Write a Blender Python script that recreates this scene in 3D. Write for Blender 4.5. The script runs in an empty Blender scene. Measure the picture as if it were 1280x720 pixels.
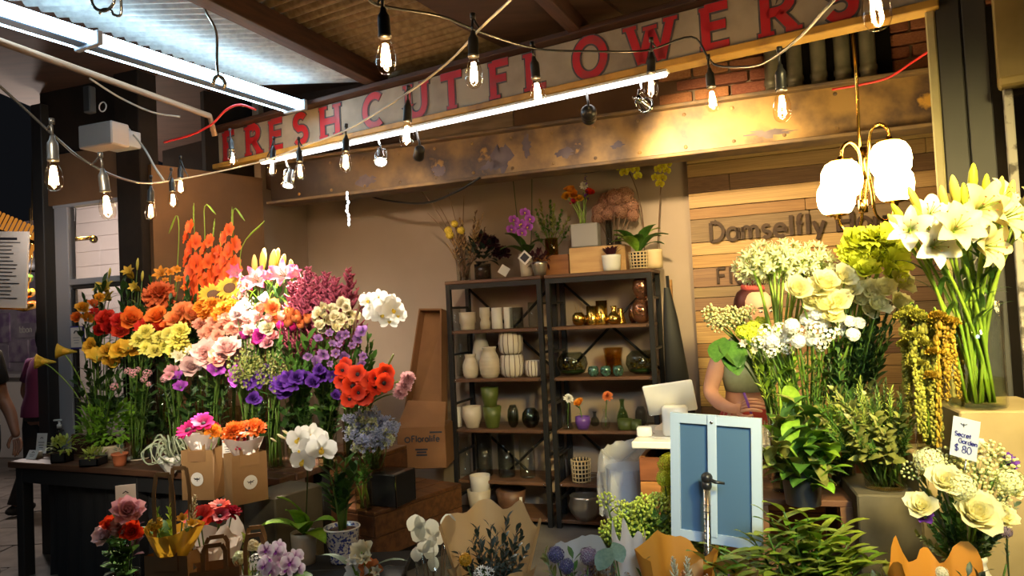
import bpy, math, random
from mathutils import Vector, Matrix, Euler
pi = math.pi
scene = bpy.context.scene
COL = scene.collection
V = Vector
# --- camera, world, exposure
FPX = 900.0
EYE = V((0, 0, 1.55))
PITCH, ROLL = math.radians(1.9), math.radians(2.8)
cam_data = bpy.data.cameras.new('camera')
cam_data.sensor_width = 36.0
cam_data.lens = FPX / 1280 * 36
cam_data.clip_start = .05
cam = bpy.data.objects.new('camera', cam_data)
COL.objects.link(cam)
CAM = Matrix.Translation(EYE) @ Matrix.Rotation(pi / 2 + PITCH, 4, 'X') @ Matrix.Rotation(-ROLL, 4, 'Z')
cam.matrix_world = CAM
scene.camera = cam
world = bpy.data.worlds.new('night'); scene.world = world
world.use_nodes = True
world.node_tree.nodes['Background'].inputs[0].default_value = (.75, .8, 1, 1)
world.node_tree.nodes['Background'].inputs[1].default_value = .006
vs = scene.view_settings
vs.view_transform = 'Standard'; vs.look = 'None'; vs.gamma = 1.0; vs.exposure = 0.0
vs.use_curve_mapping = False
def area_light(name, loc, target, sx, sy, power, col):
 l = bpy.data.lights.new(name, 'AREA'); l.shape = 'RECTANGLE'; l.size = sx; l.size_y = sy
 l.energy = power; l.color = col
 o = bpy.data.objects.new(name, l); COL.objects.link(o)
 o.location = loc
 o.rotation_euler = (V(target) - V(loc)).to_track_quat('-Z', 'Y').to_euler()
 return o
# unseen fill lights added behind the viewer, standing in for hall lamps
area_light('hall_fill_light', (-1.0, .1, 3.0), (-1.5, 3.9, 1.5), .5, .4, 13, (1, .85, .62)).data.spread = .5
area_light('hall_fill_light', (.6, -.4, 2.7), (.78, 2.4, 1.15), 1.0, .4, 6.5, (.66, .85, 1)).data.spread = .8
area_light('hall_fill_light', (1.4, -.2, 2.95), (1.36, 2.7, 1.4), .4, .4, 30, (1, .78, .30)).data.spread = .75
# --- placement helpers
R = random.Random(11)
def at(px, py, d):
 return CAM @ V(((px - 640) / FPX * d, (360 - py) / FPX * d, -d))
def ray(px, py):
 return (at(px, py, 1) - EYE)
def atz(px, py, z):
 r = ray(px, py); return EYE + r * ((z - EYE.z) / r.z)
def atp(px, py, pl):
 p, n = pl; r = ray(px, py); return EYE + r * ((p - EYE).dot(n) / r.dot(n))
INV = CAM.inverted()
def project(p):
 q = INV @ V(p); return (640 - q.x / q.z * FPX, 360 + q.y / q.z * FPX)
TH = math.radians(20)
U = V((math.cos(TH), -math.sin(TH), 0)); N = V((math.sin(TH), math.cos(TH), 0)); Z = V((0, 0, 1))
def plane(y0): return (V((0, y0, 0)), N)
P_BACK, P_PLANK, P_BEAM, P_BRICK, P_SHELF = plane(5.75), plane(5.68), plane(4.69), plane(4.86), plane(5.27)
TS = math.radians(31)
SU = V((math.cos(TS), -math.sin(TS), 0)); SN = V((math.sin(TS), math.cos(TS), 0))
P_SIGN = (V((0, 4.065, 0)), SN)
def frame(o, u=U, n=N, z=Z):
 return Matrix(((u.x, n.x, z.x, o.x), (u.y, n.y, z.y, o.y), (u.z, n.z, z.z, o.z), (0, 0, 0, 1)))
def rotz(a): return Matrix.Rotation(a, 4, 'Z')
def T(x, y=0, z=0): return Matrix.Translation(V(x) if not isinstance(x, (int, float)) else V((x, y, z)))
def aim(p, d, roll=0.0):
 d = V(d).normalized()
 return Matrix.Translation(p) @ d.to_track_quat('Z', 'Y').to_matrix().to_4x4() @ rotz(roll)
def S(k): return Matrix.Scale(k, 4) if isinstance(k, (int, float)) else Matrix.Diagonal((*k, 1))
# --- materials
MATS = {}
def mat(name, col, rough=.55, metal=0., col2=None, scale=6., stretch=(1, 1, 1), detail=6., lo=.35, hi=.65, tip=None, rnd=0., trans=0., bump=0., emit=0., coat=0., spec=.5, glow=None, third=None):
 """Principled material; col2: noise-mixed second colour; tip: colour towards a petal's tip; rnd: spread of value between objects; trans: translucent share."""
 m = bpy.data.materials.new(name); m.use_nodes = True
 nt = m.node_tree; n = nt.nodes; L = nt.links
 b = n['Principled BSDF']; out = n['Material Output']
 b.inputs['Roughness'].default_value = rough; b.inputs['Metallic'].default_value = metal
 b.inputs['Coat Weight'].default_value = coat
 b.inputs['Specular IOR Level'].default_value = spec
 c4 = lambda c: (*c, 1)
 sock = None
 b.inputs['Base Color'].default_value = c4(col)
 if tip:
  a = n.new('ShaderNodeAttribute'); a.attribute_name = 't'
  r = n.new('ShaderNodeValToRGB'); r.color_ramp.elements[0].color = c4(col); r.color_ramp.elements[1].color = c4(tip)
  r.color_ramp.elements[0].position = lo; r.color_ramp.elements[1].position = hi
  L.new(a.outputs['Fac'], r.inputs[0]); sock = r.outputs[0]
 if col2 or bump:
  tc = n.new('ShaderNodeTexCoord'); mp = n.new('ShaderNodeMapping'); mp.inputs['Scale'].default_value = stretch
  oi = n.new('ShaderNodeObjectInfo')
  sc = n.new('ShaderNodeVectorMath'); sc.operation = 'SCALE'; sc.inputs[0].default_value = (7.3, 3.1, 5.7)
  ad = n.new('ShaderNodeVectorMath'); ad.operation = 'ADD'
  L.new(oi.outputs['Random'], sc.inputs['Scale']); L.new(tc.outputs['Object'], mp.inputs['Vector'])
  L.new(mp.outputs[0], ad.inputs[0]); L.new(sc.outputs[0], ad.inputs[1])
  nz = n.new('ShaderNodeTexNoise'); nz.inputs['Scale'].default_value = scale; nz.inputs['Detail'].default_value = detail
  L.new(ad.outputs[0], nz.inputs['Vector'])
  if col2:
   r = n.new('ShaderNodeValToRGB'); e = r.color_ramp.elements
   e[0].position = lo; e[1].position = hi; e[0].color = c4(col); e[1].color = c4(col2)
   if third:
    q = e.new(third[0]); q.color = c4(third[1])
   L.new(nz.outputs[0], r.inputs[0]); sock = r.outputs[0]
  if bump:
   bp = n.new('ShaderNodeBump'); bp.inputs['Strength'].default_value = bump; bp.inputs['Distance'].default_value = .01
   L.new(nz.outputs[0], bp.inputs['Height']); L.new(bp.outputs[0], b.inputs['Normal'])
 if rnd:
  oi = n.new('ShaderNodeObjectInfo'); mr = n.new('ShaderNodeMapRange')
  mr.inputs['To Min'].default_value = 1 - rnd; mr.inputs['To Max'].default_value = 1 + rnd
  hs = n.new('ShaderNodeHueSaturation')
  L.new(oi.outputs['Random'], mr.inputs['Value']); L.new(mr.outputs[0], hs.inputs['Value'])
  m2 = n.new('ShaderNodeMapRange'); m2.inputs['To Min'].default_value = .5 - rnd * .04; m2.inputs['To Max'].default_value = .5 + rnd * .04
  L.new(oi.outputs['Random'], m2.inputs['Value']); L.new(m2.outputs[0], hs.inputs['Hue'])
  if sock: L.new(sock, hs.inputs['Color'])
  else: hs.inputs['Color'].default_value = c4(col)
  sock = hs.outputs[0]
 if sock: L.new(sock, b.inputs['Base Color'])
 if emit:
  b.inputs['Emission Color'].default_value = c4(glow or col); b.inputs['Emission Strength'].default_value = emit
 if trans:
  t = n.new('ShaderNodeBsdfTranslucent'); mx = n.new('ShaderNodeMixShader'); mx.inputs[0].default_value = trans
  if sock: L.new(sock, t.inputs[0])
  else: t.inputs[0].default_value = c4(col)
  L.new(b.outputs[0], mx.inputs[1]); L.new(t.outputs[0], mx.inputs[2]); L.new(mx.outputs[0], out.inputs[0])
 MATS[name] = m
 return m
def glass(name, tint=(.95, .97, .96), rough=.02, refl=.9, add=.03):
 """thin clear glass: transparent with a fresnel reflection"""
 m = bpy.data.materials.new(name); m.use_nodes = True
 nt = m.node_tree; n = nt.nodes; L = nt.links; n.remove(n['Principled BSDF'])
 t = n.new('ShaderNodeBsdfTransparent'); t.inputs[0].default_value = (*tint, 1)
 g = n.new('ShaderNodeBsdfGlossy'); g.inputs['Roughness'].default_value = rough
 w = n.new('ShaderNodeLayerWeight'); f = n.new('ShaderNodeMath'); f.operation = 'POWER'; f.inputs[1].default_value = 4.0
 w.inputs['Blend'].default_value = .5; L.new(w.outputs['Facing'], f.inputs[0])
 ma = n.new('ShaderNodeMath'); ma.operation = 'MULTIPLY_ADD'; ma.inputs[1].default_value = refl; ma.inputs[2].default_value = add
 mx = n.new('ShaderNodeMixShader')
 L.new(f.outputs[0], ma.inputs[0]); L.new(ma.outputs[0], mx.inputs[0]); L.new(t.outputs[0], mx.inputs[1]); L.new(g.outputs[0], mx.inputs[2])
 L.new(mx.outputs[0], n['Material Output'].inputs[0])
 MATS[name] = m
 return m
def emitter(name, col, strength):
 m = bpy.data.materials.new(name); m.use_nodes = True
 n = m.node_tree.nodes; n.remove(n['Principled BSDF']); e = n.new('ShaderNodeEmission')
 e.inputs[0].default_value = (*col, 1); e.inputs[1].default_value = strength
 m.node_tree.links.new(e.outputs[0], n['Material Output'].inputs[0]); MATS[name] = m
 return m
# --- mesh builder
class MB:
 def __init__(s): s.v = []; s.f = []; s.t = []; s.m = []
 def add(s, vs, fs, t=0., m=0):
  o = len(s.v); s.v += [tuple(v) for v in vs]
  s.t += t if isinstance(t, list) else [t] * len(vs)
  s.f += [tuple(i + o for i in f) for f in fs]; s.m += [m] * len(fs)
  return s
 def box(s, c, size, M=None, m=0, bev=0., t=0.):
  x, y, z = (k / 2 for k in size); c = V(c)
  if not bev:
   vs = [V((a * x, b * y, d * z)) for a in (-1, 1) for b in (-1, 1) for d in (-1, 1)]
   fs = [(0, 1, 3, 2), (4, 6, 7, 5), (0, 4, 5, 1), (2, 3, 7, 6), (0, 2, 6, 4), (1, 5, 7, 3)]
  else:   # chamfered box: 24 vertices
   bm = __import__('bmesh').new(); bx = __import__('bmesh')
   bx.ops.create_cube(bm, size=1); bx.ops.scale(bm, vec=(2 * x, 2 * y, 2 * z), verts=bm.verts)
   bx.ops.bevel(bm, geom=bm.edges[:], offset=min(bev, x * .9, y * .9, z * .9), segments=1, affect='EDGES')
   vs = [v.co.copy() for v in bm.verts]; fs = [tuple(v.index for v in f.verts) for f in bm.faces]; bm.free()
  vs = [(M @ (v + c)) if M else v + c for v in vs]
  return s.add(vs, fs, t, m)
 def tube(s, pts, r, n=6, m=0, t=None, cap=True, closed=False):
  pts = [V(p) for p in pts]; k = len(pts)
  rr = r if isinstance(r, (list, tuple)) else [r] * k
  tt = t if isinstance(t, list) else [t if t is not None else i / max(k - 1, 1) for i in range(k)]
  vs = []; ts = []; ref = None
  for i, p in enumerate(pts):
   if closed: d = pts[(i + 1) % k] - pts[i - 1]
   else: d = pts[min(i + 1, k - 1)] - pts[max(i - 1, 0)]
   if d.length < 1e-9: d = V((0, 0, 1))
   d.normalize()
   if ref is None: ref = d.orthogonal().normalized()
   a = ref - d * ref.dot(d)
   if a.length < 1e-6: a = d.orthogonal()
   a.normalize(); ref = a; b = d.cross(a)
   for j in range(n):
    q = 2 * pi * j / n
    vs.append(p + (a * math.cos(q) + b * math.sin(q)) * rr[i]); ts.append(tt[i])
  fs = []
  for i in range(k if closed else k - 1):
   i2 = (i + 1) % k
   for j in range(n):
    j2 = (j + 1) % n; fs.append((i * n + j, i * n + j2, i2 * n + j2, i2 * n + j))
  if cap and not closed: fs += [tuple(range(n - 1, -1, -1)), tuple(range((k - 1) * n, k * n))]
  return s.add(vs, fs, ts, m)
 def lathe(s, prof, n=20, M=None, m=0, t=None, close=False, fn=None):
  """prof: (radius, height); fn(angle, i) scales the radius"""
  vs = []; ts = []; k = len(prof)
  for i, (r, z) in enumerate(prof):
   for j in range(n):
    q = 2 * pi * j / n; rr = r * (fn(q, i) if fn else 1)
    v = V((rr * math.cos(q), rr * math.sin(q), z)); vs.append(M @ v if M else v); ts.append(i / (k - 1) if t is None else t)
  fs = [(i * n + j, i * n + (j + 1) % n, (i + 1) * n + (j + 1) % n, (i + 1) * n + j) for i in range(k - 1) for j in range(n)]
  if prof[0][0] > 1e-5 and close: fs.append(tuple(range(n - 1, -1, -1)))
  return s.add(vs, fs, ts, m)
 def ball(s, c, r, n=8, k=5, m=0, t=0., M=None):
  r = V((r, r, r)) if isinstance(r, (int, float)) else V(r); c = V(c)
  prof = [(math.sin(pi * i / k), -math.cos(pi * i / k)) for i in range(k + 1)]
  vs = [V((0, 0, -1))] + [V((a * math.cos(2 * pi * j / n), a * math.sin(2 * pi * j / n), z)) for a, z in prof[1:-1] for j in range(n)] + [V((0, 0, 1))]
  fs = [(0, 1 + (j + 1) % n, 1 + j) for j in range(n)]
  for i in range(k - 2):
   for j in range(n): fs.append((1 + i * n + j, 1 + i * n + (j + 1) % n, 1 + (i + 1) * n + (j + 1) % n, 1 + (i + 1) * n + j))
  e = len(vs) - 1; o = 1 + (k - 2) * n
  fs += [(e, o + j, o + (j + 1) % n) for j in range(n)]
  vs = [V((v.x * r.x, v.y * r.y, v.z * r.z)) + c for v in vs]
  return s.add([M @ v for v in vs] if M else vs, fs, t, m)
 def petal(s, M, L, W, bend=(0, 0), cup=0., nu=4, nv=2, sh=(.5, .0, .1), wave=0., m=0, t0=0., t1=1., fold=0., th=0.):
  """blade along +Y, normal +Z.  bend: pitch keypoints (degrees); sh: (peak place, base width, tip width)"""
  pk, bw, tw = sh; p = V((0, 0, 0)); vs = []; ts = []
  for i in range(nu + 1):
   u = i / nu
   x = u * (len(bend) - 1); k = min(int(x), len(bend) - 2); a = math.radians(bend[k] + (bend[k + 1] - bend[k]) * (x - k))
   if u <= pk: w = bw + (1 - bw) * math.sin(pi / 2 * u / pk)
   else: w = tw + (1 - tw) * math.cos(pi / 2 * (u - pk) / (1 - pk)) ** .8
   w *= W / 2
   d = V((0, math.cos(a), math.sin(a))); nn = V((0, -math.sin(a), math.cos(a)))
   for j in range(nv + 1):
    q = 2 * j / nv - 1
    off = cup * w * q * q + fold * w * abs(q) + wave * W * math.sin(3.1 * q + 5 * u) * u
    vs.append(M @ (p + V((w * q, 0, 0)) + nn * off)); ts.append(t0 + (t1 - t0) * u)
   p = p + d * (L / nu)
  fs = [(i * (nv + 1) + j, i * (nv + 1) + j + 1, (i + 1) * (nv + 1) + j + 1, (i + 1) * (nv + 1) + j) for i in range(nu) for j in range(nv)]
  return s.add(vs, fs, ts, m)
 def ribbon(s, pts, w, th=.004, m=0, M=None, closed=False):
  """a stroke in the XZ plane, front face towards -Y"""
  pts = [V((p[0], p[1])) for p in pts]; k = len(pts); L = []; Rr = []
  for i in range(k):
   a = (pts[i] - pts[i - 1]) if (i > 0 or closed) else (pts[1] - pts[0])
   b = (pts[(i + 1) % k] - pts[i]) if (i < k - 1 or closed) else (pts[-1] - pts[-2])
   a = a.normalized(); b = b.normalized(); d = a + b
   if d.length < 1e-4: d = a
   d.normalize(); nn = V((-d.y, d.x)); f = 1 / max(.5, nn.dot(V((-a.y, a.x))))
   L.append(pts[i] + nn * w / 2 * f); Rr.append(pts[i] - nn * w / 2 * f)
  vs = []
  for i in range(k):
   vs += [V((L[i].x, -th, L[i].y)), V((Rr[i].x, -th, Rr[i].y)), V((L[i].x, 0, L[i].y)), V((Rr[i].x, 0, Rr[i].y))]
  fs = []
  for i in range(k if closed else k - 1):
   a = i * 4; b = ((i + 1) % k) * 4
   fs += [(a, a + 1, b + 1, b), (a + 2, b + 2, b + 3, a + 3), (a, b, b + 2, a + 2), (a + 1, a + 3, b + 3, b + 1)]
  if not closed: fs += [(0, 2, 3, 1), (4 * k - 4, 4 * k - 3, 4 * k - 1, 4 * k - 2)]
  return s.add([M @ v for v in vs] if M else vs, fs, 0., m)
 def mesh(s, name, mats, smooth=True):
  me = bpy.data.meshes.new(name); me.from_pydata(s.v, [], s.f)
  for mm in (mats if isinstance(mats, (list, tuple)) else [mats]): me.materials.append(MATS[mm] if isinstance(mm, str) else mm)
  if s.m and max(s.m) > 0: me.polygons.foreach_set('material_index', s.m)
  if any(s.t):
   a = me.attributes.new('t', 'FLOAT', 'POINT'); a.data.foreach_set('value', s.t)
  me.polygons.foreach_set('use_smooth', [smooth] * len(me.polygons))
  me.update()
  return me
 def build(s, name, mats, parent=None, M=None, smooth=True, label=None):
  return link(name, s.mesh(name, mats, smooth), parent, M, label)
def link(name, me, parent=None, M=None, label=None, mats=None):
 o = bpy.data.objects.new(name, me); COL.objects.link(o)
 if parent: o.parent = parent
 if M is not None: o.matrix_basis = M
 if label: o['label'] = label
 if mats:
  for i, mm in enumerate(mats if isinstance(mats, (list, tuple)) else [mats]):
   if i < len(o.material_slots):
    o.material_slots[i].link = 'OBJECT'; o.material_slots[i].material = MATS[mm] if isinstance(mm, str) else mm
 return o
def thing(name, label, cat, M=None, group=None):
 o = bpy.data.objects.new(name, None); COL.objects.link(o); o.empty_display_size = .05
 if M is not None: o.matrix_basis = M if isinstance(M, Matrix) else T(M)
 return tag(o, label, cat, group)
def tag(o, label, cat, group=None, kind=None):
 if label: o['label'] = label
 if cat: o['category'] = cat
 if group: o['group'] = group
 if kind: o['kind'] = kind
 return o
def struct(o, label=None):
 o['kind'] = 'structure'
 if label: o['label'] = label
 return o
ORD = 'first second third fourth fifth sixth seventh eighth ninth tenth eleventh twelfth thirteenth fourteenth fifteenth sixteenth seventeenth eighteenth nineteenth twentieth'.split()
def ordinal(i):
 n = i + 1
 if n <= 20: return ORD[i]
 t = 'twent thirt fort fift sixt sevent eight ninet'.split()[n // 10 - 2]
 return t + 'ieth' if n % 10 == 0 else t + 'y-' + ORD[n % 10 - 1]
ORDER = {}
def ordered(o, label, key, p):
 """label holds {n}: filled in at the end with the thing's place in its row, counted from the left"""
 ORDER.setdefault(key, []).append((project(p)[0], o, label))
def fill_labels():
 for rows in ORDER.values():
  rows.sort(key=lambda r: r[0])
  for i, (_x, o, l) in enumerate(rows): o['label'] = l.replace('{n}', ordinal(i))
def curve(pts, n=12):
 """Catmull-Rom through the points"""
 pts = [V(p) for p in pts]
 if len(pts) == 2: return [pts[0].lerp(pts[1], i / n) for i in range(n + 1)]
 q = [2 * pts[0] - pts[1]] + pts + [2 * pts[-1] - pts[-2]]; out = []
 k = max(2, n // (len(pts) - 1))
 for i in range(1, len(q) - 2):
  for j in range(k):
   t = j / k; a, b, c, d = q[i - 1:i + 3]
   out.append(.5 * (2 * b + (c - a) * t + (2 * a - 5 * b + 4 * c - d) * t * t + (3 * b - a - 3 * c + d) * t ** 3))
 return out + [pts[-1]]
def bend_over(a, b, n=7, up=.5):
 """a stem from a that rises and leans over to b"""
 a, b = V(a), V(b); k = .3 if up < 1.4 else .02; c = V((a.x + (b.x - a.x) * k, a.y + (b.y - a.y) * k, a.z + (b.z - a.z) * (.5 + .15 * up)))
 return [a * (1 - t) ** 2 + c * 2 * t * (1 - t) + b * t * t for t in [i / n for i in range(n + 1)]]
# --- stroke letters (drawn, no font file)
def arc(cx, cy, rx, ry, a0, a1, n=12):
 return [(cx + rx * math.cos(math.radians(a0 + (a1 - a0) * i / n)), cy + ry * math.sin(math.radians(a0 + (a1 - a0) * i / n))) for i in range(n + 1)]
GLYPH = {
 'D': (.78, [[(.08, 0), (.08, 1)], [(.08, 1), (.3, 1)] + arc(.3, .5, .42, .5, 90, -90) + [(.08, 0)]]),
 'a': (.66, [arc(.32, .32, .27, .32, 0, 360, 20), [(.59, .64), (.59, 0)]]),
 'm': (.92, [[(.08, 0), (.08, .64)], [(.08, .36)] + arc(.27, .42, .18, .22, 180, 0) + [(.45, 0)], [(.45, .36)] + arc(.64, .42, .18, .22, 180, 0) + [(.82, 0)]]),
 's': (.5, [arc(.25, .48, .17, .16, 40, 200, 8) + arc(.25, .16, .18, .16, 110, -150, 10)]),
 'e': (.66, [[(.06, .34), (.6, .34)] + arc(.33, .32, .27, .32, 0, 310, 18)]),
 'l': (.24, [[(.12, 0), (.12, 1.05)]]),
 'f': (.36, [[(.14, 0), (.14, .8)] + arc(.29, .84, .15, .2, 180, 80, 6), [(.02, .62), (.32, .62)]]),
 'y': (.58, [[(.04, .64), (.3, .02)], [(.55, .64), (.2, -.3)]]),
 'H': (.82, [[(.08, 0), (.08, 1)], [(.72, 0), (.72, 1)], [(.08, .52), (.72, .52)]]),
 'o': (.68, [arc(.34, .32, .28, .32, 0, 360, 20)]),
 'u': (.62, [[(.08, .64), (.08, .24)] + arc(.3, .24, .22, .24, 180, 360) + [(.52, .64)], [(.52, .64), (.52, 0)]]),
 'F': (.62, [[(.08, 0), (.08, 1)], [(.08, 1), (.58, 1)], [(.08, .54), (.5, .54)]]),
 'r': (.4, [[(.08, 0), (.08, .64)], [(.08, .36)] + arc(.26, .42, .18, .22, 180, 60, 6)]),
 'E': (.64, [[(.08, 0), (.08, 1)], [(.08, 1), (.6, 1)], [(.08, .53), (.54, .53)], [(.08, 0), (.6, 0)]]),
 'v': (.56, [[(.04, .64), (.28, 0)], [(.52, .64), (.28, 0)]]),
 'n': (.62, [[(.08, 0), (.08, .64)], [(.08, .36)] + arc(.3, .4, .22, .24, 180, 0) + [(.52, 0)]]),
 't': (.4, [[(.18, 0), (.18, .9)], [(.02, .62), (.36, .62)]]),
 'S': (.62, [arc(.31, .74, .23, .24, 30, 210, 9) + arc(.31, .26, .25, .26, 110, -150, 12)]),
 'c': (.58, [arc(.33, .32, .27, .32, 45, 315, 14)]),
 'G': (.84, [arc(.45, .5, .38, .5, 45, 360, 18) + [(.5, .48)]]),
 'd': (.66, [arc(.32, .32, .27, .32, 0, 360, 20), [(.59, 1), (.59, 0)]]),
 '$': (.62, [arc(.31, .74, .23, .22, 30, 210, 9) + arc(.31, .27, .25, .24, 110, -150, 12), [(.31, 1.1), (.31, -.1)]]),
 '8': (.62, [arc(.31, .75, .22, .24, 0, 360, 14), arc(.31, .25, .26, .25, 0, 360, 14)]),
 '0': (.66, [arc(.33, .5, .27, .5, 0, 360, 18)]),
 'b': (.66, [arc(.34, .32, .27, .32, 0, 360, 20), [(.07, 1), (.07, 0)]]),
 'i': (.24, [[(.12, 0), (.12, .64)], [(.12, .82), (.12, .9)]]),
 'C': (.8, [arc(.45, .5, .38, .5, 50, 310, 16)]),
 'R': (.8, [[(.12, 0), (.12, 1)], [(.12, 1), (.4, 1)] + arc(.4, .75, .25, .25, 90, -90, 8) + [(.12, .5)], [(.38, .5), (.7, 0)]]),
 'U': (.84, [[(.12, 1), (.12, .38)] + arc(.42, .38, .3, .38, 180, 360, 12) + [(.72, 1)]]),
 'T': (.76, [[(.02, 1), (.74, 1)], [(.38, 1), (.38, 0)]]),
 'L': (.66, [[(.12, 1), (.12, 0)], [(.12, 0), (.6, 0)]]),
 'O': (.88, [arc(.44, .5, .38, .5, 0, 360, 24)]),
 'W': (1.14, [[(.06, 1), (.32, 0)], [(.32, 0), (.57, .85)], [(.57, .85), (.82, 0)], [(.82, 0), (1.08, 1)]]),
 ' ': (.35, []),
}
def letter(ch, M, h, w, parent=None, mats='wood_letter', th=.012, name='letter', wx=1.0, shift=0.):
 mb = MB()
 for st in GLYPH[ch][1]: mb.ribbon([(x * h * wx, y * h) for x, y in st], w, th, M=T(0, -shift, 0))
 return mb.build(name, mats, parent, M, smooth=False)
def write(text, M, h, w, parent, mats, th=.002, gap=.12, name='letter'):
 x = 0
 for ch in text:
  if ch != ' ': letter(ch, M @ T(x * h, 0, 0), h, w, parent, mats, th, name)
  x += GLYPH[ch][0] + gap
 return x * h
# --- palette
mat('plaster_beige', (.37, .285, .225), .85, col2=(.32, .245, .19), scale=1.6, bump=.06)
mat('plaster_ochre', (.15, .075, .03), .85, col2=(.10, .048, .02), scale=2.2, bump=.1)
mat('dark_brown', (.018, .012, .009), .85, col2=(.011, .008, .006), scale=5, spec=.2)
mat('dark_ply', (.06, .028, .016), .75, col2=(.04, .018, .01), scale=3, stretch=(1, 6, 1))
mat('dark_void', (.006, .005, .005), .95, spec=.0)
mat('concrete', (.15, .13, .115), .8, col2=(.095, .083, .072), scale=4, bump=.25, rnd=.15)
mat('mortar', (.16, .11, .075), .95, col2=(.24, .17, .11), scale=9, bump=.5)
mat('brick', (.22, .07, .03), .85, col2=(.31, .12, .05), scale=14, bump=.5, rnd=.3)
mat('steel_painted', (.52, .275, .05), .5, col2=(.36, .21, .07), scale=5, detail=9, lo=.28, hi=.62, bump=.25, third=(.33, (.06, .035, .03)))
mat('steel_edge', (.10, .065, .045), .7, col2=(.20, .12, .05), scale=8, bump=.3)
mat('flange_ochre', (.48, .27, .05), .5, col2=(.16, .08, .03), scale=7, detail=9, lo=.5, hi=.75, bump=.2)
mat('sign_cream', (.34, .29, .22), .6, col2=(.17, .14, .11), scale=5, detail=9, lo=.4, hi=.8, bump=.12)
mat('sign_red', (.42, .012, .018), .5, col2=(.20, .05, .045), scale=9, detail=8, lo=.5, hi=.8)
mat('sign_outline', (.055, .05, .06), .6, col2=(.16, .13, .12), scale=10, lo=.45, hi=.8)
mat('corrugated', (.42, .43, .42), .6, .3, col2=(.32, .325, .32), scale=30, detail=8, lo=.38, hi=.66)
mat('corrugated_rust', (.24, .18, .11), .6, .3, col2=(.15, .105, .06), scale=30, detail=8, lo=.36, hi=.64)
mat('rafter_wood', (.065, .024, .013), .65, col2=(.03, .012, .008), scale=5, stretch=(1, 8, 8), bump=.2)
mat('galv', (.30, .27, .19), .4, .6, col2=(.17, .155, .11), scale=8)
mat('column_grey', (.052, .052, .05), .5, col2=(.04, .04, .04), scale=3)
mat('trim_olive', (.42, .37, .20), .6, col2=(.34, .29, .15), scale=6)
mat('cream_wood', (.28, .20, .065), .6, col2=(.20, .14, .045), scale=5, bump=.2)
mat('white_peel', (.42, .40, .36), .7, col2=(.10, .09, .08), scale=18, lo=.5, hi=.6)
mat('frame_grey', (.26, .27, .30), .5)
mat('shiplap', (.62, .52, .46), .7, rnd=.06)
W_ST = (1.2, 9, 9)
mat('pine_light', (.56, .36, .13), .6, col2=(.36, .21, .08), scale=3.2, stretch=W_ST, bump=.12, rnd=.12)
mat('pine_tan', (.38, .21, .07), .6, col2=(.24, .12, .035), scale=3.4, stretch=W_ST, bump=.14, rnd=.18)
mat('wood_mauve', (.25, .14, .07), .65, col2=(.15, .075, .045), scale=3.6, stretch=W_ST, bump=.14, rnd=.15)
mat('wood_grey', (.27, .18, .095), .7, col2=(.17, .11, .055), scale=3.4, stretch=W_ST, bump=.14, rnd=.12)
mat('wood_letter', (.055, .024, .010), .7, col2=(.035, .015, .007), scale=6, stretch=W_ST)
mat('shelf_wood', (.15, .07, .035), .5, col2=(.09, .04, .02), scale=3, stretch=W_ST, bump=.08, rnd=.1)
mat('table_wood', (.10, .045, .022), .45, col2=(.055, .024, .013), scale=3, stretch=W_ST, bump=.1, rnd=.15)
mat('step_wood', (.15, .06, .02), .45, col2=(.07, .026, .01), scale=3, stretch=W_ST, bump=.15, rnd=.15)
mat('counter_wood', (.34, .13, .04), .5, col2=(.20, .07, .02), scale=2.6, stretch=W_ST, bump=.1, rnd=.2)
mat('iron_black', (.016, .016, .018), .45, .3)
mat('matt_black', (.012, .012, .013), .6)
mat('plastic_black', (.015, .015, .016), .35)
mat('white_paint', (.72, .70, .66), .5); mat('box_cream', (.30, .25, .225), .6)
mat('white_gloss', (.80, .78, .73), .25)
mat('chrome', (.75, .75, .75), .12, 1.)
mat('steel_pole', (.42, .38, .32), .22, 1.)
mat('brass', (.80, .50, .12), .2, 1.)
mat('red_wire', (.55, .02, .02), .5)
mat('pipe_brown', (.22, .12, .06), .6)
mat('grey_wire', (.40, .36, .30), .5)
glass('glass_clear'); glass('glass_bulb', (1, .95, .86), .02, .8, .02); glass('glass_window', (.80, .82, .84), .02, .9, .05)
glass('glass_green', (.62, .75, .55)); glass('glass_amber', (.75, .60, .30)); glass('glass_grey', (.72, .75, .76)); glass('water', (.93, .93, .72), .03, .5, .0)
glass('glass_smoke', (.50, .55, .50), .03, .9, .06)
emitter('filament', (1, .62, .26), 300.)
emitter('tube_cool', (.55, .82, 1), 21.)
emitter('led_white', (1, .95, .90), 7.)
emitter('opal_lit', (1, .76, .32), 30.)
emitter('spot_face', (1, .95, .85), 30.)
emitter('fairy', (.85, .95, 1), 12.)
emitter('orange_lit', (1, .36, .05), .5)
mat('fixture_blue', (.06, .10, .16), .5)
# --- setting
def on(pl, px, py):
 """(u, z) of a pixel on one of the wall planes"""
 p = atp(px, py, pl); q = p - pl[0]; u = V((pl[1].y, -pl[1].x, 0))
 return q.dot(u), p.z
def uv(pl, u, z, n=0.): return pl[0] + V((pl[1].y, -pl[1].x, 0)) * u + pl[1] * n + Z * z
def wallseg(name, p0, p1, z0, z1, th, m, label=None):
 """a wall between two floor points; its front face runs p0-p1 and the thickness goes to the far side"""
 p0, p1 = V((p0[0], p0[1], 0)), V((p1[0], p1[1], 0)); d = p1 - p0; L = d.length; d.normalize(); nn = V((-d.y, d.x, 0))
 o = MB().box((L / 2, th / 2, (z0 + z1) / 2), (L, th, z1 - z0)).build(name, m, None, frame(p0, d, nn), smooth=False)
 return struct(o, label)
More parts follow.
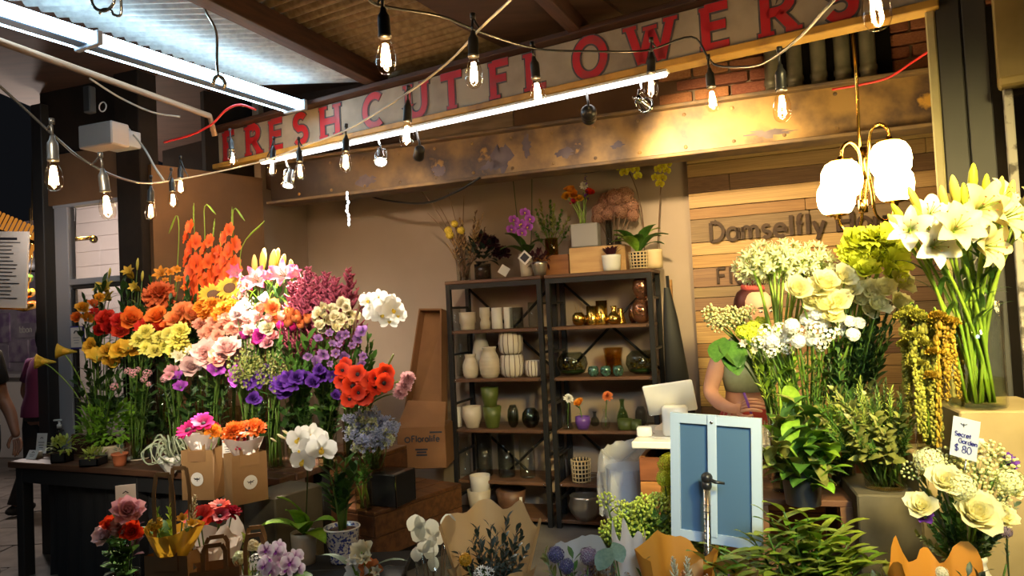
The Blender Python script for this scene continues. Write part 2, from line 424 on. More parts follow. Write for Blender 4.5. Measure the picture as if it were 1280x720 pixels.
# floor with flagstones where it shows
floor = struct(MB().box((0, 6, -.05), (16, 20, .1)).build('floor', 'concrete', smooth=False))
slab_me = MB().box((0, 0, 0), (1, 1, 1), bev=.02).mesh('slab', 'concrete', False)
for i in range(7):
 for j in range(9):
  sx, sy = .62, .5
  x = -5.6 + i * sx + (.3 if j % 2 else 0); y = 4.6 + j * sy
  o = link('slab', slab_me, floor, T(x, y, .002 + R.random() * .006) @ S((sx - .012, sy - .012, .02)))
# back wall and the short walls on the left
wl_u = on(P_BACK, 383, 300)[0]; wr_u = on(P_BACK, 864, 300)[0]
pb0, pb1 = uv(P_BACK, wl_u - .1, 0), uv(P_BACK, wr_u + 2.4, 0)
wallseg('wall_back', pb0, pb1, 0, 3.3, .1, 'plaster_beige')
A0, A1 = V((-2.38, 4.80, 0)), V((-1.86, 5.45, 0))
wallseg('wall_left', A0, A1, 0, 2.66, .05, 'plaster_ochre')
wallseg('wall_left_upper', A0 + N * .5, A1 + N * .5, 2.66, 3.3, .05, 'dark_brown')
wallseg('wall_side', A1 + V((-.02, .03, 0)), uv(P_BACK, wl_u, .0, .05), 0, 3.3, .05, 'plaster_beige')
# planked wall: every plank a piece
PK = P_PLANK
ku0, ku1 = on(PK, 864, 300)[0], on(PK, 1215, 300)[0]
wall_right = struct(MB().box(((ku0 + ku1) / 2, .03, 1.4), (ku1 - ku0, .04, 2.8)).build('wall_right', 'dark_brown', None, frame(PK[0], U, N), smooth=False))
rows = [190, 205, 222, 242, 261, 275, 304, 320, 336, 360, 373, 389, 403, 430, 447, 461, 482, 508, 530, 555, 580, 610, 640, 670]
kinds = ['pine_tan', 'pine_light', 'pine_light', 'wood_mauve', 'pine_light', 'pine_tan', 'wood_grey', 'pine_light', 'pine_tan', 'wood_mauve', 'pine_tan', 'pine_light', 'pine_tan', 'wood_mauve', 'pine_tan', 'wood_grey']
plank_me = MB().box((0, 0, 0), (1, 1, 1), bev=.012).mesh('plank', 'pine_light', False)
z_top = on(PK, 868, 150)[1]
edges = [z_top] + [on(PK, 868, y)[1] for y in rows]
for i in range(len(edges) - 1):
 z1, z0 = edges[i], edges[i + 1]; u = ku0
 cuts = [on(PK, 912, 230)[0]] if i == 3 else ([on(PK, 1006, 250)[0]] if i == 5 else [ku0 + R.uniform(.5, 1.9)])
 xs = [ku0] + cuts + ([cuts[0] + R.uniform(.7, 1.1)] if R.random() < .5 else []) + [ku1]
 xs = [x for x in xs if x <= ku1]
 for a, b in zip(xs, xs[1:]):
  if b - a < .04: continue
  dp = R.uniform(.016, .03); m = kinds[i % len(kinds)] if i < 10 else R.choice(kinds)
  link('plank', plank_me, wall_right, T((a + b) / 2, -dp / 2 + .01, (z0 + z1) / 2) @ S((b - a - .004, dp, z1 - z0 - .005)), mats=m)
# raised wooden lettering on the planks
shop = thing('wall_lettering', 'raised brown wooden letters spelling the shop name on the plank wall', 'sign', frame(PK[0], U, N))
u0, zb = on(PK, 888, 304.5); u1 = on(PK, 1031, 291)[0]
k = sum(GLYPH[c][0] + .1 for c in 'Damselfly') - .1
h = (u1 - u0) / k
write('Damselfly House', T(u0, -.022, zb + .012), h, .024, shop, 'wood_letter', .02, .1)
u0, zb = on(PK, 897, 357); u1 = on(PK, 1056, 345)[0]
k = sum(GLYPH[c][0] + .14 for c in 'Floral Event')
h2 = (u1 - u0) / k
write('Floral Event', T(u0, -.022, zb + .012), h2, .018, shop, 'wood_letter', .016, .14)
# steel beam over the opening
bu0, bz0 = on(P_BEAM, 335, 255); bu1 = on(P_BEAM, 1240, 150)[0]; bz0 = on(P_BEAM, 860, 192)[1]; bz1 = on(P_BEAM, 860, 130)[1]
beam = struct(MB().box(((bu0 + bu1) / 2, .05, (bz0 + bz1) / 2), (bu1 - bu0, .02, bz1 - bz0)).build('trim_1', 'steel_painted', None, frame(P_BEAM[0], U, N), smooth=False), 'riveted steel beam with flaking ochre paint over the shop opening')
# rust and painted-in shade: the beam's colour darkens towards its left end
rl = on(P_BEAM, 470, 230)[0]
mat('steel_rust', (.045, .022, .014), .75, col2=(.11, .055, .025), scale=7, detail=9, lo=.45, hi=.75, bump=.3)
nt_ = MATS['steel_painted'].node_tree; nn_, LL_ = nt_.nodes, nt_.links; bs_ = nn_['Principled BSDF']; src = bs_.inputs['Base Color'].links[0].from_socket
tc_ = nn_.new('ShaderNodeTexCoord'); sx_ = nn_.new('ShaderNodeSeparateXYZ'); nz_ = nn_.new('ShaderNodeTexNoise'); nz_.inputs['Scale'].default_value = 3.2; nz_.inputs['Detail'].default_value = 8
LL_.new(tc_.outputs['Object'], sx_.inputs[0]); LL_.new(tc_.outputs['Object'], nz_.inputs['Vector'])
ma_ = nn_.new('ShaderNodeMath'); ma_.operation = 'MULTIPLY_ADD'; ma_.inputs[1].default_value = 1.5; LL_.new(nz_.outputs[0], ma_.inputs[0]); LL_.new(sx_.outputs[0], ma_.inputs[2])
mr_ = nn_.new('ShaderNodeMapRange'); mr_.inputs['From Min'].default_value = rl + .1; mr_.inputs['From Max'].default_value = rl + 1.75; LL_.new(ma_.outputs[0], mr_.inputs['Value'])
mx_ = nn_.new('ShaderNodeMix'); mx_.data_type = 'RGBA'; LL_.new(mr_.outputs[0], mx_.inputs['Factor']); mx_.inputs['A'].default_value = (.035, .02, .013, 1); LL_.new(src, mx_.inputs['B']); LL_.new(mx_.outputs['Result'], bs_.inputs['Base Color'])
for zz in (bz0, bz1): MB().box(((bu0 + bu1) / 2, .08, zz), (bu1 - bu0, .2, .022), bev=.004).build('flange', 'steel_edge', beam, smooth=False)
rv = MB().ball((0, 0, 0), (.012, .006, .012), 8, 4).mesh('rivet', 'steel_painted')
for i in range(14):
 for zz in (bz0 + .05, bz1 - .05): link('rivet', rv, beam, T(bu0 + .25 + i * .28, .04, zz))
patch = [(625, 195, .09, .12), (612, 205, .1, .05), (705, 190, .07, .04), (545, 212, .06, .05), (655, 180, .04, .09), (960, 165, .16, .03), (455, 225, .1, .05), (770, 180, .05, .03)]
mat('bare_steel', (.10, .075, .085), .5, .3, col2=(.16, .12, .12), scale=9)
for px, py, w, hh in patch:   # places where the paint has come off
 u, z = on(P_BEAM, px, py); mb = MB(); k = 22
 ring = [(math.cos(2 * pi * i / k) * w * R.uniform(.35, 1.1), math.sin(2 * pi * i / k) * hh * R.uniform(.35, 1.1)) for i in range(k)]
 mb.add([V((x, 0, y)) for x, y in ring] + [V((0, 0, 0))], [(i, (i + 1) % k, k) for i in range(k)])
 mb.build('bare_patch', 'bare_steel', beam, T(u, .0385, min(max(z, bz0 + .06), bz1 - .06)), smooth=False)
# wall above the beam: bricks on the right, dark boards on the left
pbr = P_BRICK
gu0, gu1 = on(pbr, 845, 110)[0], on(pbr, 1260, 60)[0]
upper = struct(MB().box(((gu0 + gu1) / 2, .06, 3.1), (gu1 - gu0, .08, 1.0)).build('wall_upper', 'mortar', None, frame(pbr[0], U, N), smooth=False))
brick_me = MB().box((0, 0, 0), (1, 1, 1), bev=.09).mesh('brick', 'brick', False)
zz = bz1 - .02; r = 0
while zz < 3.6:
 u = gu0 - (.11 if r % 2 else 0)
 while u < gu1:
  c = u + .105
  link('brick', brick_me, upper, T(c, .012 - R.uniform(0, .014), zz + .032) @ rotz(R.uniform(-.02, .02)) @ S((.205 + R.uniform(-.01, .004), .05, .064 + R.uniform(-.004, .002))))
  u += .218
 zz += .075; r += 1
ou0, ou1 = on(pbr, 958, 110)[0], on(pbr, 1112, 60)[0]
MB().box(((ou0 + ou1) / 2, -.0345, 3.1), (ou1 - ou0, .025, .9)).build('opening_shade', 'dark_void', upper, smooth=False)  # flat dark panel painted for the shade of an opening behind the pipes
for i, px in enumerate((967, 995, 1025, 1055, 1087)):
 u, z = on(plane(4.79), px, 118 - i * 3)
 t = MB(); t.lathe([(.043, 0), (.043, .9)], 18); t.lathe([(.047, .05), (.049, .06), (.049, .075), (.047, .085)], 18)
 t.lathe([(.049, 0), (.049, .025), (.043, .03)], 18)
 o = t.build('vent_pipe', 'galv', None, frame(uv(plane(4.79), u, bz1 + .012)))
 tag(o, '', 'pipe', 'galvanised pipes over the beam'); ordered(o, 'upright galvanised pipe standing on the steel beam, {n} of five', 'pipes', o.matrix_basis.translation)
lu0 = on(pbr, 320, 150)[0]
ub = struct(MB().box(((lu0 + gu0) / 2, .06, 3.1), (gu0 - lu0, .06, 1.0)).build('wall_above_beam', 'dark_ply', None, frame(pbr[0], U, N), smooth=False))
for a, b, m in ((640, 860, 'plaster_ochre'), (520, 640, 'wood_grey')):
 ua, ub_ = on(pbr, a, 130)[0], on(pbr, b, 110)[0]
 MB().box(((ua + ub_) / 2, .02, bz1 + .12), (ub_ - ua - .01, .03, .24), bev=.004).build('panel', m, ub, smooth=False)
# ceiling inside and the roof over the aisle
struct(MB().box((0.4, 6.2, 3.32), (8, 5.2, .05)).build('ceiling', 'dark_ply', smooth=False))
ZR = 3.15
def sheet(name, p0, pe, pw, nper, m, z):
 """corrugated sheet: p0-pe along the ridges, p0-pw across them"""
 a, b, c = atz(*p0, z), atz(*pe, z), atz(*pw, z); e, w = b - a, c - a
 n = int(w.length / .076 * 8); mb = MB(); vs = []
 for i in range(n + 1):
  q = i / n; hgt = .019 * math.sin(2 * pi * w.length * q / .076)
  for s in (0, 1): vs.append(a + w * q + e * s + Z * hgt)
 mb.add(vs, [(2 * i, 2 * i + 1, 2 * i + 3, 2 * i + 2) for i in range(n)])
 return struct(mb.build(name, m))
sheet('roof_sheet', (325, 106), (492, 101), (-420, -155), 0, 'corrugated', ZR)
sheet('roof_sheet', (475, 101), (640, 58), (195, -60), 0, 'corrugated_rust', ZR + .012)
q = [atz(x, y, 3.10) for x, y in ((470, -30), (575, 34), (655, 72), (800, 35), (700, -40))]
struct(MB().add(q + [p + Z * .02 for p in q], [(0, 1, 2, 3, 4), (9, 8, 7, 6, 5)] + [(i, (i + 1) % 5, (i + 1) % 5 + 5, i + 5) for i in range(5)]).build('ceiling_panel', 'dark_ply', smooth=False))
struct(MB().box((0.3, 1.6, 3.42), (9, 6.6, .04)).build('ceiling_outer', 'dark_void', smooth=False))
def bar(name, a, b, w, h, m, parent=None):
 d = b - a; L = d.length; d.normalize(); s = d.cross(Z).normalized(); z = s.cross(d)
 return MB().box((L / 2, 0, 0), (L, w, h), bev=.004).build(name, m, parent, frame(a, d, -s, z), smooth=False)
ra, rb = atz(478, 101, 3.09), atz(262, -8, 3.09); rb = ra + (rb - ra) * 1.4
o = struct(bar('trim_2', ra, rb, .09, .12, 'rafter_wood'), 'dark red-brown rafter under the corrugated roof')
ra, rb = atz(737, 48, 3.06), atz(680, -10, 3.06)
struct(bar('trim_3', ra, ra + (rb - ra) * 1.5, .07, .1, 'rafter_wood'))
# right column, its olive trim and the old window frame beside it
pc = P_SIGN; c0, c1 = on(pc, 1181, 200)[0], on(pc, 1246, 200)[0]; t0 = on(pc, 1172, 200)[0]
col = struct(MB().box(((c0 + c1) / 2, .1, 1.7), (c1 - c0, .2, 3.4)).build('trim_4', 'column_grey', None, frame(pc[0], SU, SN), smooth=False), 'dark grey boarded column at the end of the fascia')
w3 = (c1 - c0 - .006) / 2
for i in range(2):
 MB().box((c0 + (i + .5) * (w3 + .003) + .001 * i, -.008, 1.7), (w3 - .004, .02, 3.4), bev=.003).build('board', 'column_grey', col, smooth=False)
MB().box(((t0 + c0) / 2 - .005, .04, 1.7), (c0 - t0 + .01, .12, 3.4), bev=.006).build('corner_strip', 'trim_olive', col, smooth=False)
pw = (V((0, 4.0, 0)), SN); d0, d1 = on(pw, 1262, 150)[0], on(pw, 1420, 150)[0]
win = struct(MB().box(((d0 + d1) / 2, .03, 1.4), (d1 - d0, .02, 2.2)).build('window_2', 'glass_window', None, frame(pw[0], SU, SN), smooth=False))
MB().box((d0, .0, 1.25), (.03, .06, 2.5), bev=.004).build('frame', 'white_peel', win, smooth=False)
z0 = on(pw, 1270, 105)[1]
MB().box(((d0 + d1) / 2, -.01, z0 + .35), (d1 - d0 + .06, .08, .7), bev=.004).build('header_board', 'cream_wood', win, smooth=False)
MB().box(((d0 + d1) / 2, -.04, z0), (d1 - d0 + .06, .08, .04), bev=.008).build('sill_moulding', 'cream_wood', win, smooth=False)
struct(MB().box(((d0 + d1) / 2, .4, 1.4), (d1 - d0 + .4, .02, 2.8)).build('wall_beyond', 'dark_brown', None, frame(pw[0], SU, SN), smooth=False))
# left column, glazed partition, dark door post
P_WIN = (V((-2.41, 4.82, 0)), N)
def wbox(name, x0, x1, z0, z1, n0, n1, m, parent=None, y=300):
 a, b = on(P_WIN, x0, y)[0], on(P_WIN, x1, y)[0]
 M = None if parent else frame(P_WIN[0], U, N)
 return MB().box(((a + b) / 2, (n0 + n1) / 2, (z0 + z1) / 2), (b - a, n1 - n0, z1 - z0), bev=.005).build(name, m, parent, M, smooth=False)
struct(wbox('trim_5', 157, 187, 0, 3.4, -.06, .1, 'dark_brown'), 'dark brown timber column beside the flower table')
zt = on(P_WIN, 110, 252)[1]; zm = on(P_WIN, 110, 349)[1]
struct(wbox('wall_transom', 54, 158, zt, zt + .36, -.02, .06, 'plaster_ochre'))
struct(wbox('wall_transom_top', 54, 158, zt + .36, 3.4, 0, .06, 'dark_brown'))
w1 = struct(wbox('window_1', 84, 158, .75, zt, .02, .026, 'glass_window'), 'grey framed shop window behind the yellow lilies')
wbox('post', 68, 85, 0, zt, 0, .06, 'frame_grey', w1); wbox('mullion', 84, 158, zm - .035, zm + .01, 0, .05, 'frame_grey', w1)
wbox('post', 153, 158, .75, zt, 0, .05, 'matt_black', w1); wbox('head_rail', 68, 158, zt - .02, zt + .03, -.01, .06, 'frame_grey', w1)
wbox('inner_rail', 86, 158, zm - .062, zm - .036, .01, .05, 'matt_black', w1); wbox('inner_post', 85, 88, .75, zm - .06, .01, .05, 'matt_black', w1)
struct(wbox('wall_under_window', 68, 158, 0, .75, 0, .06, 'dark_brown'))
struct(wbox('trim_6', 52, 65, 0, 3.2, -.06, .04, 'matt_black'), 'black door post at the edge of the walkway')
# --- painted fascia sign
su0, su1 = on(P_SIGN, 268, 170)[0], on(P_SIGN, 1176, 40)[0]; sz0, sz1 = on(P_SIGN, 640, 121)[1], on(P_SIGN, 640, 70)[1]
sign = thing('fascia_sign', 'long weathered cream board painted with red capitals FRESH CUT FLOWERS', 'sign', frame(P_SIGN[0], SU, SN))
MB().box(((su0 + su1) / 2, .03, (sz0 + sz1) / 2), (su1 - su0, .06, sz1 - sz0), bev=.004).build('board', 'sign_cream', sign, smooth=False)
MB().box((su0 - .33, .03, (sz0 + sz1) / 2 - .03), (.66, .05, sz1 - sz0 + .02), bev=.004).build('end_board', 'dark_ply', sign, smooth=False)
MB().box((su0 - .33, .03, (sz0 + sz1) / 2 - .03), (.66, .05, sz1 - sz0 + .02), bev=.004).build('end_board', 'dark_ply', sign, smooth=False)
MB().box(((su0 + su1) / 2, .0, sz1 + .018), (su1 - su0, .14, .03), bev=.004).build('top_rail', 'rafter_wood', sign, smooth=False)
MB().box(((su0 + su1) / 2, -.005, sz0 - .03), (su1 - su0, .10, .036), bev=.004).build('bottom_rail', 'flange_ochre', sign, smooth=False)
SER = {'F': [(.12, 0), (.12, 1)], 'R': [(.12, 0), (.12, 1), (.7, 0)], 'E': [(.12, 0), (.12, 1)], 'H': [(.12, 0), (.12, 1), (.72, 0), (.72, 1)], 'U': [(.12, 1), (.72, 1)], 'T': [(.38, 0)], 'L': [(.12, 0), (.12, 1)], 'W': [(.06, 1), (1.08, 1), (.57, .9)], 'S': [], 'C': [], 'O': []}
lh = (sz1 - sz0) * .92
for ch, px in zip('FRESHCUTFLOWERS', (288, 318, 347, 377, 414, 468, 522, 566, 627, 672, 739, 815, 897, 975, 1052)):
 g = MB(); wd = .20; w_ = GLYPH[ch][0]
 def strokes(extra, y):
  for st in GLYPH[ch][1]:
   if ch == 'F' and st[0][0] == .12: pass
   g.ribbon([(x * lh * 1.0, yy * lh * (1 - wd * .5) + lh * wd * .25) for x, yy in st], lh * (wd + extra), .003, m=0 if extra == 0 else 1, M=T(0, y, 0))
  for x, yy in SER.get(ch, []):
   yy = yy * lh * (1 - wd * .5) + lh * wd * .25
   g.ribbon([(x * lh - lh * .17 - extra * lh * .4, yy), (x * lh + lh * .17 + extra * lh * .4, yy)], lh * (.085 + extra * .8), .003, m=0 if extra == 0 else 1, M=T(0, y - .0004, 0))
 strokes(.09, -.001); strokes(0, -.0035)
 u = on(P_SIGN, px, 120)[0] if False else (lambda p: (p - P_SIGN[0]).dot(SU))(atp(px, 120 - (px - 640) * .228, P_SIGN))
 g.build('letter', ['sign_red', 'sign_outline'], sign, T(u - w_ * lh * .5, 0, sz0 + lh * .03), smooth=False)
l0, l1 = on(P_SIGN, 332, 195)[0], on(P_SIGN, 838, 90)[0]
led = thing('light_strip', 'long white tube light fixed under the painted sign', 'light', frame(P_SIGN[0], SU, SN))
MB().box(((l0 + l1) / 2, -.035, sz0 - .062), (l1 - l0, .05, .012)).build('housing', 'white_paint', led, smooth=False)
MB().box(((l0 + l1) / 2, -.04, sz0 - .076), (l1 - l0 - .01, .038, .022), bev=.008).build('diffuser', 'led_white', led)
# --- fluorescent fixture under the roof
fz = 2.98
fa, fb = atz(372, 133, fz), atz(-20, 8, fz); fdir = (fb - fa).normalized(); L = 4.2
fl = thing('fluorescent_fixture', 'long twin tube fluorescent fixture hung under the corrugated roof', 'light', frame(fa, fdir, fdir.cross(Z) * -1))
MB().box((L / 2, -.045, .01), (L, .085, .06), bev=.006).build('housing', 'fixture_blue', fl, smooth=False)
for i in range(3):
 for y, z, r in ((.04, -.0, .032), (-.105, -.01, .010)):
  t = MB().tube([(i * 1.4 + .02, y, z), (i * 1.4 + 1.38, y, z)], r, 12).build('tube', 'tube_cool', fl)
 MB().box((i * 1.4, -.02, .0), (.03, .19, .07), bev=.004).build('end_cap', 'frame_grey', fl, smooth=False)
pa, pb = atz(262, 145, 2.86), atz(-20, 45, 2.86)
tag(MB().tube([pa + V((.02, .02, -.12)), pa, pa + (pb - pa) * 1.5], .018, 8).build('conduit_pipe', 'pipe_brown'), 'rusty brown pipe running below the fluorescent fixture', 'pipe')
# --- string lights
prof_bulb = [(.0, -.105), (.012, -.103), (.02, -.098), (.0265, -.085), (.0285, -.07), (.027, -.05), (.021, -.03), (.0155, -.016), (.0145, 0)]
bulb_me = MB().lathe(prof_bulb, 16).mesh('bulb', 'glass_bulb')
fm = MB()
for i in range(4):
 a = i * pi / 2 + .3; x, y = .009 * math.cos(a), .009 * math.sin(a)
 fm.tube([(x * .5, y * .5, -.022), (x, y, -.05), (x * 1.25, y * 1.25, -.082)], .0032, 5)
fm.lathe([(.0, -.02), (.004, -.022), (.005, -.05), (.0, -.055)], 6)
fil_me = fm.mesh('filament', 'filament')
sock_me = MB().lathe([(.0, .082), (.007, .08), (.01, .066), (.0165, .056), (.0175, .045), (.0175, .006), (.0185, .004), (.0185, -.004), (.0, -.004)], 14).tube([(0, 0, .075), (.002, 0, .10), (0, 0, .125)], .0045, 6).lathe([(.0, .118), (.009, .12), (.009, .138), (0, .14)], 8).mesh('lamp_socket', 'plastic_black')
def string_light(name, label, wire, bulbs, m='plastic_black', r=.0045):
 t = thing(name, label, 'string light', at(*wire[0]))
 o0 = t.matrix_basis.translation
 pts = curve([at(*w) - o0 for w in wire], len(wire) * 5)
 MB().tube(pts, r, 6).build('cable', m, t)
 for px, py, d, sw in bulbs:      # (px, py): middle of the glass
  p = at(px, py, d) - o0 + Z * .06
  M = T(p) @ Euler((sw, R.uniform(-.12, .12), R.uniform(0, 6))).to_matrix().to_4x4()
  s = link('lamp_socket', sock_me, t, M)
  link('bulb', bulb_me, s); link('filament', fil_me, s)
  e = M @ V((0, 0, .13)); q = min(pts, key=lambda w: (w - e).length)
  if (q - e).length > .012: MB().tube(bend_over(e, q, 4), .004, 5).build('drop_wire', 'plastic_black', t)
 return t
string_light('string_light', 'string of filament bulbs from the upper left past the flower table column',
             [(-60, 60, 2.1), (0, 108, 2.3), (70, 172, 2.45), (100, 197, 2.6), (138, 218, 2.7), (172, 228, 3.2), (190, 229, 3.9)],
             [(67, 222, 2.4, 0), (132, 259, 2.6, 0), (189, 265, 3.9, .1)])
string_light('string_light', 'string of filament bulbs sagging across the painted sign to the left wall',
             [(655, -20, 1.8), (638, 0, 1.95), (600, 36, 2.3), (560, 78, 2.6), (502, 121, 2.8), (432, 163, 3.5), (378, 183, 4.0), (340, 198, 4.3), (290, 211, 4.5), (225, 224, 4.45), (190, 229, 3.9)],
             [(593, 93, 2.3, 0), (510, 170, 2.8, 0), (433, 204, 3.5, .12), (375, 215, 4.0, .1), (341, 211, 4.35, 0), (290, 199, 4.55, .0), (216, 251, 4.3, 0), (226, 234, 4.5, 0)], 'grey_wire')
string_light('string_light', 'black string of filament bulbs along the word FLOWERS',
             [(455, -14, 1.9), (472, 6, 2.0), (550, 20, 2.2), (600, 40, 2.4), (671, 61, 2.7), (740, 64, 2.8), (808, 63, 2.9), (864, 46, 2.95), (884, 70, 2.93), (897, 82, 2.9), (940, 83, 2.6), (967, 72, 2.35), (1002, 44, 2.0), (1040, 2, 1.7), (1075, -30, 1.55), (1095, -45, 1.5)],
             [(482, 72, 2.0, 0), (671, 117, 2.7, 0), (815, 109, 2.9, 0), (890, 127, 2.9, .1), (978, 135, 2.3, 0), (1092, 12, 1.5, 0)])
# --- track spotlights under the sign
def spot(px, py, d, aimpt, style, label, power, col, size=1.0, blend=.6):
 p = at(px, py, d); t = thing('track_spotlight', label, 'spotlight', T(p), 'spotlights under the painted sign')
 dr = (V(aimpt) - p).normalized(); M = aim(V((0, 0, 0)), dr)
 if style == 'can':
  MB().lathe([(0, -.055), (.02, -.052), (.028, -.04), (.03, .035), (.032, .045), (.028, .045), (.024, .03), (0, .03)], 18).build('housing', 'plastic_black', t, M)
 elif style == 'ball':
  MB().ball((0, 0, -.01), .042, 16, 10).lathe([(.036, .02), (.04, .05), (.036, .05), (.03, .03), (0, .03)], 18).build('housing', 'plastic_black', t, M)
 else:
  mb = MB()
  for k in range(4):
   a = k * pi / 2 + .4; x, y = .034 * math.cos(a), .034 * math.sin(a)
   mb.tube([(x * .5, y * .5, -.06), (x, y, -.045), (x, y, .04)], .004, 6)
  mb.tube([(.036 * math.cos(k * pi / 8), .036 * math.sin(k * pi / 8), .042) for k in range(16)], .006, 6, closed=True)
  mb.lathe([(0, -.065), (.016, -.06), (.018, -.02), (.03, .02), (.033, .036)], 14)
  mb.build('lamp_cage', 'chrome', t, M)
 MB().lathe([(.026, .037), (.0, .038)], 16).build('lamp_face', 'spot_face', t, M)
 yl = 196 + (px - 332) * -.2095; tp_ = uv(P_SIGN, on(P_SIGN, px, yl)[0], sz0 - .066, -.035) - p
 MB().tube([V((0, 0, .0)) - dr * .05, V((0, 0, .05)) - dr * .03, tp_ * .15 + Z * .05, tp_], .006, 6).build('bracket', 'chrome' if style == 'cage' else 'plastic_black', t)
 l = bpy.data.lights.new('spot_beam', 'SPOT'); l.energy = power; l.color = col; l.spot_size = size; l.spot_blend = blend; l.shadow_soft_size = .025
 o = bpy.data.objects.new('spot_beam', l); COL.objects.link(o); o.parent = t
 o.matrix_basis = T(dr * .05) @ (dr.to_track_quat('-Z', 'Y').to_matrix().to_4x4())
 return t
WARM = (1, .80, .55); SOFT = (1, .88, .70)
spot(361, 224, 4.25, at(335, 400, 3.95), 'cage', 'chrome caged spotlight at the end of the tube light over the flowers', 620, (1, .84, .62), 1.15, .95)
spot(476, 196, 4.05, at(477, 388, 3.36), 'cage', 'chrome caged spotlight above the white orchid', 300, (1, .90, .72), .6, .8)
spot(524, 191, 3.95, at(500, 330, 5.9), 'can', 'black cylinder spotlight shining on the beige wall', 62, WARM, .9, .9)
spot(736, 142, 3.7, at(740, 280, 5.4), 'ball', 'black round-headed spotlight above the right shelf unit', 30, WARM, .9, .95)
spot(803, 128, 3.52, at(940, 250, 4.9), 'cage', 'chrome caged spotlight at the end under the word FLOWERS', 250, (1, .75, .38), 1.2, .8)
# --- brass chandelier with opal globes
cd = 3.35
ch = thing('chandelier', 'brass chandelier with four lit opal glass globes before the plank wall', 'chandelier', at(1077, 240, cd))
c0 = at(1077, 240, cd)
rel = lambda px, py, d=cd: at(px, py, d) - c0
MB().tube([rel(1063, 14, cd), rel(1070, 90, cd), rel(1078, 262, cd)], .008, 10).build('rod', 'brass', ch)
tag(ch.children[0], None, None)
MB().lathe([(.0, -.06), (.006, -.06), (.008, -.01), (.05, .0), (.05, .02), (0, .03)], 18, T(rel(1063, 2))).build('ceiling_rose', 'brass', ch)
for py, hh in ((205, .075), (258, .03)): MB().lathe([(.0, -hh), (.02, -hh), (.02, hh), (0, hh)], 18, T(rel(1079, py))).build('collar', 'brass', ch)
globe_me = MB().lathe([(.038, -.086), (.065, -.072), (.083, -.04), (.088, 0), (.083, .04), (.065, .072), (.038, .086)], 26).mesh('globe', 'opal_lit')
cap_me = MB().lathe([(.0, .02), (.012, .018), (.015, .006), (.05, .0), (.052, -.006), (.0, -.006)], 20).mesh('globe_cap', 'brass')
for (gx, gy, gd, up) in ((1052, 225, 3.22, 1), (1045, 247, 3.5, -1), (1113, 200, 3.25, 1), (1118, 230, 3.5, -1)):
 p = at(gx, gy, gd) - c0; f = cd / gd; g = link('globe', globe_me, ch, T(p))
 cap = link('globe_cap', cap_me, ch, T(p + Z * .088 * up) @ (Matrix.Identity(4) if up > 0 else Matrix.Rotation(pi, 4, 'X')))
 pl_ = {1052: ((1078, 262), (1076, 215), (1073, 190), (1063, 178), (1053, 184), (1051, 200)), 1045: ((1079, 205), (1078, 250), (1076, 280), (1066, 291), (1053, 285), (1047, 271)), 1113: ((1082, 258), (1085, 200), (1088, 166), (1098, 155), (1109, 161), (1112, 175)), 1118: ((1083, 205), (1090, 240), (1094, 266), (1105, 276), (1115, 270), (1118, 256))}[gx]
 MB().tube(curve([at(x, y, cd + (gd - cd) * min(1, i / 4)) - c0 for i, (x, y) in enumerate(pl_)], 30), .0075, 8).build('arm', 'brass', ch)
# --- hooks, cables and boxes near the roof
def cable(name, label, pts, r, m, cat='cable'):
 return tag(MB().tube(curve([at(*p) for p in pts], len(pts) * 6), r, 6).build(name, m), label, cat)
cable('red_cable', 'red cable running over the beam beside the galvanised pipes', [(1040, 112, 3.72), (1075, 106, 3.68), (1110, 97, 3.6), (1140, 78, 3.45), (1170, 58, 3.2)], .006, 'red_wire')
cable('red_cable', 'red cable looped at the left end of the painted sign', [(205, 178, 4.6), (240, 168, 4.55), (265, 155, 4.45), (282, 138, 4.35), (300, 131, 4.3), (320, 137, 4.3)], .007, 'red_wire')
cable('wall_cable', 'dark cable drooping from the steel beam on the beige wall', [(600, 222, 4.75), (570, 240, 4.9), (530, 254, 5.2), (480, 250, 5.5), (455, 242, 5.7)], .008, 'plastic_black')
cable('wall_cable', 'dark cable under the beam above the right shelf unit', [(690, 215, 4.7), (720, 216, 4.8), (750, 213, 4.8), (776, 203, 4.7)], .008, 'plastic_black')
cable('conduit_cable', 'grey cable hanging behind the white box', [(112, 98, 4.2), (150, 122, 4.4), (190, 140, 4.5), (225, 146, 4.6)], .006, 'grey_wire')
cable('conduit_cable', 'grey cable dropping to the string light junction', [(160, 160, 4.5), (180, 185, 4.3), (193, 208, 4.1), (205, 226, 4.0)], .006, 'grey_wire')
icd = (433, 245, 4.9)
ic = thing('fairy_light', 'short vertical strand of glowing fairy lights on the beige wall', 'fairy lights', at(434, 242, 4.95))
MB().tube([(0, 0, .02), (.004, 0, -.1), (-.003, 0, -.2), (.004, 0, -.24)], .003, 5).build('wire', 'grey_wire', ic)
led_me = MB().ball((0, 0, 0), (.008, .008, .014), 8, 5).mesh('led', 'fairy')
for i in range(8): link('led', led_me, ic, T(R.uniform(-.008, .008), -.004, .0 - i * .03))
hk = thing('roof_hook', 'steel wire hook hanging from the roof over the fluorescent fixture', 'hook', at(258, 4, 3.4))
h0 = at(258, 4, 3.4)
MB().tube(curve([at(x, y, 3.4) - h0 for x, y in ((254, 0), (257, 14), (270, 40), (271, 80), (273, 96))], 20), .007, 7).build('rod', 'steel_pole', hk)
MB().tube(curve([at(x, y, 3.42) - h0 for x, y in ((266, 106), (269, 97), (276, 96), (281, 104), (279, 111))], 20), .01, 7).build('clamp', 'steel_pole', hk)
hk2 = thing('wire_clip', 'grey bent wire clip under the bright roof sheet', 'hook', at(132, 0, 2.6)); h0 = at(132, 0, 2.6)
MB().tube(curve([at(x, y, 2.6) - h0 for x, y in ((114, -8), (115, 4), (122, 12), (133, 13), (142, 4), (142, -8))], 24), .006, 7).build('loop', 'steel_pole', hk2)
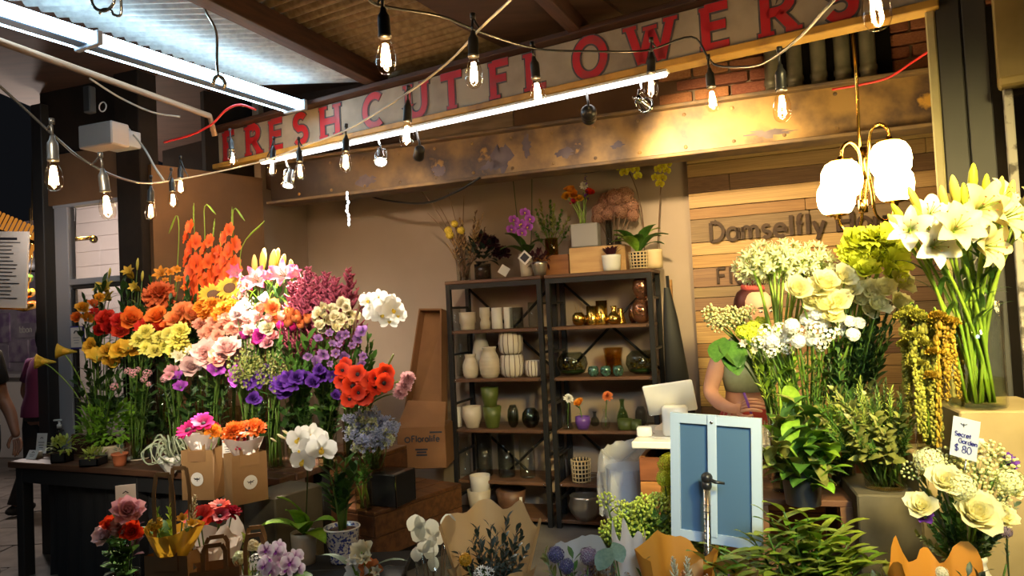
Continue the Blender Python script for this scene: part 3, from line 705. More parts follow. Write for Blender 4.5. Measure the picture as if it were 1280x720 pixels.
MB().tube(curve([at(x, y, 2.6) - h0 for x, y in ((124, 18), (128, 12), (138, 12), (142, 18), (151, 18), (151, -6))], 24), .005, 7).build('loop', 'steel_pole', hk2)
bx = thing('junction_box', 'plain white electrical box mounted above the glazed shop window', 'electrical box', at(130, 171, 4.35) )
Mb = frame(V((0, 0, 0)), U, N)
MB().box((0, 0, 0), (.27, .13, .14), bev=.008).build('case', 'box_cream', bx, Mb, smooth=False)
MB().box((0, .12, 0), (.2, .12, .1), bev=.004).build('wall_bracket', 'frame_grey', bx, Mb, smooth=False)
sb = thing('wall_gadget', 'small grey switch box with a metal ring above the white box', 'switch', at(112, 125, 4.6))
MB().box((0, 0, 0), (.06, .05, .17), Mb, bev=.006).build('case', 'column_grey', sb, smooth=False)
MB().tube([Mb @ V((.11 + .03 * math.cos(k * pi / 8), 0, -.06 + .03 * math.sin(k * pi / 8))) for k in range(16)], .004, 5, closed=True).build('ring', 'white_paint', sb)
# --- the stall beyond the glazed partition and the walkway
mat('poster_purple', (.26, .17, .32), .6, col2=(.50, .42, .50), scale=6, detail=3, lo=.4, hi=.62)
mat('poster_pale', (.50, .44, .50), .6, col2=(.30, .25, .33), scale=4, detail=3)
mat('menu_paper', (.72, .66, .60), .6); mat('ink', (.02, .02, .03), .6); mat('ink_blue', (.03, .03, .22), .6)
mat('counter_white', (.60, .56, .52), .5); mat('grey_tile', (.35, .33, .33), .6)
def off(pl, k): return (pl[0] + pl[1] * k, pl[1])
PS = off(P_WIN, 2.3)
a, b = on(PS, 78, 300)[0], on(PS, 190, 300)[0]
ws = struct(MB().box(((a + b) / 2, .06, 1.6), (b - a, .04, 3.2)).build('wall_neighbour', 'shiplap', None, frame(PS[0], U, N), smooth=False), 'white board wall of the stall behind the glass')
bm_ = MB().box((0, 0, 0), (1, 1, 1), bev=.01).mesh('board', 'shiplap', False)
for i in range(14): link('board', bm_, ws, T((a + b) / 2, .03, .9 + i * .165) @ S((b - a, .025, .16)))
PL = off(P_WIN, 3.6)
a, b = on(PL, -60, 400)[0], on(PL, 82, 400)[0]; zz = [on(PL, 25, y)[1] for y in (342, 410, 470)]
wf = struct(MB().box(((a + b) / 2, .05, 1.6), (b - a, .04, 3.2)).build('wall_far', 'poster_pale', None, frame(PL[0], U, N), smooth=False), 'purple-grey picture wall across the walkway')
for i, (x0, x1, y0, y1, m) in enumerate(((-4, 11, 392, 428, 'poster_purple'), (20, 53, 382, 403, 'poster_purple'), (22, 53, 405, 421, 'poster_pale'), (10, 34, 426, 452, 'poster_purple'), (37, 54, 424, 450, 'poster_purple'), (-4, 10, 432, 460, 'poster_pale'))):
 p0, p1 = on(PL, x0, y0), on(PL, x1, y1)
 MB().box(((p0[0] + p1[0]) / 2, .02, (p0[1] + p1[1]) / 2), (p1[0] - p0[0], .02, p0[1] - p1[1])).build('picture', m, wf, smooth=False)
p0 = on(PL, 24, 416); write('bbon', T(p0[0], .005, p0[1]), .09, .014, wf, 'white_paint', .004, .05)
PC = off(P_WIN, 2.7)
a, b = on(PC, -60, 500)[0], on(PC, 45, 500)[0]; zt = on(PC, 25, 472)[1]
ct = thing('stall_counter', 'white counter of the stall across the walkway, with small plants on it', 'counter', frame(uv(PC, (a + b) / 2, 0), U, N))
MB().box((0, .3, zt / 2), (b - a, .5, zt), bev=.01).build('front', 'counter_white', ct, smooth=False)
MB().box((0, .28, zt + .02), (b - a + .05, .6, .05), bev=.01).build('worktop', 'grey_tile', ct, smooth=False)
lf = MB()
# hanging tiered baskets with produce
def balls(mb, n, rad, r, z):
 for _ in range(n):
  a = R.uniform(0, 2 * pi); q = rad * math.sqrt(R.random()); mb.ball((q * math.cos(a), q * math.sin(a), z + R.uniform(0, r)), r, 8, 5)
mat('fruit_yellow', (.75, .48, .03), .45, rnd=.1); mat('fruit_orange', (.80, .18, .02), .45, rnd=.1); mat('leaf_plain', (.10, .22, .03), .5)
bs = thing('produce_basket', 'tiered hanging basket holding limes, lemons and tomatoes', 'basket', at(32, 378, 7.2)); o0 = at(32, 378, 7.2)
for (py, m, n, nm) in ((347, 'leaf_plain', 14, 'lime'), (365, 'fruit_yellow', 18, 'lemon'), (380, 'fruit_orange', 22, 'tomato')):
 p = at(30, py, 7.2) - o0; rad = .055 + .03 * (py - 347) / 20
 MB().lathe([(.02, -.07), (rad, -.04), (rad + .015, 0), (rad + .02, 0), (rad + .005, -.045), (.02, -.075)], 16, T(p)).build('tray', 'brass', bs)
 fr = MB(); balls(fr, n, rad, .03, -.02); f = fr.build(nm + '_pile', m, bs, T(p)); f['kind'] = 'stuff'
MB().tube([at(40, 200, 7.2) - o0, at(40, 325, 7.2) - o0, (0, 0, -.05)], .004, 5).build('chain', 'brass', bs)
pd = thing('dome_pendant', 'black dome pendant lamp hanging over the far stall', 'lamp', at(39, 333, 7.4))
MB().lathe([(.02, .09), (.06, .08), (.13, .02), (.16, -.05), (.155, -.05), (.12, .02), (.0, .07)], 20).build('shade', 'matt_black', pd)
MB().lathe([(.02, .09), (.02, .14), (.0, .15)], 10).tube([(0, 0, .14), (0, 0, .6)], .006, 6).build('cord', 'brass', pd)
# menu board and slatted awning, its orange light put in as glow
PM = off(P_WIN, .35)
p0, p1 = at(-14, 386, 4.9), at(36, 288, 4.9)
mo = thing('menu_board', 'white printed menu board hanging beside the walkway', 'menu', p0.lerp(p1, .5)); c = p0.lerp(p1, .5)
w = abs(p1.x - p0.x); hh = p1.z - p0.z
Mm = Matrix.Rotation(-.18, 4, 'Z') @ Matrix.Rotation(.07, 4, 'Y')
MB().box((0, 0, 0), (w, .015, hh), Mm).build('panel', 'menu_paper', mo, smooth=False)
MB().box((0, -.004, -hh / 2 - .006), (w, .03, .012), Mm).build('bottom_edge', 'brass', mo, smooth=False)
for i in range(17):
 z = hh / 2 - .05 - i * (hh - .09) / 17; l = w * R.uniform(.45, .8)
 MB().box((-w * .42 + l / 2, -.0095, z), (l, .003, .006 if i else .016), Mm).build('print_line', 'ink', mo, smooth=False)
aw = thing('slatted_awning', 'orange-lit slatted awning of the far stall', 'awning', at(28, 295, 6.4)); o0 = at(28, 295, 6.4)
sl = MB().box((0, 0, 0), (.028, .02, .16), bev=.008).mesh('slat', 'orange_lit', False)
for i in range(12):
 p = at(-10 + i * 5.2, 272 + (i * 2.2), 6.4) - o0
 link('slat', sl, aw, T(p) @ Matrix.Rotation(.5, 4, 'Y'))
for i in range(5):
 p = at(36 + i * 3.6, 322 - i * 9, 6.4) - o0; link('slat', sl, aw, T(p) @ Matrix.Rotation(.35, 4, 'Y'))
bar('rail', at(-20, 282, 6.35) - o0, at(52, 306, 6.35) - o0, .03, .03, 'brass', aw)
# things seen through the glass
pl2 = thing('bar_pendant', 'long slim pendant lamp seen through the shop window', 'lamp', at(100, 299, 6.1)); o0 = at(100, 299, 6.1)
MB().tube([at(60, 302, 6.1) - o0, at(117, 297, 6.1) - o0], .018, 8).ball(at(117, 299, 6.1) - o0, .035, 8, 6).build('tube', 'brass', pl2)
MB().tube([at(94, 298, 6.1) - o0, at(95, 205, 6.1) - o0, at(96, 120, 6.1) - o0], .006, 5).build('cord', 'matt_black', pl2)
bp = thing('pendant_bulb', 'single glowing bulb on a black cord behind the window glass', 'lamp', at(87, 335, 5.6) )
MB().tube([(0, 0, .0), (0, 0, .1), (0, 0, 3.3 - at(87, 335, 5.6).z)], [.012, .012, .004], 8).build('cord', 'matt_black', bp); MB().ball((0, 0, -.04), (.026, .026, .045), 12, 8).build('bulb', 'filament', bp)
certificate = thing('framed_notice', 'small notice in a blue frame fixed to the grey window post', 'notice', frame(at(97, 422, 4.9), U, N))
MB().box((0, 0, 0), (.125, .012, .155), bev=.003).build('frame', 'poster_blue' if False else 'ink_blue', certificate, smooth=False)
MB().box((0, -.007, .002), (.105, .004, .135)).build('sheet', 'menu_paper', certificate, smooth=False)
MB().ribbon([(-.02, .03), (-.008, .045), (.008, .045), (.02, .03)], .007, .003, M=T(0, -.009, 0)).build('crest', 'ink', certificate, smooth=False)
for i in range(3): MB().box((0, -.0095, -.0 - i * .018), (.06 - i * .01, .002, .004)).build('print_line', 'frame_grey', certificate, smooth=False)
for x, y, d, e, col_ in ((100, 280, 6.0, 34, (1, .80, .62)), (20, 330, 6.8, 120, (1, .84, .76)), (28, 330, 4.6, 4, (1, .85, .75))):  # bare point lights; the last is added to brighten the menu board
 l = bpy.data.lights.new('stall_light', 'POINT'); l.energy = e; l.color = col_; l.shadow_soft_size = .12
 o = bpy.data.objects.new('stall_light', l); COL.objects.link(o); o.location = at(x, y, d) + Z * .25
# --- people
mat('skin', (.72, .41, .31), .5, col2=(.66, .35, .26), scale=8, spec=.35); mat('skin_dark', (.25, .12, .075), .5)
mat('hair_red', (.05, .012, .012), .4, col2=(.09, .022, .018), scale=3, stretch=(14, 14, 2), bump=.3); mat('hair_black', (.012, .01, .01), .45)
mat('sage_top', (.34, .42, .30), .75, col2=(.30, .37, .26), scale=30); mat('coral_trousers', (.62, .09, .09), .75); mat('scrunchie', (.50, .08, .07), .8, col2=(.4, .05, .05), scale=40, bump=.4)
mat('cloth_black', (.012, .012, .014), .8); mat('denim_dark', (.016, .02, .03), .8); mat('cloth_plum', (.10, .012, .07), .8); mat('purple_pen', (.22, .06, .55), .35)
mat('eye_white', (.7, .66, .62), .3); mat('lip', (.45, .12, .10), .5)
def skin_mesh(J, E, root, sub=2):
 me = bpy.data.meshes.new('skin'); names = list(J)
 me.from_pydata([J[k][0] for k in names], [(names.index(a), names.index(b)) for a, b in E], [])
 o = bpy.data.objects.new('skin', me); COL.objects.link(o)
 m = o.modifiers.new('s', 'SKIN'); m.use_smooth_shade = True
 sv = me.skin_vertices[0].data
 for i, k in enumerate(names):
  r = J[k][1]; sv[i].radius = (r, r) if isinstance(r, (int, float)) else r
  sv[i].use_root = (k == root)
 q = o.modifiers.new('b', 'SUBSURF'); q.levels = sub
 dg = bpy.context.evaluated_depsgraph_get(); dg.update()
 ev = o.evaluated_get(dg); m2 = ev.to_mesh()
 vs = [v.co.copy() for v in m2.vertices]; fs = [tuple(p.vertices) for p in m2.polygons]
 ev.to_mesh_clear(); bpy.data.objects.remove(o); bpy.data.meshes.remove(me)
 return vs, fs
def hand(J, E, wrist, dirv, palm_n, side, curl, pre):
 """five finger chains from the wrist; dirv: towards the fingers; palm_n: out of the palm"""
 d = V(dirv).normalized(); n = V(palm_n).normalized(); s = d.cross(n).normalized() * side; w = J[wrist][0]
 J[pre + 'palm'] = (w + d * .045, (.036, .018)); E.append((wrist, pre + 'palm'))
 out = []
 for k, (o_, L) in enumerate(((-.030, .062), (-.010, .075), (.010, .072), (.028, .055))):
  b = w + d * .085 + s * o_; p = b; dd = d.copy(); chain = [w + d * .05 + s * o_ * .8]
  for j in range(3):
   chain.append(p.copy()); dd = (dd + n * math.tan(curl * .6)).normalized(); p = p + dd * L / 2.6
  chain.append(p); out.append((chain, .0085))
 th = [w + d * .02 - s * .025, w + d * .045 - s * .05 + n * .01, w + d * .075 - s * .06 + n * .02, w + d * .095 - s * .055 + n * .025]
 out.append((th, .0095))
 return out
def figure(name, label, M, J, E, mats, fingers=(), face=None):
 root = thing(name, label, 'person', M)
 mb = MB(); mb.add(*skin_mesh(J, E, 'pelvis'))
 for ch, r in fingers: mb.tube(ch, [r * 1.1] * (len(ch) - 1) + [r * .75], 8).ball(ch[-1], r * .75, 8, 4)
 if face:
  c, fd, k = face      # head centre, facing direction, size
  q = V(fd).normalized(); F = Matrix.Translation(c) @ q.to_track_quat('-Y', 'Z').to_matrix().to_4x4() @ S(k)
  # skull, jaw, nose, ears
  prof = [(0, -.118), (.030, -.116), (.045, -.10), (.056, -.075), (.066, -.045), (.073, -.01), (.077, .03), (.076, .06), (.066, .09), (.045, .11), (0, .12)]
  mb.lathe(prof, 22, F @ S((1, 1.18, 1)))
  mb.petal(F @ T(0, -.085, .018) @ Matrix.Rotation(pi, 4, 'Z') @ Matrix.Rotation(0, 4, 'X'), .001, .001, nu=1, nv=1)
  mb.add([F @ V(v) for v in ((0, -.088, .022), (-.016, -.082, -.028), (.016, -.082, -.028), (0, -.112, -.024), (0, -.084, -.038), (-.008, -.088, -.0), (.008, -.088, 0))], [(0, 5, 3), (0, 3, 6), (5, 1, 3), (6, 3, 2), (1, 4, 3), (2, 3, 4)])
  for sx in (-1, 1): mb.ball((sx * .077, .01, .0), (.012, .022, .034), 8, 6, M=F)
 b = mb.build('body', mats, root)
 if face:
  for sx in (-1, 1):
   e = MB().ball((sx * .031, -.0815, .014), (.014, .008, .007), 10, 6, M=F).build('eye', 'eye_white', root)
   MB().ball((sx * .031, -.0885, .0125), (.006, .003, .006), 8, 5, M=F).build('iris', 'hair_black', e)
   MB().tube([F @ V((sx * .014, -.089, .030)), F @ V((sx * .032, -.089, .036)), F @ V((sx * .05, -.078, .031))], [.003, .004, .002], 6).build('eyebrow', 'hair_black', root)
  MB().ball((0, -.083, -.062), (.022, .009, .008), 10, 6, M=F).build('lips', 'lip', root)
 return root
def loft(name, rings, m, parent, n=22, k=1.0):
 """cloth around the trunk: rings of (centre, half width, half depth)"""
 mb = MB(); vs = [V((c[0] + a * math.cos(2 * pi * j / n), c[1] + b * math.sin(2 * pi * j / n), c[2])) * k for c, a, b in rings for j in range(n)]
 mb.add(vs, [(i * n + j, i * n + (j + 1) % n, (i + 1) * n + (j + 1) % n, (i + 1) * n + j) for i in range(len(rings) - 1) for j in range(n)])
 return mb
def shell(name, J, E, rootk, m, parent, sub=2):
 return MB().add(*skin_mesh(J, E, rootk, sub)).build(name, m, parent)
# the florist behind the counter
wd = 3.95; wp = at(938, 500, wd); wp.z = 0
Mw = T(wp) @ rotz(.12) @ S((1.04, 1.04, .972))
J = {'pelvis': (V((0, .03, .93)), (.15, .12)), 'waist': (V((0, .015, 1.05)), (.118, .095)), 'chest': (V((.0, 0, 1.20)), (.135, .105)), 'upper': (V((.0, -.01, 1.31)), (.105, .075)),
     'neck': (V((.0, -.02, 1.385)), .05), 'neck2': (V((.005, -.045, 1.45)), .047), 'head': (V((.005, -.06, 1.52)), .06),
     'sh_a': (V((-.145, -.0, 1.315)), .055), 'el_a': (V((-.215, .02, 1.085)), .043), 'fo_a': (V((-.20, -.09, 1.03)), .038), 'wr_a': (V((-.165, -.19, 1.015)), .026),
     'sh_b': (V((.145, -.0, 1.315)), .055), 'el_b': (V((.235, -.03, 1.08)), .043), 'fo_b': (V((.18, -.16, 1.0)), .037), 'wr_b': (V((.105, -.26, .955)), .026),
     'hip_a': (V((-.09, .02, .86)), .105), 'kn_a': (V((-.10, .0, .48)), .062), 'an_a': (V((-.10, .03, .08)), .04), 'to_a': (V((-.10, -.10, .03)), .035),
     'hip_b': (V((.09, .02, .86)), .105), 'kn_b': (V((.10, .0, .48)), .062), 'an_b': (V((.10, .03, .08)), .04), 'to_b': (V((.10, -.10, .03)), .035)}
E = [('pelvis', 'waist'), ('waist', 'chest'), ('chest', 'upper'), ('upper', 'neck'), ('neck', 'neck2'), ('neck2', 'head')]
for s in 'ab': E += [('upper', 'sh_' + s), ('sh_' + s, 'el_' + s), ('el_' + s, 'fo_' + s), ('fo_' + s, 'wr_' + s), ('pelvis', 'hip_' + s), ('hip_' + s, 'kn_' + s), ('kn_' + s, 'an_' + s), ('an_' + s, 'to_' + s)]
fa_ = hand(J, E, 'wr_a', (.25, -.75, .35), (.8, .0, -.35), 1, 1.0, 'a_') + hand(J, E, 'wr_b', (-.55, -.75, -.28), (0, 0, -1), -1, .12, 'b_')
hc = V((.01, -.085, 1.535)); hf = (.30, -1, -.22)
w = figure('person', 'woman in a sage crop top and coral trousers writing at the counter', Mw, J, E, 'skin', fa_, (hc, hf, 1.0))
loft('crop_top', [((0, .01, 1.085), .112, .098), ((0, .008, 1.09), .124, .108), ((0, 0, 1.13), .134, .118), ((0, -.012, 1.18), .148, .132), ((0, -.018, 1.23), .152, .134), ((0, -.01, 1.28), .140, .112), ((0, -.005, 1.315), .112, .094), ((0, -.005, 1.33), .096, .086)], 'sage_top', w).build('crop_top', 'sage_top', w)
for sx in (-1, 1): MB().tube(curve([V((sx * .082, -.075, 1.30)), V((sx * .085, -.06, 1.345)), V((sx * .08, .0, 1.372)), V((sx * .075, .065, 1.33)), V((sx * .075, .08, 1.29))], 12), [.019] * 13, 8).build('strap', 'sage_top', w)
def trousers(m, parent, JJ, top, k=1.0, fl=1.22):
 mb = loft('t', [((0, .02, top), .128, .112), ((0, .02, top - .01), .134, .118), ((0, .03, .97), .146, .118), ((0, .038, .92), .164, .126), ((0, .04, .87), .166, .126), ((0, .03, .82), .15, .11)], m, parent, k=k)
 for s in 'ab':
  h_, k_, a_ = JJ['hip_' + s][0], JJ['kn_' + s][0], JJ['an_' + s][0]
  mb.tube([h_ + V((0, 0, .03)) * k, h_.lerp(k_, .3), h_.lerp(k_, .7), k_, k_.lerp(a_, .4), a_ + V((0, 0, -.02))], [.095 * k, .1 * k, .082 * k, .072 * k, .068 * k, .06 * k], 12)
 return mb.build('trousers', m, parent)
trousers('coral_trousers', w, J, 1.012)
F = Matrix.Translation(hc) @ V(hf).to_track_quat('-Y', 'Z').to_matrix().to_4x4()
hm = MB().lathe([(.0, .132), (.05, .122), (.077, .09), (.086, .05), (.087, .01), (.08, -.04), (.06, -.075)], 22, F @ T(0, .022, .0) @ S((1, 1.12, 1)), fn=lambda q, i: 1.0 if math.sin(q) > -.45 or i < 2 else .86)
hair = hm.build('hair', 'hair_red', w)
MB().ball((0, .03, .165), (.052, .05, .046), 14, 9, M=F).build('bun', 'hair_red', hair)
MB().tube([F @ V((.042 * math.cos(k * pi / 9), .03 + .042 * math.sin(k * pi / 9), .125)) for k in range(18)], [.016 if k % 2 else .021 for k in range(18)], 8, closed=True).build('scrunchie', 'scrunchie', hair)
pen = J['wr_a'][0] + V((.02, -.085, .03))
tag(MB().tube([pen + V((-.012, 0, .07)), pen + V((.02, -.01, -.06)), pen + V((.026, -.012, -.075))], [.007, .006, .002], 8).build('pen', 'purple_pen', None, Mw), 'purple pen held in the writing hand of the woman', 'pen')
# passers-by on the walkway
def stroller(name, label, px, d, yaw, h, top, legs, arm_bent, hairm, skinm, head_dir=(0, -1, 0)):
 p = at(px, 600, d); p.z = 0; k = h / 1.62
 Jp = {a: (b[0] * k, tuple(x * k for x in b[1]) if isinstance(b[1], tuple) else b[1] * k) for a, b in J.items() if 'palm' not in a}
 for s, sx in (('a', -1), ('b', 1)):
  Jp['el_' + s] = (V((sx * .23, .03, 1.06)) * k, .043 * k); Jp['fo_' + s] = (V((sx * .24, -.03, .95)) * k, .038 * k); Jp['wr_' + s] = (V((sx * .225, -.08 if not arm_bent else -.12, .83)) * k, .026 * k)
 Jp['kn_a'] = (V((-.09, -.12, .5)) * k, .065); Jp['an_a'] = (V((-.09, -.10, .09)) * k, .045); Jp['to_a'] = (V((-.09, -.23, .035)) * k, .04)
 Jp['kn_b'] = (V((.09, .06, .48)) * k, .065); Jp['an_b'] = (V((.09, .22, .13)) * k, .045); Jp['to_b'] = (V((.09, .12, .035)) * k, .04)
 Ep = [e for e in E if 'palm' not in e[1]]; fg = []
 for s, sd in (('a', 1), ('b', -1)): fg += hand(Jp, Ep, 'wr_' + s, (0, -.25, -1), (1 if s == 'a' else -1, 0, 0), sd, .35, s + '_')
 hcp = V((.005, -.07, 1.535)) * k
 o = figure(name, label, T(p) @ rotz(yaw), Jp, Ep, skinm, fg, (hcp, head_dir, k))
 mb = loft('shirt', [((0, .03, .86), .17, .15), ((0, .03, .94), .168, .142), ((0, .015, 1.06), .142, .122), ((0, 0, 1.18), .152, .128), ((0, -.005, 1.27), .152, .112), ((0, -.005, 1.34), .12, .09), ((0, -.01, 1.375), .07, .066), ((0, -.01, 1.39), .058, .058)], top, o, k=k)
 for s in 'ab':
  h_, e_ = Jp['sh_' + s][0], Jp['el_' + s][0]
  mb.tube([h_.lerp(V((0, 0, h_.z)), .45), h_, h_.lerp(e_, .3), h_.lerp(e_, .62)], [.06 * k, .068 * k, .066 * k, .066 * k], 12)
 mb.build('shirt', top, o)
 trousers(legs, o, Jp, 1.0, k)
 for s in 'ab':
  a_, t_ = Jp['an_' + s][0], Jp['to_' + s][0]
  MB().ball(a_.lerp(t_, .5) + V((0, 0, -.01)), (.048, .13, .05), 12, 7).build('shoe', 'cloth_black', o)
 F2 = Matrix.Translation(hcp) @ V(head_dir).to_track_quat('-Y', 'Z').to_matrix().to_4x4() @ S(k)
 MB().lathe([(.0, .132), (.05, .122), (.077, .09), (.086, .05), (.087, .0), (.08, -.06), (.066, -.1)], 20, F2 @ T(0, .024, 0) @ S((1, 1.12, 1)), fn=lambda q, i: 1.0 if math.sin(q) > -.3 or i < 2 else .85).build('hair', hairm, o)
 return o
stroller('person', 'passer-by in a black T-shirt and dark trousers at the walkway edge', -34, 4.75, 1.35, 1.74, 'cloth_black', 'denim_dark', False, 'hair_black', 'skin_dark')
stroller('person', 'passer-by in a plum top half hidden behind the black door post', 58, 6.3, 2.7, 1.60, 'cloth_plum', 'cloth_black', True, 'hair_black', 'skin_dark')
# --- flower and leaf materials
def petalmat(name, col, tip=None, rnd=.1, trans=.28, **k): k.setdefault('lo', .12); k.setdefault('hi', .85); return mat(name, tuple(c * (.86 if min(col) > .25 else .6) for c in col), .5, tip=tip or tuple(min(1, c * 1.15 + .01) for c in col), rnd=rnd, trans=trans, spec=.3, **k)  # base colour darkened to paint in shade between petals
petalmat('p_rose_orange', (.75, .12, .015), (.85, .20, .03)); petalmat('p_rose_red', (.60, .025, .012), (.68, .04, .02)); petalmat('p_rose_peach', (.85, .38, .10), (.88, .30, .10))
petalmat('p_gold', (.78, .45, .03), (.80, .40, .03)); petalmat('p_yellow', (.85, .60, .06), (.86, .52, .05)); petalmat('p_yellow_green', (.74, .62, .07), (.86, .78, .18)); petalmat('p_orange', (.82, .28, .02), (.84, .32, .03))
petalmat('p_celosia', (.58, .08, .02), (.74, .17, .05)); petalmat('p_pink_pale', (.86, .52, .50), (.86, .60, .58)); petalmat('p_pink_dusty', (.58, .36, .36), (.72, .50, .48)); petalmat('p_coral', (.82, .30, .20), (.85, .42, .30))
petalmat('p_pink', (.80, .25, .34), (.86, .45, .50)); petalmat('p_white_pink', (.85, .40, .45), (.90, .82, .80)); petalmat('p_magenta', (.55, .03, .30), (.62, .05, .42)); petalmat('p_violet', (.34, .05, .45), (.48, .10, .60))
petalmat('p_purple', (.09, .02, .26), (.16, .05, .42)); petalmat('p_lavender', (.24, .09, .36), (.40, .20, .52)); petalmat('p_cream', (.80, .70, .38), (.90, .84, .62)); petalmat('p_white', (.88, .88, .82), (.92, .92, .90), rnd=.04)
petalmat('p_lily_white', (.56, .62, .18), (.78, .76, .62), rnd=.04, lo=.05, hi=.5); petalmat('p_lily_cream', (.55, .56, .12), (.76, .68, .36), rnd=.05, lo=.05, hi=.5); petalmat('p_lily_gold', (.62, .46, .04), (.74, .52, .06)); petalmat('p_lily_pink', (.90, .82, .76), (.80, .10, .22), lo=.1, hi=.8)
petalmat('p_red', (.72, .02, .01), (.80, .05, .015)); petalmat('p_crimson', (.35, .01, .03), (.45, .015, .05)); petalmat('p_red_white', (.75, .03, .05), (.85, .5, .5)); petalmat('p_astilbe', (.42, .06, .13), (.52, .11, .19)); petalmat('p_blue', (.42, .48, .72), (.62, .66, .84)); petalmat('p_hydrangea', (.44, .20, .12), (.56, .30, .20))
petalmat('p_lime', (.60, .70, .03), (.74, .80, .08)); petalmat('p_green_white', (.62, .68, .30), (.86, .88, .60)); petalmat('p_rose_white', (.94, .89, .44), (.95, .92, .62), rnd=.04, trans=.45); petalmat('p_orchid_yellow', (.80, .66, .02), (.85, .78, .05)); petalmat('p_orchid_lilac', (.62, .34, .58), (.86, .80, .86)); petalmat('p_lunaria', (.66, .62, .46), (.72, .70, .56), trans=.45)
petalmat('p_amaranth', (.28, .28, .035), (.37, .36, .055), rnd=.15); petalmat('p_amaranth_gold', (.36, .22, .02), (.45, .30, .03), rnd=.1); petalmat('p_fuchsia', (.55, .01, .14), (.62, .02, .2)); petalmat('p_dried_blue', (.08, .08, .20), (.16, .14, .30)); petalmat('p_dried_mauve', (.22, .14, .22), (.30, .22, .30))
mat('seed_brown', (.07, .03, .012), .8, col2=(.14, .06, .02), scale=60); mat('seed_black', (.015, .008, .01), .7); mat('stamen', (.28, .10, .02), .6); mat('stamen_yellow', (.72, .5, .03), .5)
def leafmat(name, col, c2, rnd=.25, trans=.22, rough=.42): return mat(name, col, rough, col2=c2, scale=9, rnd=rnd, trans=trans, spec=.4)
leafmat('l_dark', (.022, .055, .012), (.035, .08, .018)); leafmat('l_green', (.05, .13, .018), (.08, .18, .03)); leafmat('l_bright', (.16, .32, .02), (.25, .42, .04)); leafmat('l_lime', (.30, .40, .03), (.42, .50, .06)); leafmat('l_olive', (.17, .19, .04), (.25, .26, .07)); leafmat('l_eucalyptus', (.12, .19, .13), (.18, .25, .17)); leafmat('l_brown', (.10, .055, .03), (.16, .085, .045)); leafmat('l_tan', (.36, .22, .10), (.48, .30, .14)); leafmat('l_black', (.02, .035, .025), (.035, .05, .035)); leafmat('l_wine', (.05, .012, .02), (.08, .02, .03)); leafmat('l_air', (.34, .40, .26), (.44, .48, .34)); leafmat('l_yellow_green', (.26, .34, .05), (.38, .44, .09))
mat('stem_green', (.09, .17, .025), .45, rnd=.2, trans=.1); mat('stem_bright', (.20, .32, .03), .4, rnd=.15, trans=.1); mat('stem_brown', (.10, .05, .025), .6); mat('stem_dark', (.03, .05, .015), .5); mat('berry_green', (.52, .60, .08), .35, rnd=.2); mat('berry_cream', (.56, .55, .26), .4, rnd=.15); mat('twig', (.16, .09, .05), .7)
# --- flower heads, about one unit across, facing +Z
PR = {}
GA = 2.399963
def lerp(a, b, t): return [x + (y - x) * t for x, y in zip(a, b)]
def proto(key, fn, m): PR[key] = fn().mesh(key, m); return PR[key]
def rose(n=20, seed=1, open_=1.0, ruff=.0):
 r = random.Random(seed); mb = MB()
 for k in range(n):
  o = k / (n - 1); phi = k * GA + r.uniform(-.2, .2)
  b = lerp([84, 92, 104, 96], [12, 62 - 10 * open_, 48 - 20 * open_, -10 - 25 * open_], o ** .9)
  mb.petal(rotz(phi) @ T(0, .015 + .05 * o, -.2 - .05 * o), .40 + .20 * o + r.uniform(-.03, .03), .26 + .36 * o, b, .45, 4, 4, (.66, .35, .45), ruff)
 return mb
def ruffle(n=64, seed=2, L=.5, W=.26, deep=80, tw=.8, wave=.16):
 r = random.Random(seed); mb = MB()
 for k in range(n):
  o = (k + .5) / n; phi = k * GA; a = deep * (1 - o) + r.uniform(-8, 8) - 6
  mb.petal(rotz(phi) @ T(0, .02, -.14), L * (.82 + .25 * o) * r.uniform(.9, 1.08), W * r.uniform(.8, 1.2), (a + 12, a, a - 24), .2, 3, 2, (.85, .2, tw), wave)
 return mb
def daisy(n=14, rows=2, seed=3, W=.2, L=.34, r0=.14, bend=(8, 4, -6), disc=True, dh=.05, sh=(.55, .4, .3), cup=-.1):
 r = random.Random(seed); mb = MB()
 for q in range(rows):
  for k in range(n):
   phi = 2 * pi * (k + .5 * q) / n + r.uniform(-.1, .1)
   mb.petal(rotz(phi) @ T(0, r0 * .8, -.02 * q), L * r.uniform(.92, 1.1), W, [b + q * -6 + r.uniform(-8, 8) + 10 * (rows - 1 - q) for b in bend], cup, 4, 2, sh)
 if disc: mb.ball((0, 0, .0), (r0, r0, dh), 14, 7, m=1)
 return mb
def cupflower(n=6, seed=4, W=.5, L=.7, bend=(20, 80, 86, 60), wave=.05):
 r = random.Random(seed); mb = MB()
 for k in range(n):
  mb.petal(rotz(2 * pi * k / n + r.uniform(-.15, .15)) @ T(0, .03 + .02 * (k % 2), -.28), L * r.uniform(.9, 1.05), W, [b + r.uniform(-5, 5) - 8 * (k % 2) for b in bend], .5, 5, 4, (.6, .3, .35), wave)
 return mb
def florets(mb, c, d, s, n=5, m=0, r=R, W=.55, bend=(15, 0)):
 M = aim(c, d, r.uniform(0, 6))
 for k in range(n): mb.petal(M @ rotz(2 * pi * k / n), s * .55, s * W, bend, .1, 2, 1, (.6, .3, .3), m=m)
def ball_cluster(n=70, seed=5, s=.2, rad=.42, np=4, up=-1., W=.7, squash=.9, bend=(15, 0)):
 r = random.Random(seed); mb = MB()
 for k in range(n):
  z = 1 - (1 - up) * (k + .5) / n; q = math.sqrt(max(0, 1 - z * z)); a = k * GA; d = V((q * math.cos(a), q * math.sin(a), z))
  rr = rad * r.uniform(.86, 1.08); florets(mb, V((d.x * rr, d.y * rr, d.z * rr * squash)), d, s * r.uniform(.85, 1.15), np, 0, r, W, bend)
 return mb
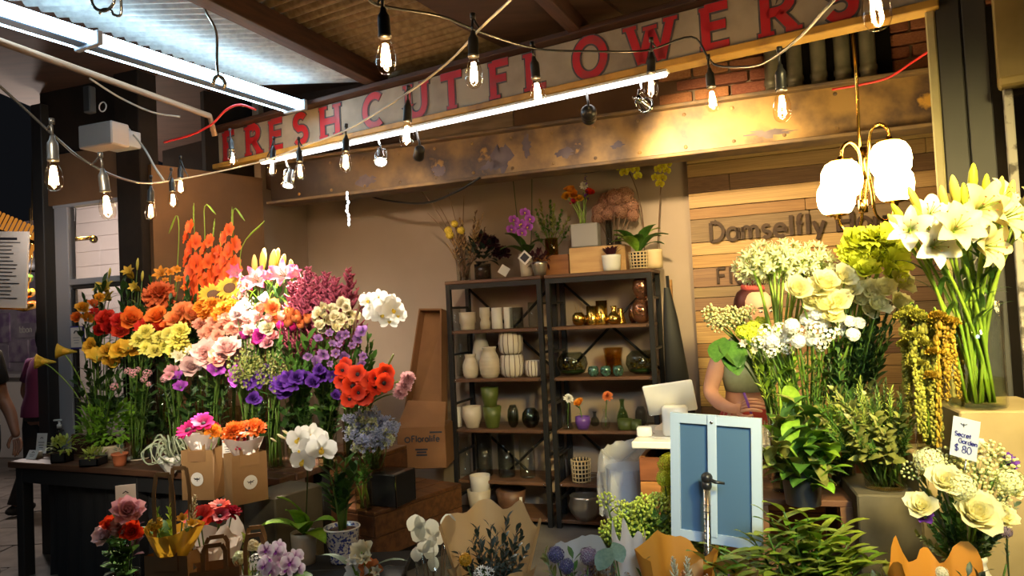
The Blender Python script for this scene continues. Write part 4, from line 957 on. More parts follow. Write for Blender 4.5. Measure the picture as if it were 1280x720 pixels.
def star_umbel(n=22, seed=6):
 r = random.Random(seed); mb = MB()
 for k in range(n):
  z = 1 - 1.35 * (k + .5) / n; q = math.sqrt(max(0, 1 - z * z)); a = k * GA; d = V((q * math.cos(a), q * math.sin(a), z)); e = d * r.uniform(.34, .46)
  mb.tube([(0, 0, -.1), e], .008, 4, m=1)
  M = aim(e, d, r.uniform(0, 6))
  for j in range(6): mb.petal(M @ rotz(pi * j / 3), .24, .07, (56, 28, 5), .1, 3, 1, (.6, .4, .2))
 return mb
def spike(n=22, seed=7, s=.16, r0=.09, top=.3, np=5, W=.6, bend=(45, 20)):
 """florets up a stalk one unit tall"""
 r = random.Random(seed); mb = MB()
 mb.tube([(0, 0, 0), (.01, .01, .5), (0, 0, 1)], [.016, .012, .006], 5, m=1)
 for k in range(n):
  u = k / (n - 1); a = k * GA; f = 1 - (1 - top) * u; d = V((math.cos(a), math.sin(a), .5 + .5 * u)).normalized()
  florets(mb, V((0, 0, u * .97)) + d * r0 * f, d, s * f * r.uniform(.85, 1.15), np, 0, r, W, bend)
 return mb
def glad(seed=8):
 r = random.Random(seed); mb = MB(); mb.tube([(0, 0, 0), (.02, 0, .5), (.05, .01, 1.15)], [.014, .012, .004], 6, m=1)
 for k in range(12):
  u = k / 12; sd = (1, -1, 0)[k % 3]; f = 1.15 - .5 * u; d = V((.6 * sd + r.uniform(-.2, .2), -.8, .25 + .3 * u)).normalized(); c = V((.02 * u + .085 * sd, -.05 - .03 * (sd == 0), .04 + u * .9))
  M = aim(c, d, r.uniform(0, 6))
  for j in range(6): mb.petal(M @ rotz(pi * j / 3 + r.uniform(-.2, .2)), .17 * f, .13 * f, (50, 26, -15), .2, 3, 2, (.65, .3, .3), .1)
 for k in range(4): mb.ball((.04 + .005 * k, -.01, .92 + k * .055), (.018, .018, .04), 6, 4, m=1)
 return mb
def plume(seed=9):
 r = random.Random(seed); mb = MB(); mb.tube([(0, 0, 0), (0, 0, 1)], [.014, .004], 5, m=1)
 for k in range(34):
  u = .12 + .86 * k / 34; a = k * GA; L = .30 * (1 - u) ** .75 + .03; d = V((math.cos(a), math.sin(a), .9)).normalized(); c = V((0, 0, u))
  mb.tube([c, c + d * L * .5, c + d * L + Z * L * .15], [.018, .024, .004], 4)
  for j in range(5):
   p = c + d * L * (.25 + .15 * j); e = V((r.uniform(-1, 1), r.uniform(-1, 1), .5)).normalized(); mb.tube([p, p + e * .045], [.016, .004], 3)
 return mb
def orchid(seed=10):
 mb = MB(); r = random.Random(seed)
 for a, L, W, sh in ((90, .5, .36, (.5, .3, .3)), (215, .5, .34, (.5, .3, .3)), (325, .5, .34, (.5, .3, .3)), (12, .52, .62, (.55, .25, .45)), (168, .52, .62, (.55, .25, .45))):
  mb.petal(rotz(math.radians(a - 90)) @ T(0, .03, .01 if L > .5 else -.01), L, W, (14, 6, -10), .12, 5, 4, sh)
 mb.petal(Matrix.Rotation(pi, 4, 'Z') @ T(0, .0, .03), .24, .2, (70, 30, -20), .5, 4, 2, (.6, .3, .2), m=1)
 mb.ball((0, .02, .05), (.05, .06, .06), 8, 5, m=1)
 return mb
def lily_core(seed=12):
 mb = MB(); r = random.Random(seed)
 for k in range(6):
  a = k * pi / 3 + .5; e = V((.14 * math.cos(a), .14 * math.sin(a), .36)); mb.tube([(0, 0, 0), e * .6 + V((0, 0, .05)), e], .006, 4); mb.ball(e, (.022, .012, .012), 6, 4, m=1)
 mb.tube([(0, 0, 0), (.0, .01, .4)], .009, 5); return mb
def lily_whole(seed=13, openf=0):
 mb = MB(); r = random.Random(seed)
 for k in range(6): mb.petal(rotz(k * pi / 3 + r.uniform(-.08, .08)) @ T(0, .02, -.1 - .01 * (k % 2)), .62, .27 if k % 2 else .22, [b + openf for b in (72, 52, 25, -25)], .28, 6, 2, (.45, .3, .05), .03)
 for k in range(6):
  a = k * pi / 3 + .5; e = V((.12 * math.cos(a), .12 * math.sin(a), .3)); mb.tube([(0, 0, -.05), e], .006, 4, m=1); mb.ball(e, (.022, .014, .014), 6, 4, m=1)
 return mb
def budm(): return MB().lathe([(0, -.5), (.05, -.47), (.10, -.25), (.13, 0), (.11, .25), (.05, .45), (0, .5)], 9, fn=lambda q, i: 1 + .1 * math.cos(3 * q))
proto('rose4', lambda: rose(22, 3, .15), 'p_white'); proto('rose1', lambda: rose(20, 1), 'p_white'); proto('rose2', lambda: rose(18, 5, .6), 'p_white'); proto('rose3', lambda: rose(22, 9, 1.2, .05), 'p_white')
proto('ruffle1', lambda: ruffle(), 'p_white'); proto('ruffle2', lambda: ruffle(50, 6, .5, .22, 85, .6, .2), 'p_white'); proto('crest', lambda: ruffle(90, 8, .52, .18, 95, .9, .3), 'p_white')
proto('sunflower', lambda: daisy(18, 2, 3, .12, .30, .22, (10, 2, -8), True, .07, (.45, .5, .05)), ['p_white', 'seed_brown'])
proto('gerbera', lambda: daisy(16, 2, 4, .15, .36, .13, (12, 8, -4), True, .06, (.6, .5, .5)), ['p_white', 'seed_black'])
proto('anemone', lambda: daisy(7, 2, 5, .34, .42, .11, (25, 12, -5), True, .08, (.6, .4, .5), .2), ['p_white', 'seed_black'])
proto('alstro', lambda: daisy(6, 1, 6, .28, .46, .04, (62, 40, 0), True, .03, (.6, .2, .3), .2), ['p_white', 'stamen_yellow'])
proto('cup1', lambda: cupflower(), 'p_white'); proto('cup2', lambda: cupflower(6, 9, .5, .7, (25, 68, 50, 10), .09), 'p_white'); proto('tulip', lambda: cupflower(6, 11, .5, .9, (30, 86, 96, 104), .0), 'p_white')
proto('hydrangea', lambda: ball_cluster(), 'p_white'); proto('pompon', lambda: ball_cluster(150, 6, .13, .45, 3, -1, .8), 'p_white'); proto('cluster', lambda: ball_cluster(34, 8, .26, .36, 5, -.1), 'p_white'); proto('cluster_small', lambda: ball_cluster(20, 9, .24, .4, 5, -.2, .5), 'p_white')
proto('umbel', star_umbel, ['p_white', 'stem_bright']); proto('spike', spike, ['p_white', 'stem_green']); proto('spike_fat', lambda: spike(36, 8, .2, .12, .35, 5, .7, (40, 5)), ['p_white', 'stem_green']); proto('glad', glad, ['p_white', 'stem_bright']); proto('glad2', lambda: glad(18), ['p_white', 'stem_bright']); proto('plume', plume, ['p_white', 'stem_brown'])
proto('orchid', orchid, ['p_white', 'stamen_yellow']); proto('lily', lily_whole, ['p_white', 'stamen']); proto('lily_half', lambda: lily_whole(14, 22), ['p_white', 'stamen']); proto('lily_core', lily_core, ['stem_bright', 'stamen']); proto('bud', budm, 'p_white')
proto('lily_petal', lambda: MB().petal(T(0, .02, -.08), .62, .30, (68, 48, 18, -35), .28, 7, 4, (.45, .3, .04), .03, fold=-.05), 'p_white')
proto('sweet', lambda: cupflower(4, 3, .6, .6, (40, 70, 40, -10), .12), 'p_white')
def berries(n=26, seed=3, s=.055):
 r = random.Random(seed); mb = MB()
 for k in range(n):
  z = 1 - 1.3 * (k + .5) / n; q = math.sqrt(max(0, 1 - z * z)); a = k * GA; d = V((q * math.cos(a), q * math.sin(a), z)); e = d * r.uniform(.3, .46)
  mb.tube([(0, 0, -.12), e], .007, 3, m=1); mb.ball(e, (s, s, s * 1.15), 7, 5)
 return mb
proto('berries', berries, ['berry_green', 'stem_green'])
def rope(seed=4):
 """a hanging amaranth tassel one unit long"""
 r = random.Random(seed); mb = MB()
 for k in range(34):
  z = -k / 33; w = .045 * (1 - .5 * k / 33) * r.uniform(.55, 1.4)
  for j in range(4):
   a = r.uniform(0, 6.28); mb.ball((w * .75 * math.cos(a), w * .75 * math.sin(a), z + r.uniform(-.015, .015)), w * .7, 5, 3, t=r.random())
 return mb
proto('rope', rope, 'p_amaranth'); proto('rope2', lambda: rope(9), 'p_amaranth')
# leaves along +Y, one unit long
proto('leaf', lambda: MB().petal(Matrix.Identity(4), 1, .42, (20, 5, -22), .0, 5, 2, (.42, .08, .0), fold=.16), 'l_green')
proto('leaf_round', lambda: MB().petal(Matrix.Identity(4), 1, .72, (15, 0, -18), .0, 5, 4, (.5, .12, .12), fold=.1), 'l_green')
proto('leaf_long', lambda: MB().petal(Matrix.Identity(4), 1, .14, (25, 5, -35), .0, 7, 2, (.35, .3, .0), fold=.2), 'l_green')
proto('leaf_broad', lambda: MB().petal(Matrix.Identity(4), 1, .5, (35, 12, -20, -45), .0, 7, 4, (.4, .12, .02), .02, fold=.14), 'l_green')
proto('disc_leaf', lambda: MB().petal(Matrix.Identity(4), 1, .86, (4, 0, -4), .0, 6, 4, (.5, .25, .3)), 'p_lunaria')
def sprig(n=16, seed=5, L=.26, W=.11, spread=1.0, pair=False, up=.6, sh=(.42, .1, .0), flat=False):
 """a leafy twig one unit tall"""
 r = random.Random(seed); mb = MB(); mb.tube([(0, 0, 0), (.02, .01, .5), (0, .02, 1)], [.014, .01, .004], 5, m=1, t=0)
 for k in range(n):
  u = .15 + .85 * k / n; a = k * (pi / 1.0 if flat else GA) + r.uniform(-.3, .3); d = V((math.cos(a) * spread, math.sin(a) * spread, up + .5 * u)).normalized()
  f = L * (1.05 - .45 * u) * r.uniform(.8, 1.2)
  mb.petal(Matrix.Translation((.02 * u, .01, u)) @ d.to_track_quat('Y', 'Z').to_matrix().to_4x4(), f, W * f / L, (15, 0, -25), .0, 3, 2, sh, fold=.15)
 return mb
proto('sprig', sprig, ['l_green', 'stem_green']); proto('sprig_fine', lambda: sprig(40, 6, .13, .045), ['l_green', 'stem_green']); proto('sprig_round', lambda: sprig(20, 7, .2, .15, sh=(.5, .2, .2)), ['l_green', 'stem_green']); proto('sprig_needle', lambda: sprig(60, 8, .16, .022, up=.9), ['l_green', 'stem_green']); proto('sprig_wide', lambda: sprig(12, 9, .36, .17, 1.2, up=.4), ['l_green', 'stem_green'])
def filler(n=60, seed=5, s=.05, stalks=12):
 """a cloud of tiny flowers on a branching stalk, one unit tall"""
 r = random.Random(seed); mb = MB()
 for k in range(stalks):
  a = k * GA; q = .36 * math.sqrt((k + .5) / stalks); e = V((q * math.cos(a), q * math.sin(a), .8 + r.uniform(-.2, .2) - q * .4)); c = V((e.x * .2, e.y * .2, .45))
  mb.tube([(0, 0, 0), c, e], [.008, .006, .004], 3, m=1)
  for j in range(n // stalks):
   p = e.lerp(c, r.uniform(0, .45)) + V((r.gauss(0, .05), r.gauss(0, .05), r.gauss(0, .05))); florets(mb, p, V((r.uniform(-1, 1), r.uniform(-1, 1), 1)).normalized(), s * r.uniform(.8, 1.3), 4, 0, r, .6)
 return mb
proto('filler', filler, ['p_white', 'stem_green']); proto('filler_green', lambda: filler(96, 7, .055, 14), ['l_olive', 'stem_green']); proto('star_spray', lambda: filler(60, 9, .11, 10), ['p_blue', 'stem_green'])
# --- planting helpers
def nrm(v): return V(v).normalized()
def root_flower(name, label, cat, group, base, okey=None, tip=None):
 t = thing(name, label, cat, T(base), group)
 if okey: ordered(t, label, okey, tip)
 return t
def stalk(name, label, cat, group, base, tip, head, mats, size, stem='stem_green', r=.003, leaves=0, leafm=('leaf', 'l_green', .09), face=None, okey=None, hn='flower_head', tilt=.35, up=.5, yaw=None):
 """a cut flower: stem from base to tip, a head at the tip and leaves on the way, one thing"""
 base, tip = V(base), V(tip); t = root_flower(name, label, cat, group, base, okey, tip); q = tip - base
 pts = bend_over((0, 0, 0), q, 6, up); d = (pts[-1] - pts[-2]).normalized()
 if face is None: f = nrm(d * .55 + V((-tip.x * .12, -1, .15)) * .75 + V((R.uniform(-1, 1), R.uniform(-1, 1), R.uniform(-1, 1))) * tilt)
 elif face == 'axis': f = d
 else: f = nrm(V(face) + V((R.uniform(-1, 1), R.uniform(-1, 1), R.uniform(-1, 1))) * tilt * .5)
 MB().tube(pts, [r * 1.15] * (len(pts) - 1) + [r * .8], 6).build('stem', stem, t)
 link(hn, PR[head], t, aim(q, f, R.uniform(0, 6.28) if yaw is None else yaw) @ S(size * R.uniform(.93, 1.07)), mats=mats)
 for k in range(leaves):
  u = .42 + .5 * (k + R.random() * .6) / max(leaves, 1); i = int(u * 6); p = pts[i].lerp(pts[min(i + 1, 6)], u * 6 - i); a = R.uniform(0, 6.28)
  dd = nrm((math.cos(a), math.sin(a) - .4, R.uniform(.1, .8)))
  link('leaf', PR[leafm[0]], t, Matrix.Translation(p) @ dd.to_track_quat('Y', 'Z').to_matrix().to_4x4() @ S(leafm[2] * R.uniform(.75, 1.2)), mats=leafm[1])
 return t
def axis_stem(name, label, cat, group, base, tip, head, mats, frac=.5, width=None, stem='stem_green', r=.003, okey=None, hn='flower_spike'):
 """a stem whose upper share carries a spike, plume or leafy twig (unit tall)"""
 base, tip = V(base), V(tip); t = root_flower(name, label, cat, group, base, okey, tip); q = tip - base
 p = q * (1 - frac); L = q.length * frac; w = width or L
 MB().tube([(0, 0, 0), p * .5 + V((R.uniform(-.01, .01), R.uniform(-.01, .01), 0)), p], r, 5).build('stem', stem, t)
 y = Vector((R.uniform(-.4, .4), 1, 0)); z = q.normalized(); y = (y - z * y.dot(z)).normalized()
 link(hn, PR[head], t, frame(p, y.cross(z), y, z) @ S((w, w, L)), mats=mats); return t
def vessel(name, label, cat, p, prof, m, group=None, okey=None, n=22, th=.004, water=0, fn=None, M=None, part=None):
 """open pot or vase from an outer profile (radius, height), with wall thickness"""
 out = [(0, 0)] + list(prof); inn = [(max(r - th, .001), max(z, th)) for r, z in reversed(prof)] + [(0, th)]
 f = (lambda q, i: fn(q, i)) if fn else None
 mb = MB().lathe(out + inn, n, fn=f)
 if water or part:
  t = thing(name, label, cat, M or T(p), group); mb.build(part or 'glass', m, t)
  if water:
   k = max(i for i, (r, z) in enumerate(prof) if z <= water * prof[-1][1] + 1e-6); zz = water * prof[-1][1]
   r0 = prof[k][0] if k + 1 >= len(prof) else prof[k][0] + (prof[k + 1][0] - prof[k][0]) * (zz - prof[k][1]) / max(prof[k + 1][1] - prof[k][1], 1e-6)
   MB().lathe([(0, th * 1.2)] + [(max(r - th * 1.3, .001), max(z, th * 1.2)) for r, z in prof[:k + 1]] + [(r0 - th * 1.3, zz), (0, zz)], n).build('water', 'water', t)
 else:
  t = mb.build(name, m, None, M or T(p)); tag(t, label, cat, group)
 if okey: ordered(t, label, okey, V(p))
 return t
def cyl(r, h, flare=1.0): return [(r * .96, 0), (r, .006), (r * (1 + (flare - 1) * .5), h * .5), (r * flare, h)]
def pot(r, h, taper=.75, rim=0.): return [(r * taper, 0), (r * (taper + .25 * (1 - taper)), h * .25), (r * .97, h * .82)] + ([(r * 1.0, h * .83), (r * (1 + rim), h * .84), (r * (1 + rim), h)] if rim else [(r, h)])
def bush(mb_n, rad, seed, leaf=.05, W=.45, m=0, sh=(.42, .1, 0), up=0.2, solid=.55):
 r = random.Random(seed); mb = MB(); rad = V(rad) if not isinstance(rad, (int, float)) else V((rad,) * 3)
 for k in range(mb_n):
  z = 1 - (1.75) * (k + .5) / mb_n; q = math.sqrt(max(0, 1 - z * z)); a = k * GA; d = V((q * math.cos(a), q * math.sin(a), z)); f = r.uniform(solid, 1)
  p = V((d.x * rad.x, d.y * rad.y, d.z * rad.z)) * f; dd = nrm(d + V((r.uniform(-.7, .7), r.uniform(-.7, .7), r.uniform(-.5, .7) + up)))
  mb.petal(Matrix.Translation(p) @ dd.to_track_quat('Y', 'Z').to_matrix().to_4x4() @ rotz(0), leaf * r.uniform(.7, 1.25), leaf * W, (20, 0, -25), 0, 3, 2, sh, fold=.15, m=m)
 return mb
def soil(r, z, parent): return MB().lathe([(0, z + .004), (r * .6, z + .003), (r, z)], 14).build('soil', 'seed_brown', parent)
# --- the two shelf units against the beige wall
PF = P_SHELF; DEP = .36
ZB = [.06] + [on(PF, 625, y)[1] for y in (601, 537, 473, 411.5)]; ZT = on(PF, 625, 352)[1]
def shelf_unit(label, x0, x1):
 u0, u1 = on(PF, x0, 480)[0], on(PF, x1, 480)[0]; w = u1 - u0; o = uv(PF, (u0 + u1) / 2, 0)
 t = thing('shelf_unit', label, 'shelf', frame(o, U, N))
 for sx in (-1, 1):
  for n_ in (0, DEP): MB().box((sx * w / 2, n_, ZT / 2), (.036, .036, ZT), bev=.003).build('post', 'iron_black', t, smooth=False)
  for z in [(a + b) / 2 for a, b in zip(ZB, ZB[1:] + [ZT])] : MB().box((sx * w / 2, DEP / 2, z), (.02, DEP, .016)).build('side_rung', 'iron_black', t, smooth=False)
 for z in ZB:
  b = MB().box((0, DEP / 2, z - .012), (w - .03, DEP + .02, .024), bev=.003).build('shelf_board', 'shelf_wood', t, smooth=False)
  for sx in (-1, 1): MB().ball((sx * (w / 2 - .03), -.014, z - .012), .006, 8, 4).build('bolt', 'chrome', b)
 MB().box((0, DEP / 2, ZT + .012), (w + .04, DEP + .05, .026), bev=.004).build('top_board', 'shelf_wood', t, smooth=False)
 MB().box((0, -.002, ZT - .02), (w, .03, .036)).build('top_rail', 'iron_black', t, smooth=False)
 for i, (z0, z1) in enumerate(((ZB[3], ZT - .02), (ZB[0], ZB[2]))):
  for sx in (-1, 1):
   a, b = V((-sx * w / 2, DEP + .01, z0)), V((sx * w / 2, DEP + .01, z1)); MB().tube([a, b], .011, 6).build('cross_brace', 'iron_black', t)
 return t
shelf_unit('black iron shelf unit with cream pots and ribbed vases beside the cardboard boxes', 566, 680)
shelf_unit('black iron shelf unit with gold bud vases and glass bowls beside the broom', 691, 819)
def sp(px, board, n=.12, dz=0.):
 """standing place on a shelf board below pixel column px, n metres behind the shelf front"""
 z = (ZT + .026 if board == 5 else ZB[board]) + .0015 + dz; pl = off(PF, n); y = 411; u = 0
 for _ in range(3):
  u = on(pl, px, y)[0]; y = project(uv(pl, u, z))[1]
 return uv(pl, u, z)
mat('ceramic_cream', (.58, .50, .38), .4, col2=(.50, .42, .31), scale=10, rnd=.06); mat('ceramic_white', (.62, .58, .52), .45, rnd=.06); mat('ceramic_stripe', (.60, .54, .46), .5, rnd=.05); mat('stripe_dark', (.16, .11, .09), .6)
mat('ceramic_green', (.085, .11, .022), .4, rnd=.1); mat('ceramic_purple', (.12, .05, .28), .35); mat('gold_metal', (.72, .46, .10), .22, 1.); mat('copper_glass', (.30, .13, .07), .12, .7, coat=.6); mat('silver_metal', (.60, .56, .50), .28, .9); mat('mercury_glass', (.10, .25, .20), .15, .5, coat=.8, col2=(.04, .05, .04), scale=60)
mat('terracotta', (.46, .13, .045), .75, col2=(.36, .10, .04), scale=9); mat('kraft', (.30, .165, .065), .8, col2=(.25, .135, .052), scale=7, rnd=.08); mat('cardboard', (.22, .10, .035), .8, col2=(.18, .08, .028), scale=5); mat('wicker', (.55, .42, .24), .7, rnd=.05); mat('crate_wood', (.62, .38, .16), .6, col2=(.50, .28, .11), scale=3, stretch=(1, 8, 8), bump=.1, rnd=.15)
mat('frosted', (.50, .48, .46), .35, trans=.3); mat('zinc', (.36, .38, .38), .4, .6, col2=(.28, .30, .30), scale=6)
DC = 5.3 / 900
def shelf_pot(name, label, cat, px, b, wpx, hpx, prof, m, n=.12, dz=0., group=None, fn=None, okey=None, **k):
 r, h = wpx * DC / 2, hpx * DC
 return vessel(name, label, cat, sp(px, b, n, dz), [(a * r, c * h) for a, c in prof], m, group, okey, 20, .005, fn=fn, **k)
CYL = [(.96, 0), (1, .03), (1, 1)]; CUP = [(.62, 0), (.68, .03), (.9, .5), (1, 1)]; JAR = [(.7, 0), (.9, .12), (1, .35), (.97, .55), (.75, .76), (.62, .82), (.62, .9), (.72, 1)]; GLB = [(.45, 0), (.8, .15), (1, .45), (.9, .78), (.6, .95), (.55, 1)]; PEARV = [(.55, 0), (.9, .12), (1, .3), (.75, .52), (.38, .68), (.34, .85), (.46, 1)]
POTR = [(.72, 0), (.74, .04), (.92, .7), (1, .72), (1, .98), (.96, 1)]
# unit one, top board: cream pots and jars
shelf_pot('ceramic_pot', 'wide cream pot with a white dipped foot on the upper board', 'pot', 585, 4, 22, 23, [(.8, 0), (.86, .1), (.88, .34), (1, .4), (1, 1)], 'ceramic_cream')
shelf_pot('ceramic_vase', 'narrow waisted cream vase beside the wide cream pot', 'vase', 607, 4, 14, 28, [(.9, 0), (1, .3), (.75, .45), (1, .6), (.95, 1)], 'ceramic_cream')
shelf_pot('ceramic_jar', 'tall taupe ceramic jar, first of a pair on the upper board', 'jar', 622, 4, 14, 27, CYL, 'ceramic_white')
shelf_pot('ceramic_jar', 'tall taupe ceramic jar, second of a pair on the upper board', 'jar', 636, 4, 11, 27, CYL, 'ceramic_white')
shelf_pot('glass_tumbler', 'small grey glass tumbler at the end of the upper board', 'glass', 646, 4, 18, 26, CYL, 'glass_grey')
shelf_pot('glass_tumbler', 'tall clear glass close to the right post of the first shelf unit', 'glass', 668, 4, 15, 32, CYL, 'glass_clear', .2)
shelf_pot('glass_tumbler', 'tall clear glass standing behind the wide cream pot', 'glass', 571, 4, 12, 32, CYL, 'glass_clear', .2)
rib = lambda q, i: 1 + .015 * math.sin(i * 3)
def ringed(prof, n=26):
 out = []
 for i in range(n + 1):
  h = i / n; k = max(j for j in range(len(prof)) if prof[j][1] <= h + 1e-9); a = prof[k]; b = prof[min(k + 1, len(prof) - 1)]
  f = 0 if b[1] == a[1] else (h - a[1]) / (b[1] - a[1]); out.append(((a[0] + (b[0] - a[0]) * f) * (1 + (.025 if i % 3 == 0 and i else -.01)), h))
 return out
shelf_pot('ribbed_vase', 'small ribbed cream vase with a narrow neck', 'vase', 589, 3, 21, 30, ringed(JAR), 'ceramic_cream', .06)
shelf_pot('ribbed_vase', 'large ribbed cream vase with a rolled neck', 'vase', 613, 3, 27, 39, ringed(JAR), 'ceramic_cream', .06)
shelf_pot('round_vase', 'tall cream vase standing behind the two ribbed vases', 'vase', 603, 3, 24, 58, JAR, 'ceramic_white', .22)
shelf_pot('glass_cylinder', 'clear glass cylinder behind the small ribbed vase', 'vase', 580, 3, 20, 60, CYL, 'glass_clear', .26)
def striped(px, dz, label, wpx=31, hpx=28):
 t = shelf_pot('striped_pot', label, 'pot', px, 3, wpx, hpx, [(.7, 0), (.92, .15), (1, .5), (.95, .85), (.86, 1)], 'ceramic_stripe', .08, dz, fn=lambda q, i: 1 + .03 * math.cos(14 * q), n_=0) if False else None
 r, h = wpx * DC / 2, hpx * DC; p = sp(px, 3, .1, dz); t = thing('striped_pot', label, 'pot', T(p), 'striped pots on the shelf')
 prof = [(.7, 0), (.92, .15), (1, .5), (.95, .85), (.86, 1)]
 MB().lathe([(0, 0)] + [(a * r, c * h) for a, c in prof] + [(.8 * r, h), (.85 * r, .4 * h), (0, .1 * h)], 28).build('bowl', 'ceramic_stripe', t)
 for k in range(14):
  a = 2 * pi * k / 14; MB().tube([V((math.cos(a) * x * r * 1.01, math.sin(a) * x * r * 1.01, c * h)) for x, c in prof], .003, 5).build('stripe', 'stripe_dark', t)
striped(641, 0, 'striped cream pot at the bottom of the stack of two')
striped(639, 28 * DC, 'striped cream pot on top of the stack of two')
striped(667, 0, 'small striped cream cup beside the stacked striped pots', 21, 20)
shelf_pot('ceramic_cup', 'small white cup close to the left post on the middle board', 'cup', 573, 2, 9, 25, CYL, 'ceramic_white', .1)
shelf_pot('plant_pot', 'cream footed plant pot on the middle board', 'pot', 591, 2, 25, 27, [(.68, 0), (.7, .12), (.75, .16), (1, .5), (.98, 1)], 'ceramic_cream', .08)
shelf_pot('plant_pot', 'olive green pot below another in a stack of two', 'pot', 616, 2, 24, 27, CUP, 'ceramic_green', .08)
shelf_pot('plant_pot', 'olive green pot tipped on top of the stack of two', 'pot', 613, 2, 23, 26, CUP, 'ceramic_green', .08, 25 * DC)
shelf_pot('storage_jar', 'tall dark glass jar behind the olive pots', 'jar', 642, 2, 15, 28, GLB, 'glass_smoke', .1)
shelf_pot('storage_jar', 'squat dark glass jar at the end of the middle board', 'jar', 664, 2, 23, 24, GLB, 'glass_smoke', .1)
for i, (px, w_, h_, g) in enumerate(((582, 16, 50, 'glass_clear'), (606, 22, 56, 'glass_grey'), (634, 22, 54, 'glass_grey'), (660, 20, 50, 'glass_clear'))):
 o = shelf_pot('glass_cylinder', '', 'vase', px, 1, w_, h_, CYL, g, .14); tag(o, None, None, 'glass cylinders on the lower board'); ordered(o, 'empty glass cylinder vase, {n} of four on the dim lower board', 'lowcyl', sp(px, 1))
shelf_pot('nested_pots' if False else 'plant_pot', 'cream pot standing on the floor board with another pot in it', 'pot', 600, 0, 30, 32, CUP, 'ceramic_cream', .0)
shelf_pot('plant_pot', 'taupe pot nested in the cream pot on the floor board', 'pot', 601, 0, 26, 30, CUP, 'ceramic_white', .0, 20 * DC)
t = shelf_pot('plant_pot', 'dark brown wide pot with a white price tag', 'pot', 640, 0, 38, 30, CUP, 'shelf_wood', .08, part='pot_wall')
MB().box((.07, -.10, .11), (.02, .003, .06)).build('price_tag', 'white_paint', t, smooth=False)
# unit two
shelf_pot('bud_vase', 'round gold bud vase holding a dry sprig', 'vase', 724, 4, 17, 16, GLB, 'gold_metal', .06)
for k in range(3):
 axis_stem('dried_sprig', ['thin dry sprig leaning left in the round gold bud vase', 'upright dry sprig in the round gold bud vase', 'thin dry sprig leaning right in the round gold bud vase'][k], 'sprig', None, sp(724, 4, .06, .02), sp(724, 4, .06, .02) + V((-.03 + .03 * k, 0, .15)), 'sprig_needle', ['l_tan', 'twig'], .5, .07)
shelf_pot('bud_vase', 'small dark gold round vase behind the sprig vase', 'vase', 733, 4, 12, 12, GLB, 'gold_metal', .16)
shelf_pot('gold_tumbler', 'hammered gold tumbler beside the taller one', 'vase', 741, 4, 14, 23, CYL, 'gold_metal', .06, fn=lambda q, i: 1 + .03 * math.cos(9 * q + i * 2))
shelf_pot('gold_tumbler', 'taller hammered gold tumbler on the top board', 'vase', 753, 4, 14, 29, CYL, 'gold_metal', .08, fn=lambda q, i: 1 + .03 * math.cos(9 * q + i * 2))
shelf_pot('bud_vase', 'gold bud vase with a thin neck near the copper vases', 'vase', 768, 4, 17, 22, PEARV, 'gold_metal', .06)
shelf_pot('gold_pyramid', 'plain dull gold cone vase behind the thin necked vase', 'vase', 776, 4, 14, 19, [(1, 0), (.9, .1), (.5, .9), (.45, 1)], 'gold_metal', .16)
shelf_pot('copper_vase', 'round copper glass vase with another one standing on it', 'vase', 803, 4, 25, 28, GLB, 'copper_glass', .1)
shelf_pot('copper_vase', 'round copper glass vase stacked on top of its twin', 'vase', 803, 4, 23, 28, GLB, 'copper_glass', .1, 28 * DC)
shelf_pot('copper_vase', 'small copper vase beside the stacked pair', 'vase', 792, 4, 12, 22, GLB, 'copper_glass', .22)
pts_ = emitter
def terrarium(px, label, seed):
 r = random.Random(seed); p = sp(px, 3, .16); t = thing('glass_bowl', label, 'bowl', T(p)); R0 = .115
 prof = [(.4, 0), (.8, .12), (1, .45), (.92, .75), (.6, .97)]
 MB().lathe([(0, 0)] + [(a * R0, c * .17) for a, c in prof], 24).build('glass', 'glass_smoke', t)
 fm_ = MB()
 for k in range(40):
  a, q = r.uniform(0, 6.28), R0 * .7 * math.sqrt(r.random()); fm_.ball((q * math.cos(a), q * math.sin(a), .03 + r.uniform(0, .07)), r.uniform(.006, .011), 6, 4)
 f = fm_.build('sparkling_beads', 'gold_metal', t); f['kind'] = 'stuff'
 MB().lathe([(0, .004), (R0 * .72, .02), (R0 * .75, .035), (0, .04)], 16).build('moss', 'l_dark', t)
terrarium(716, 'smoked glass bowl of beads and moss on the left of the middle board', 3)
terrarium(803, 'smoked glass bowl of beads and moss on the right of the middle board', 4)
shelf_pot('ribbed_glass', 'amber ribbed glass vase behind three small votives', 'vase', 768, 3, 23, 32, [(.9, 0), (.95, .1), (.85, .4), (.95, .8), (1.05, 1)], 'glass_amber', .2, fn=lambda q, i: 1 + .05 * math.cos(10 * q))
for px in (742, 757.5, 773):
 o = shelf_pot('votive_glass', '', 'votive', px, 3, 13, 12, [(.7, 0), (1, .3), (1, .7), (.8, 1)], 'mercury_glass', .03); tag(o, None, None, 'silvered votives on the shelf'); ordered(o, 'small silvered green votive, {n} of three in a row', 'votives', sp(px, 3))
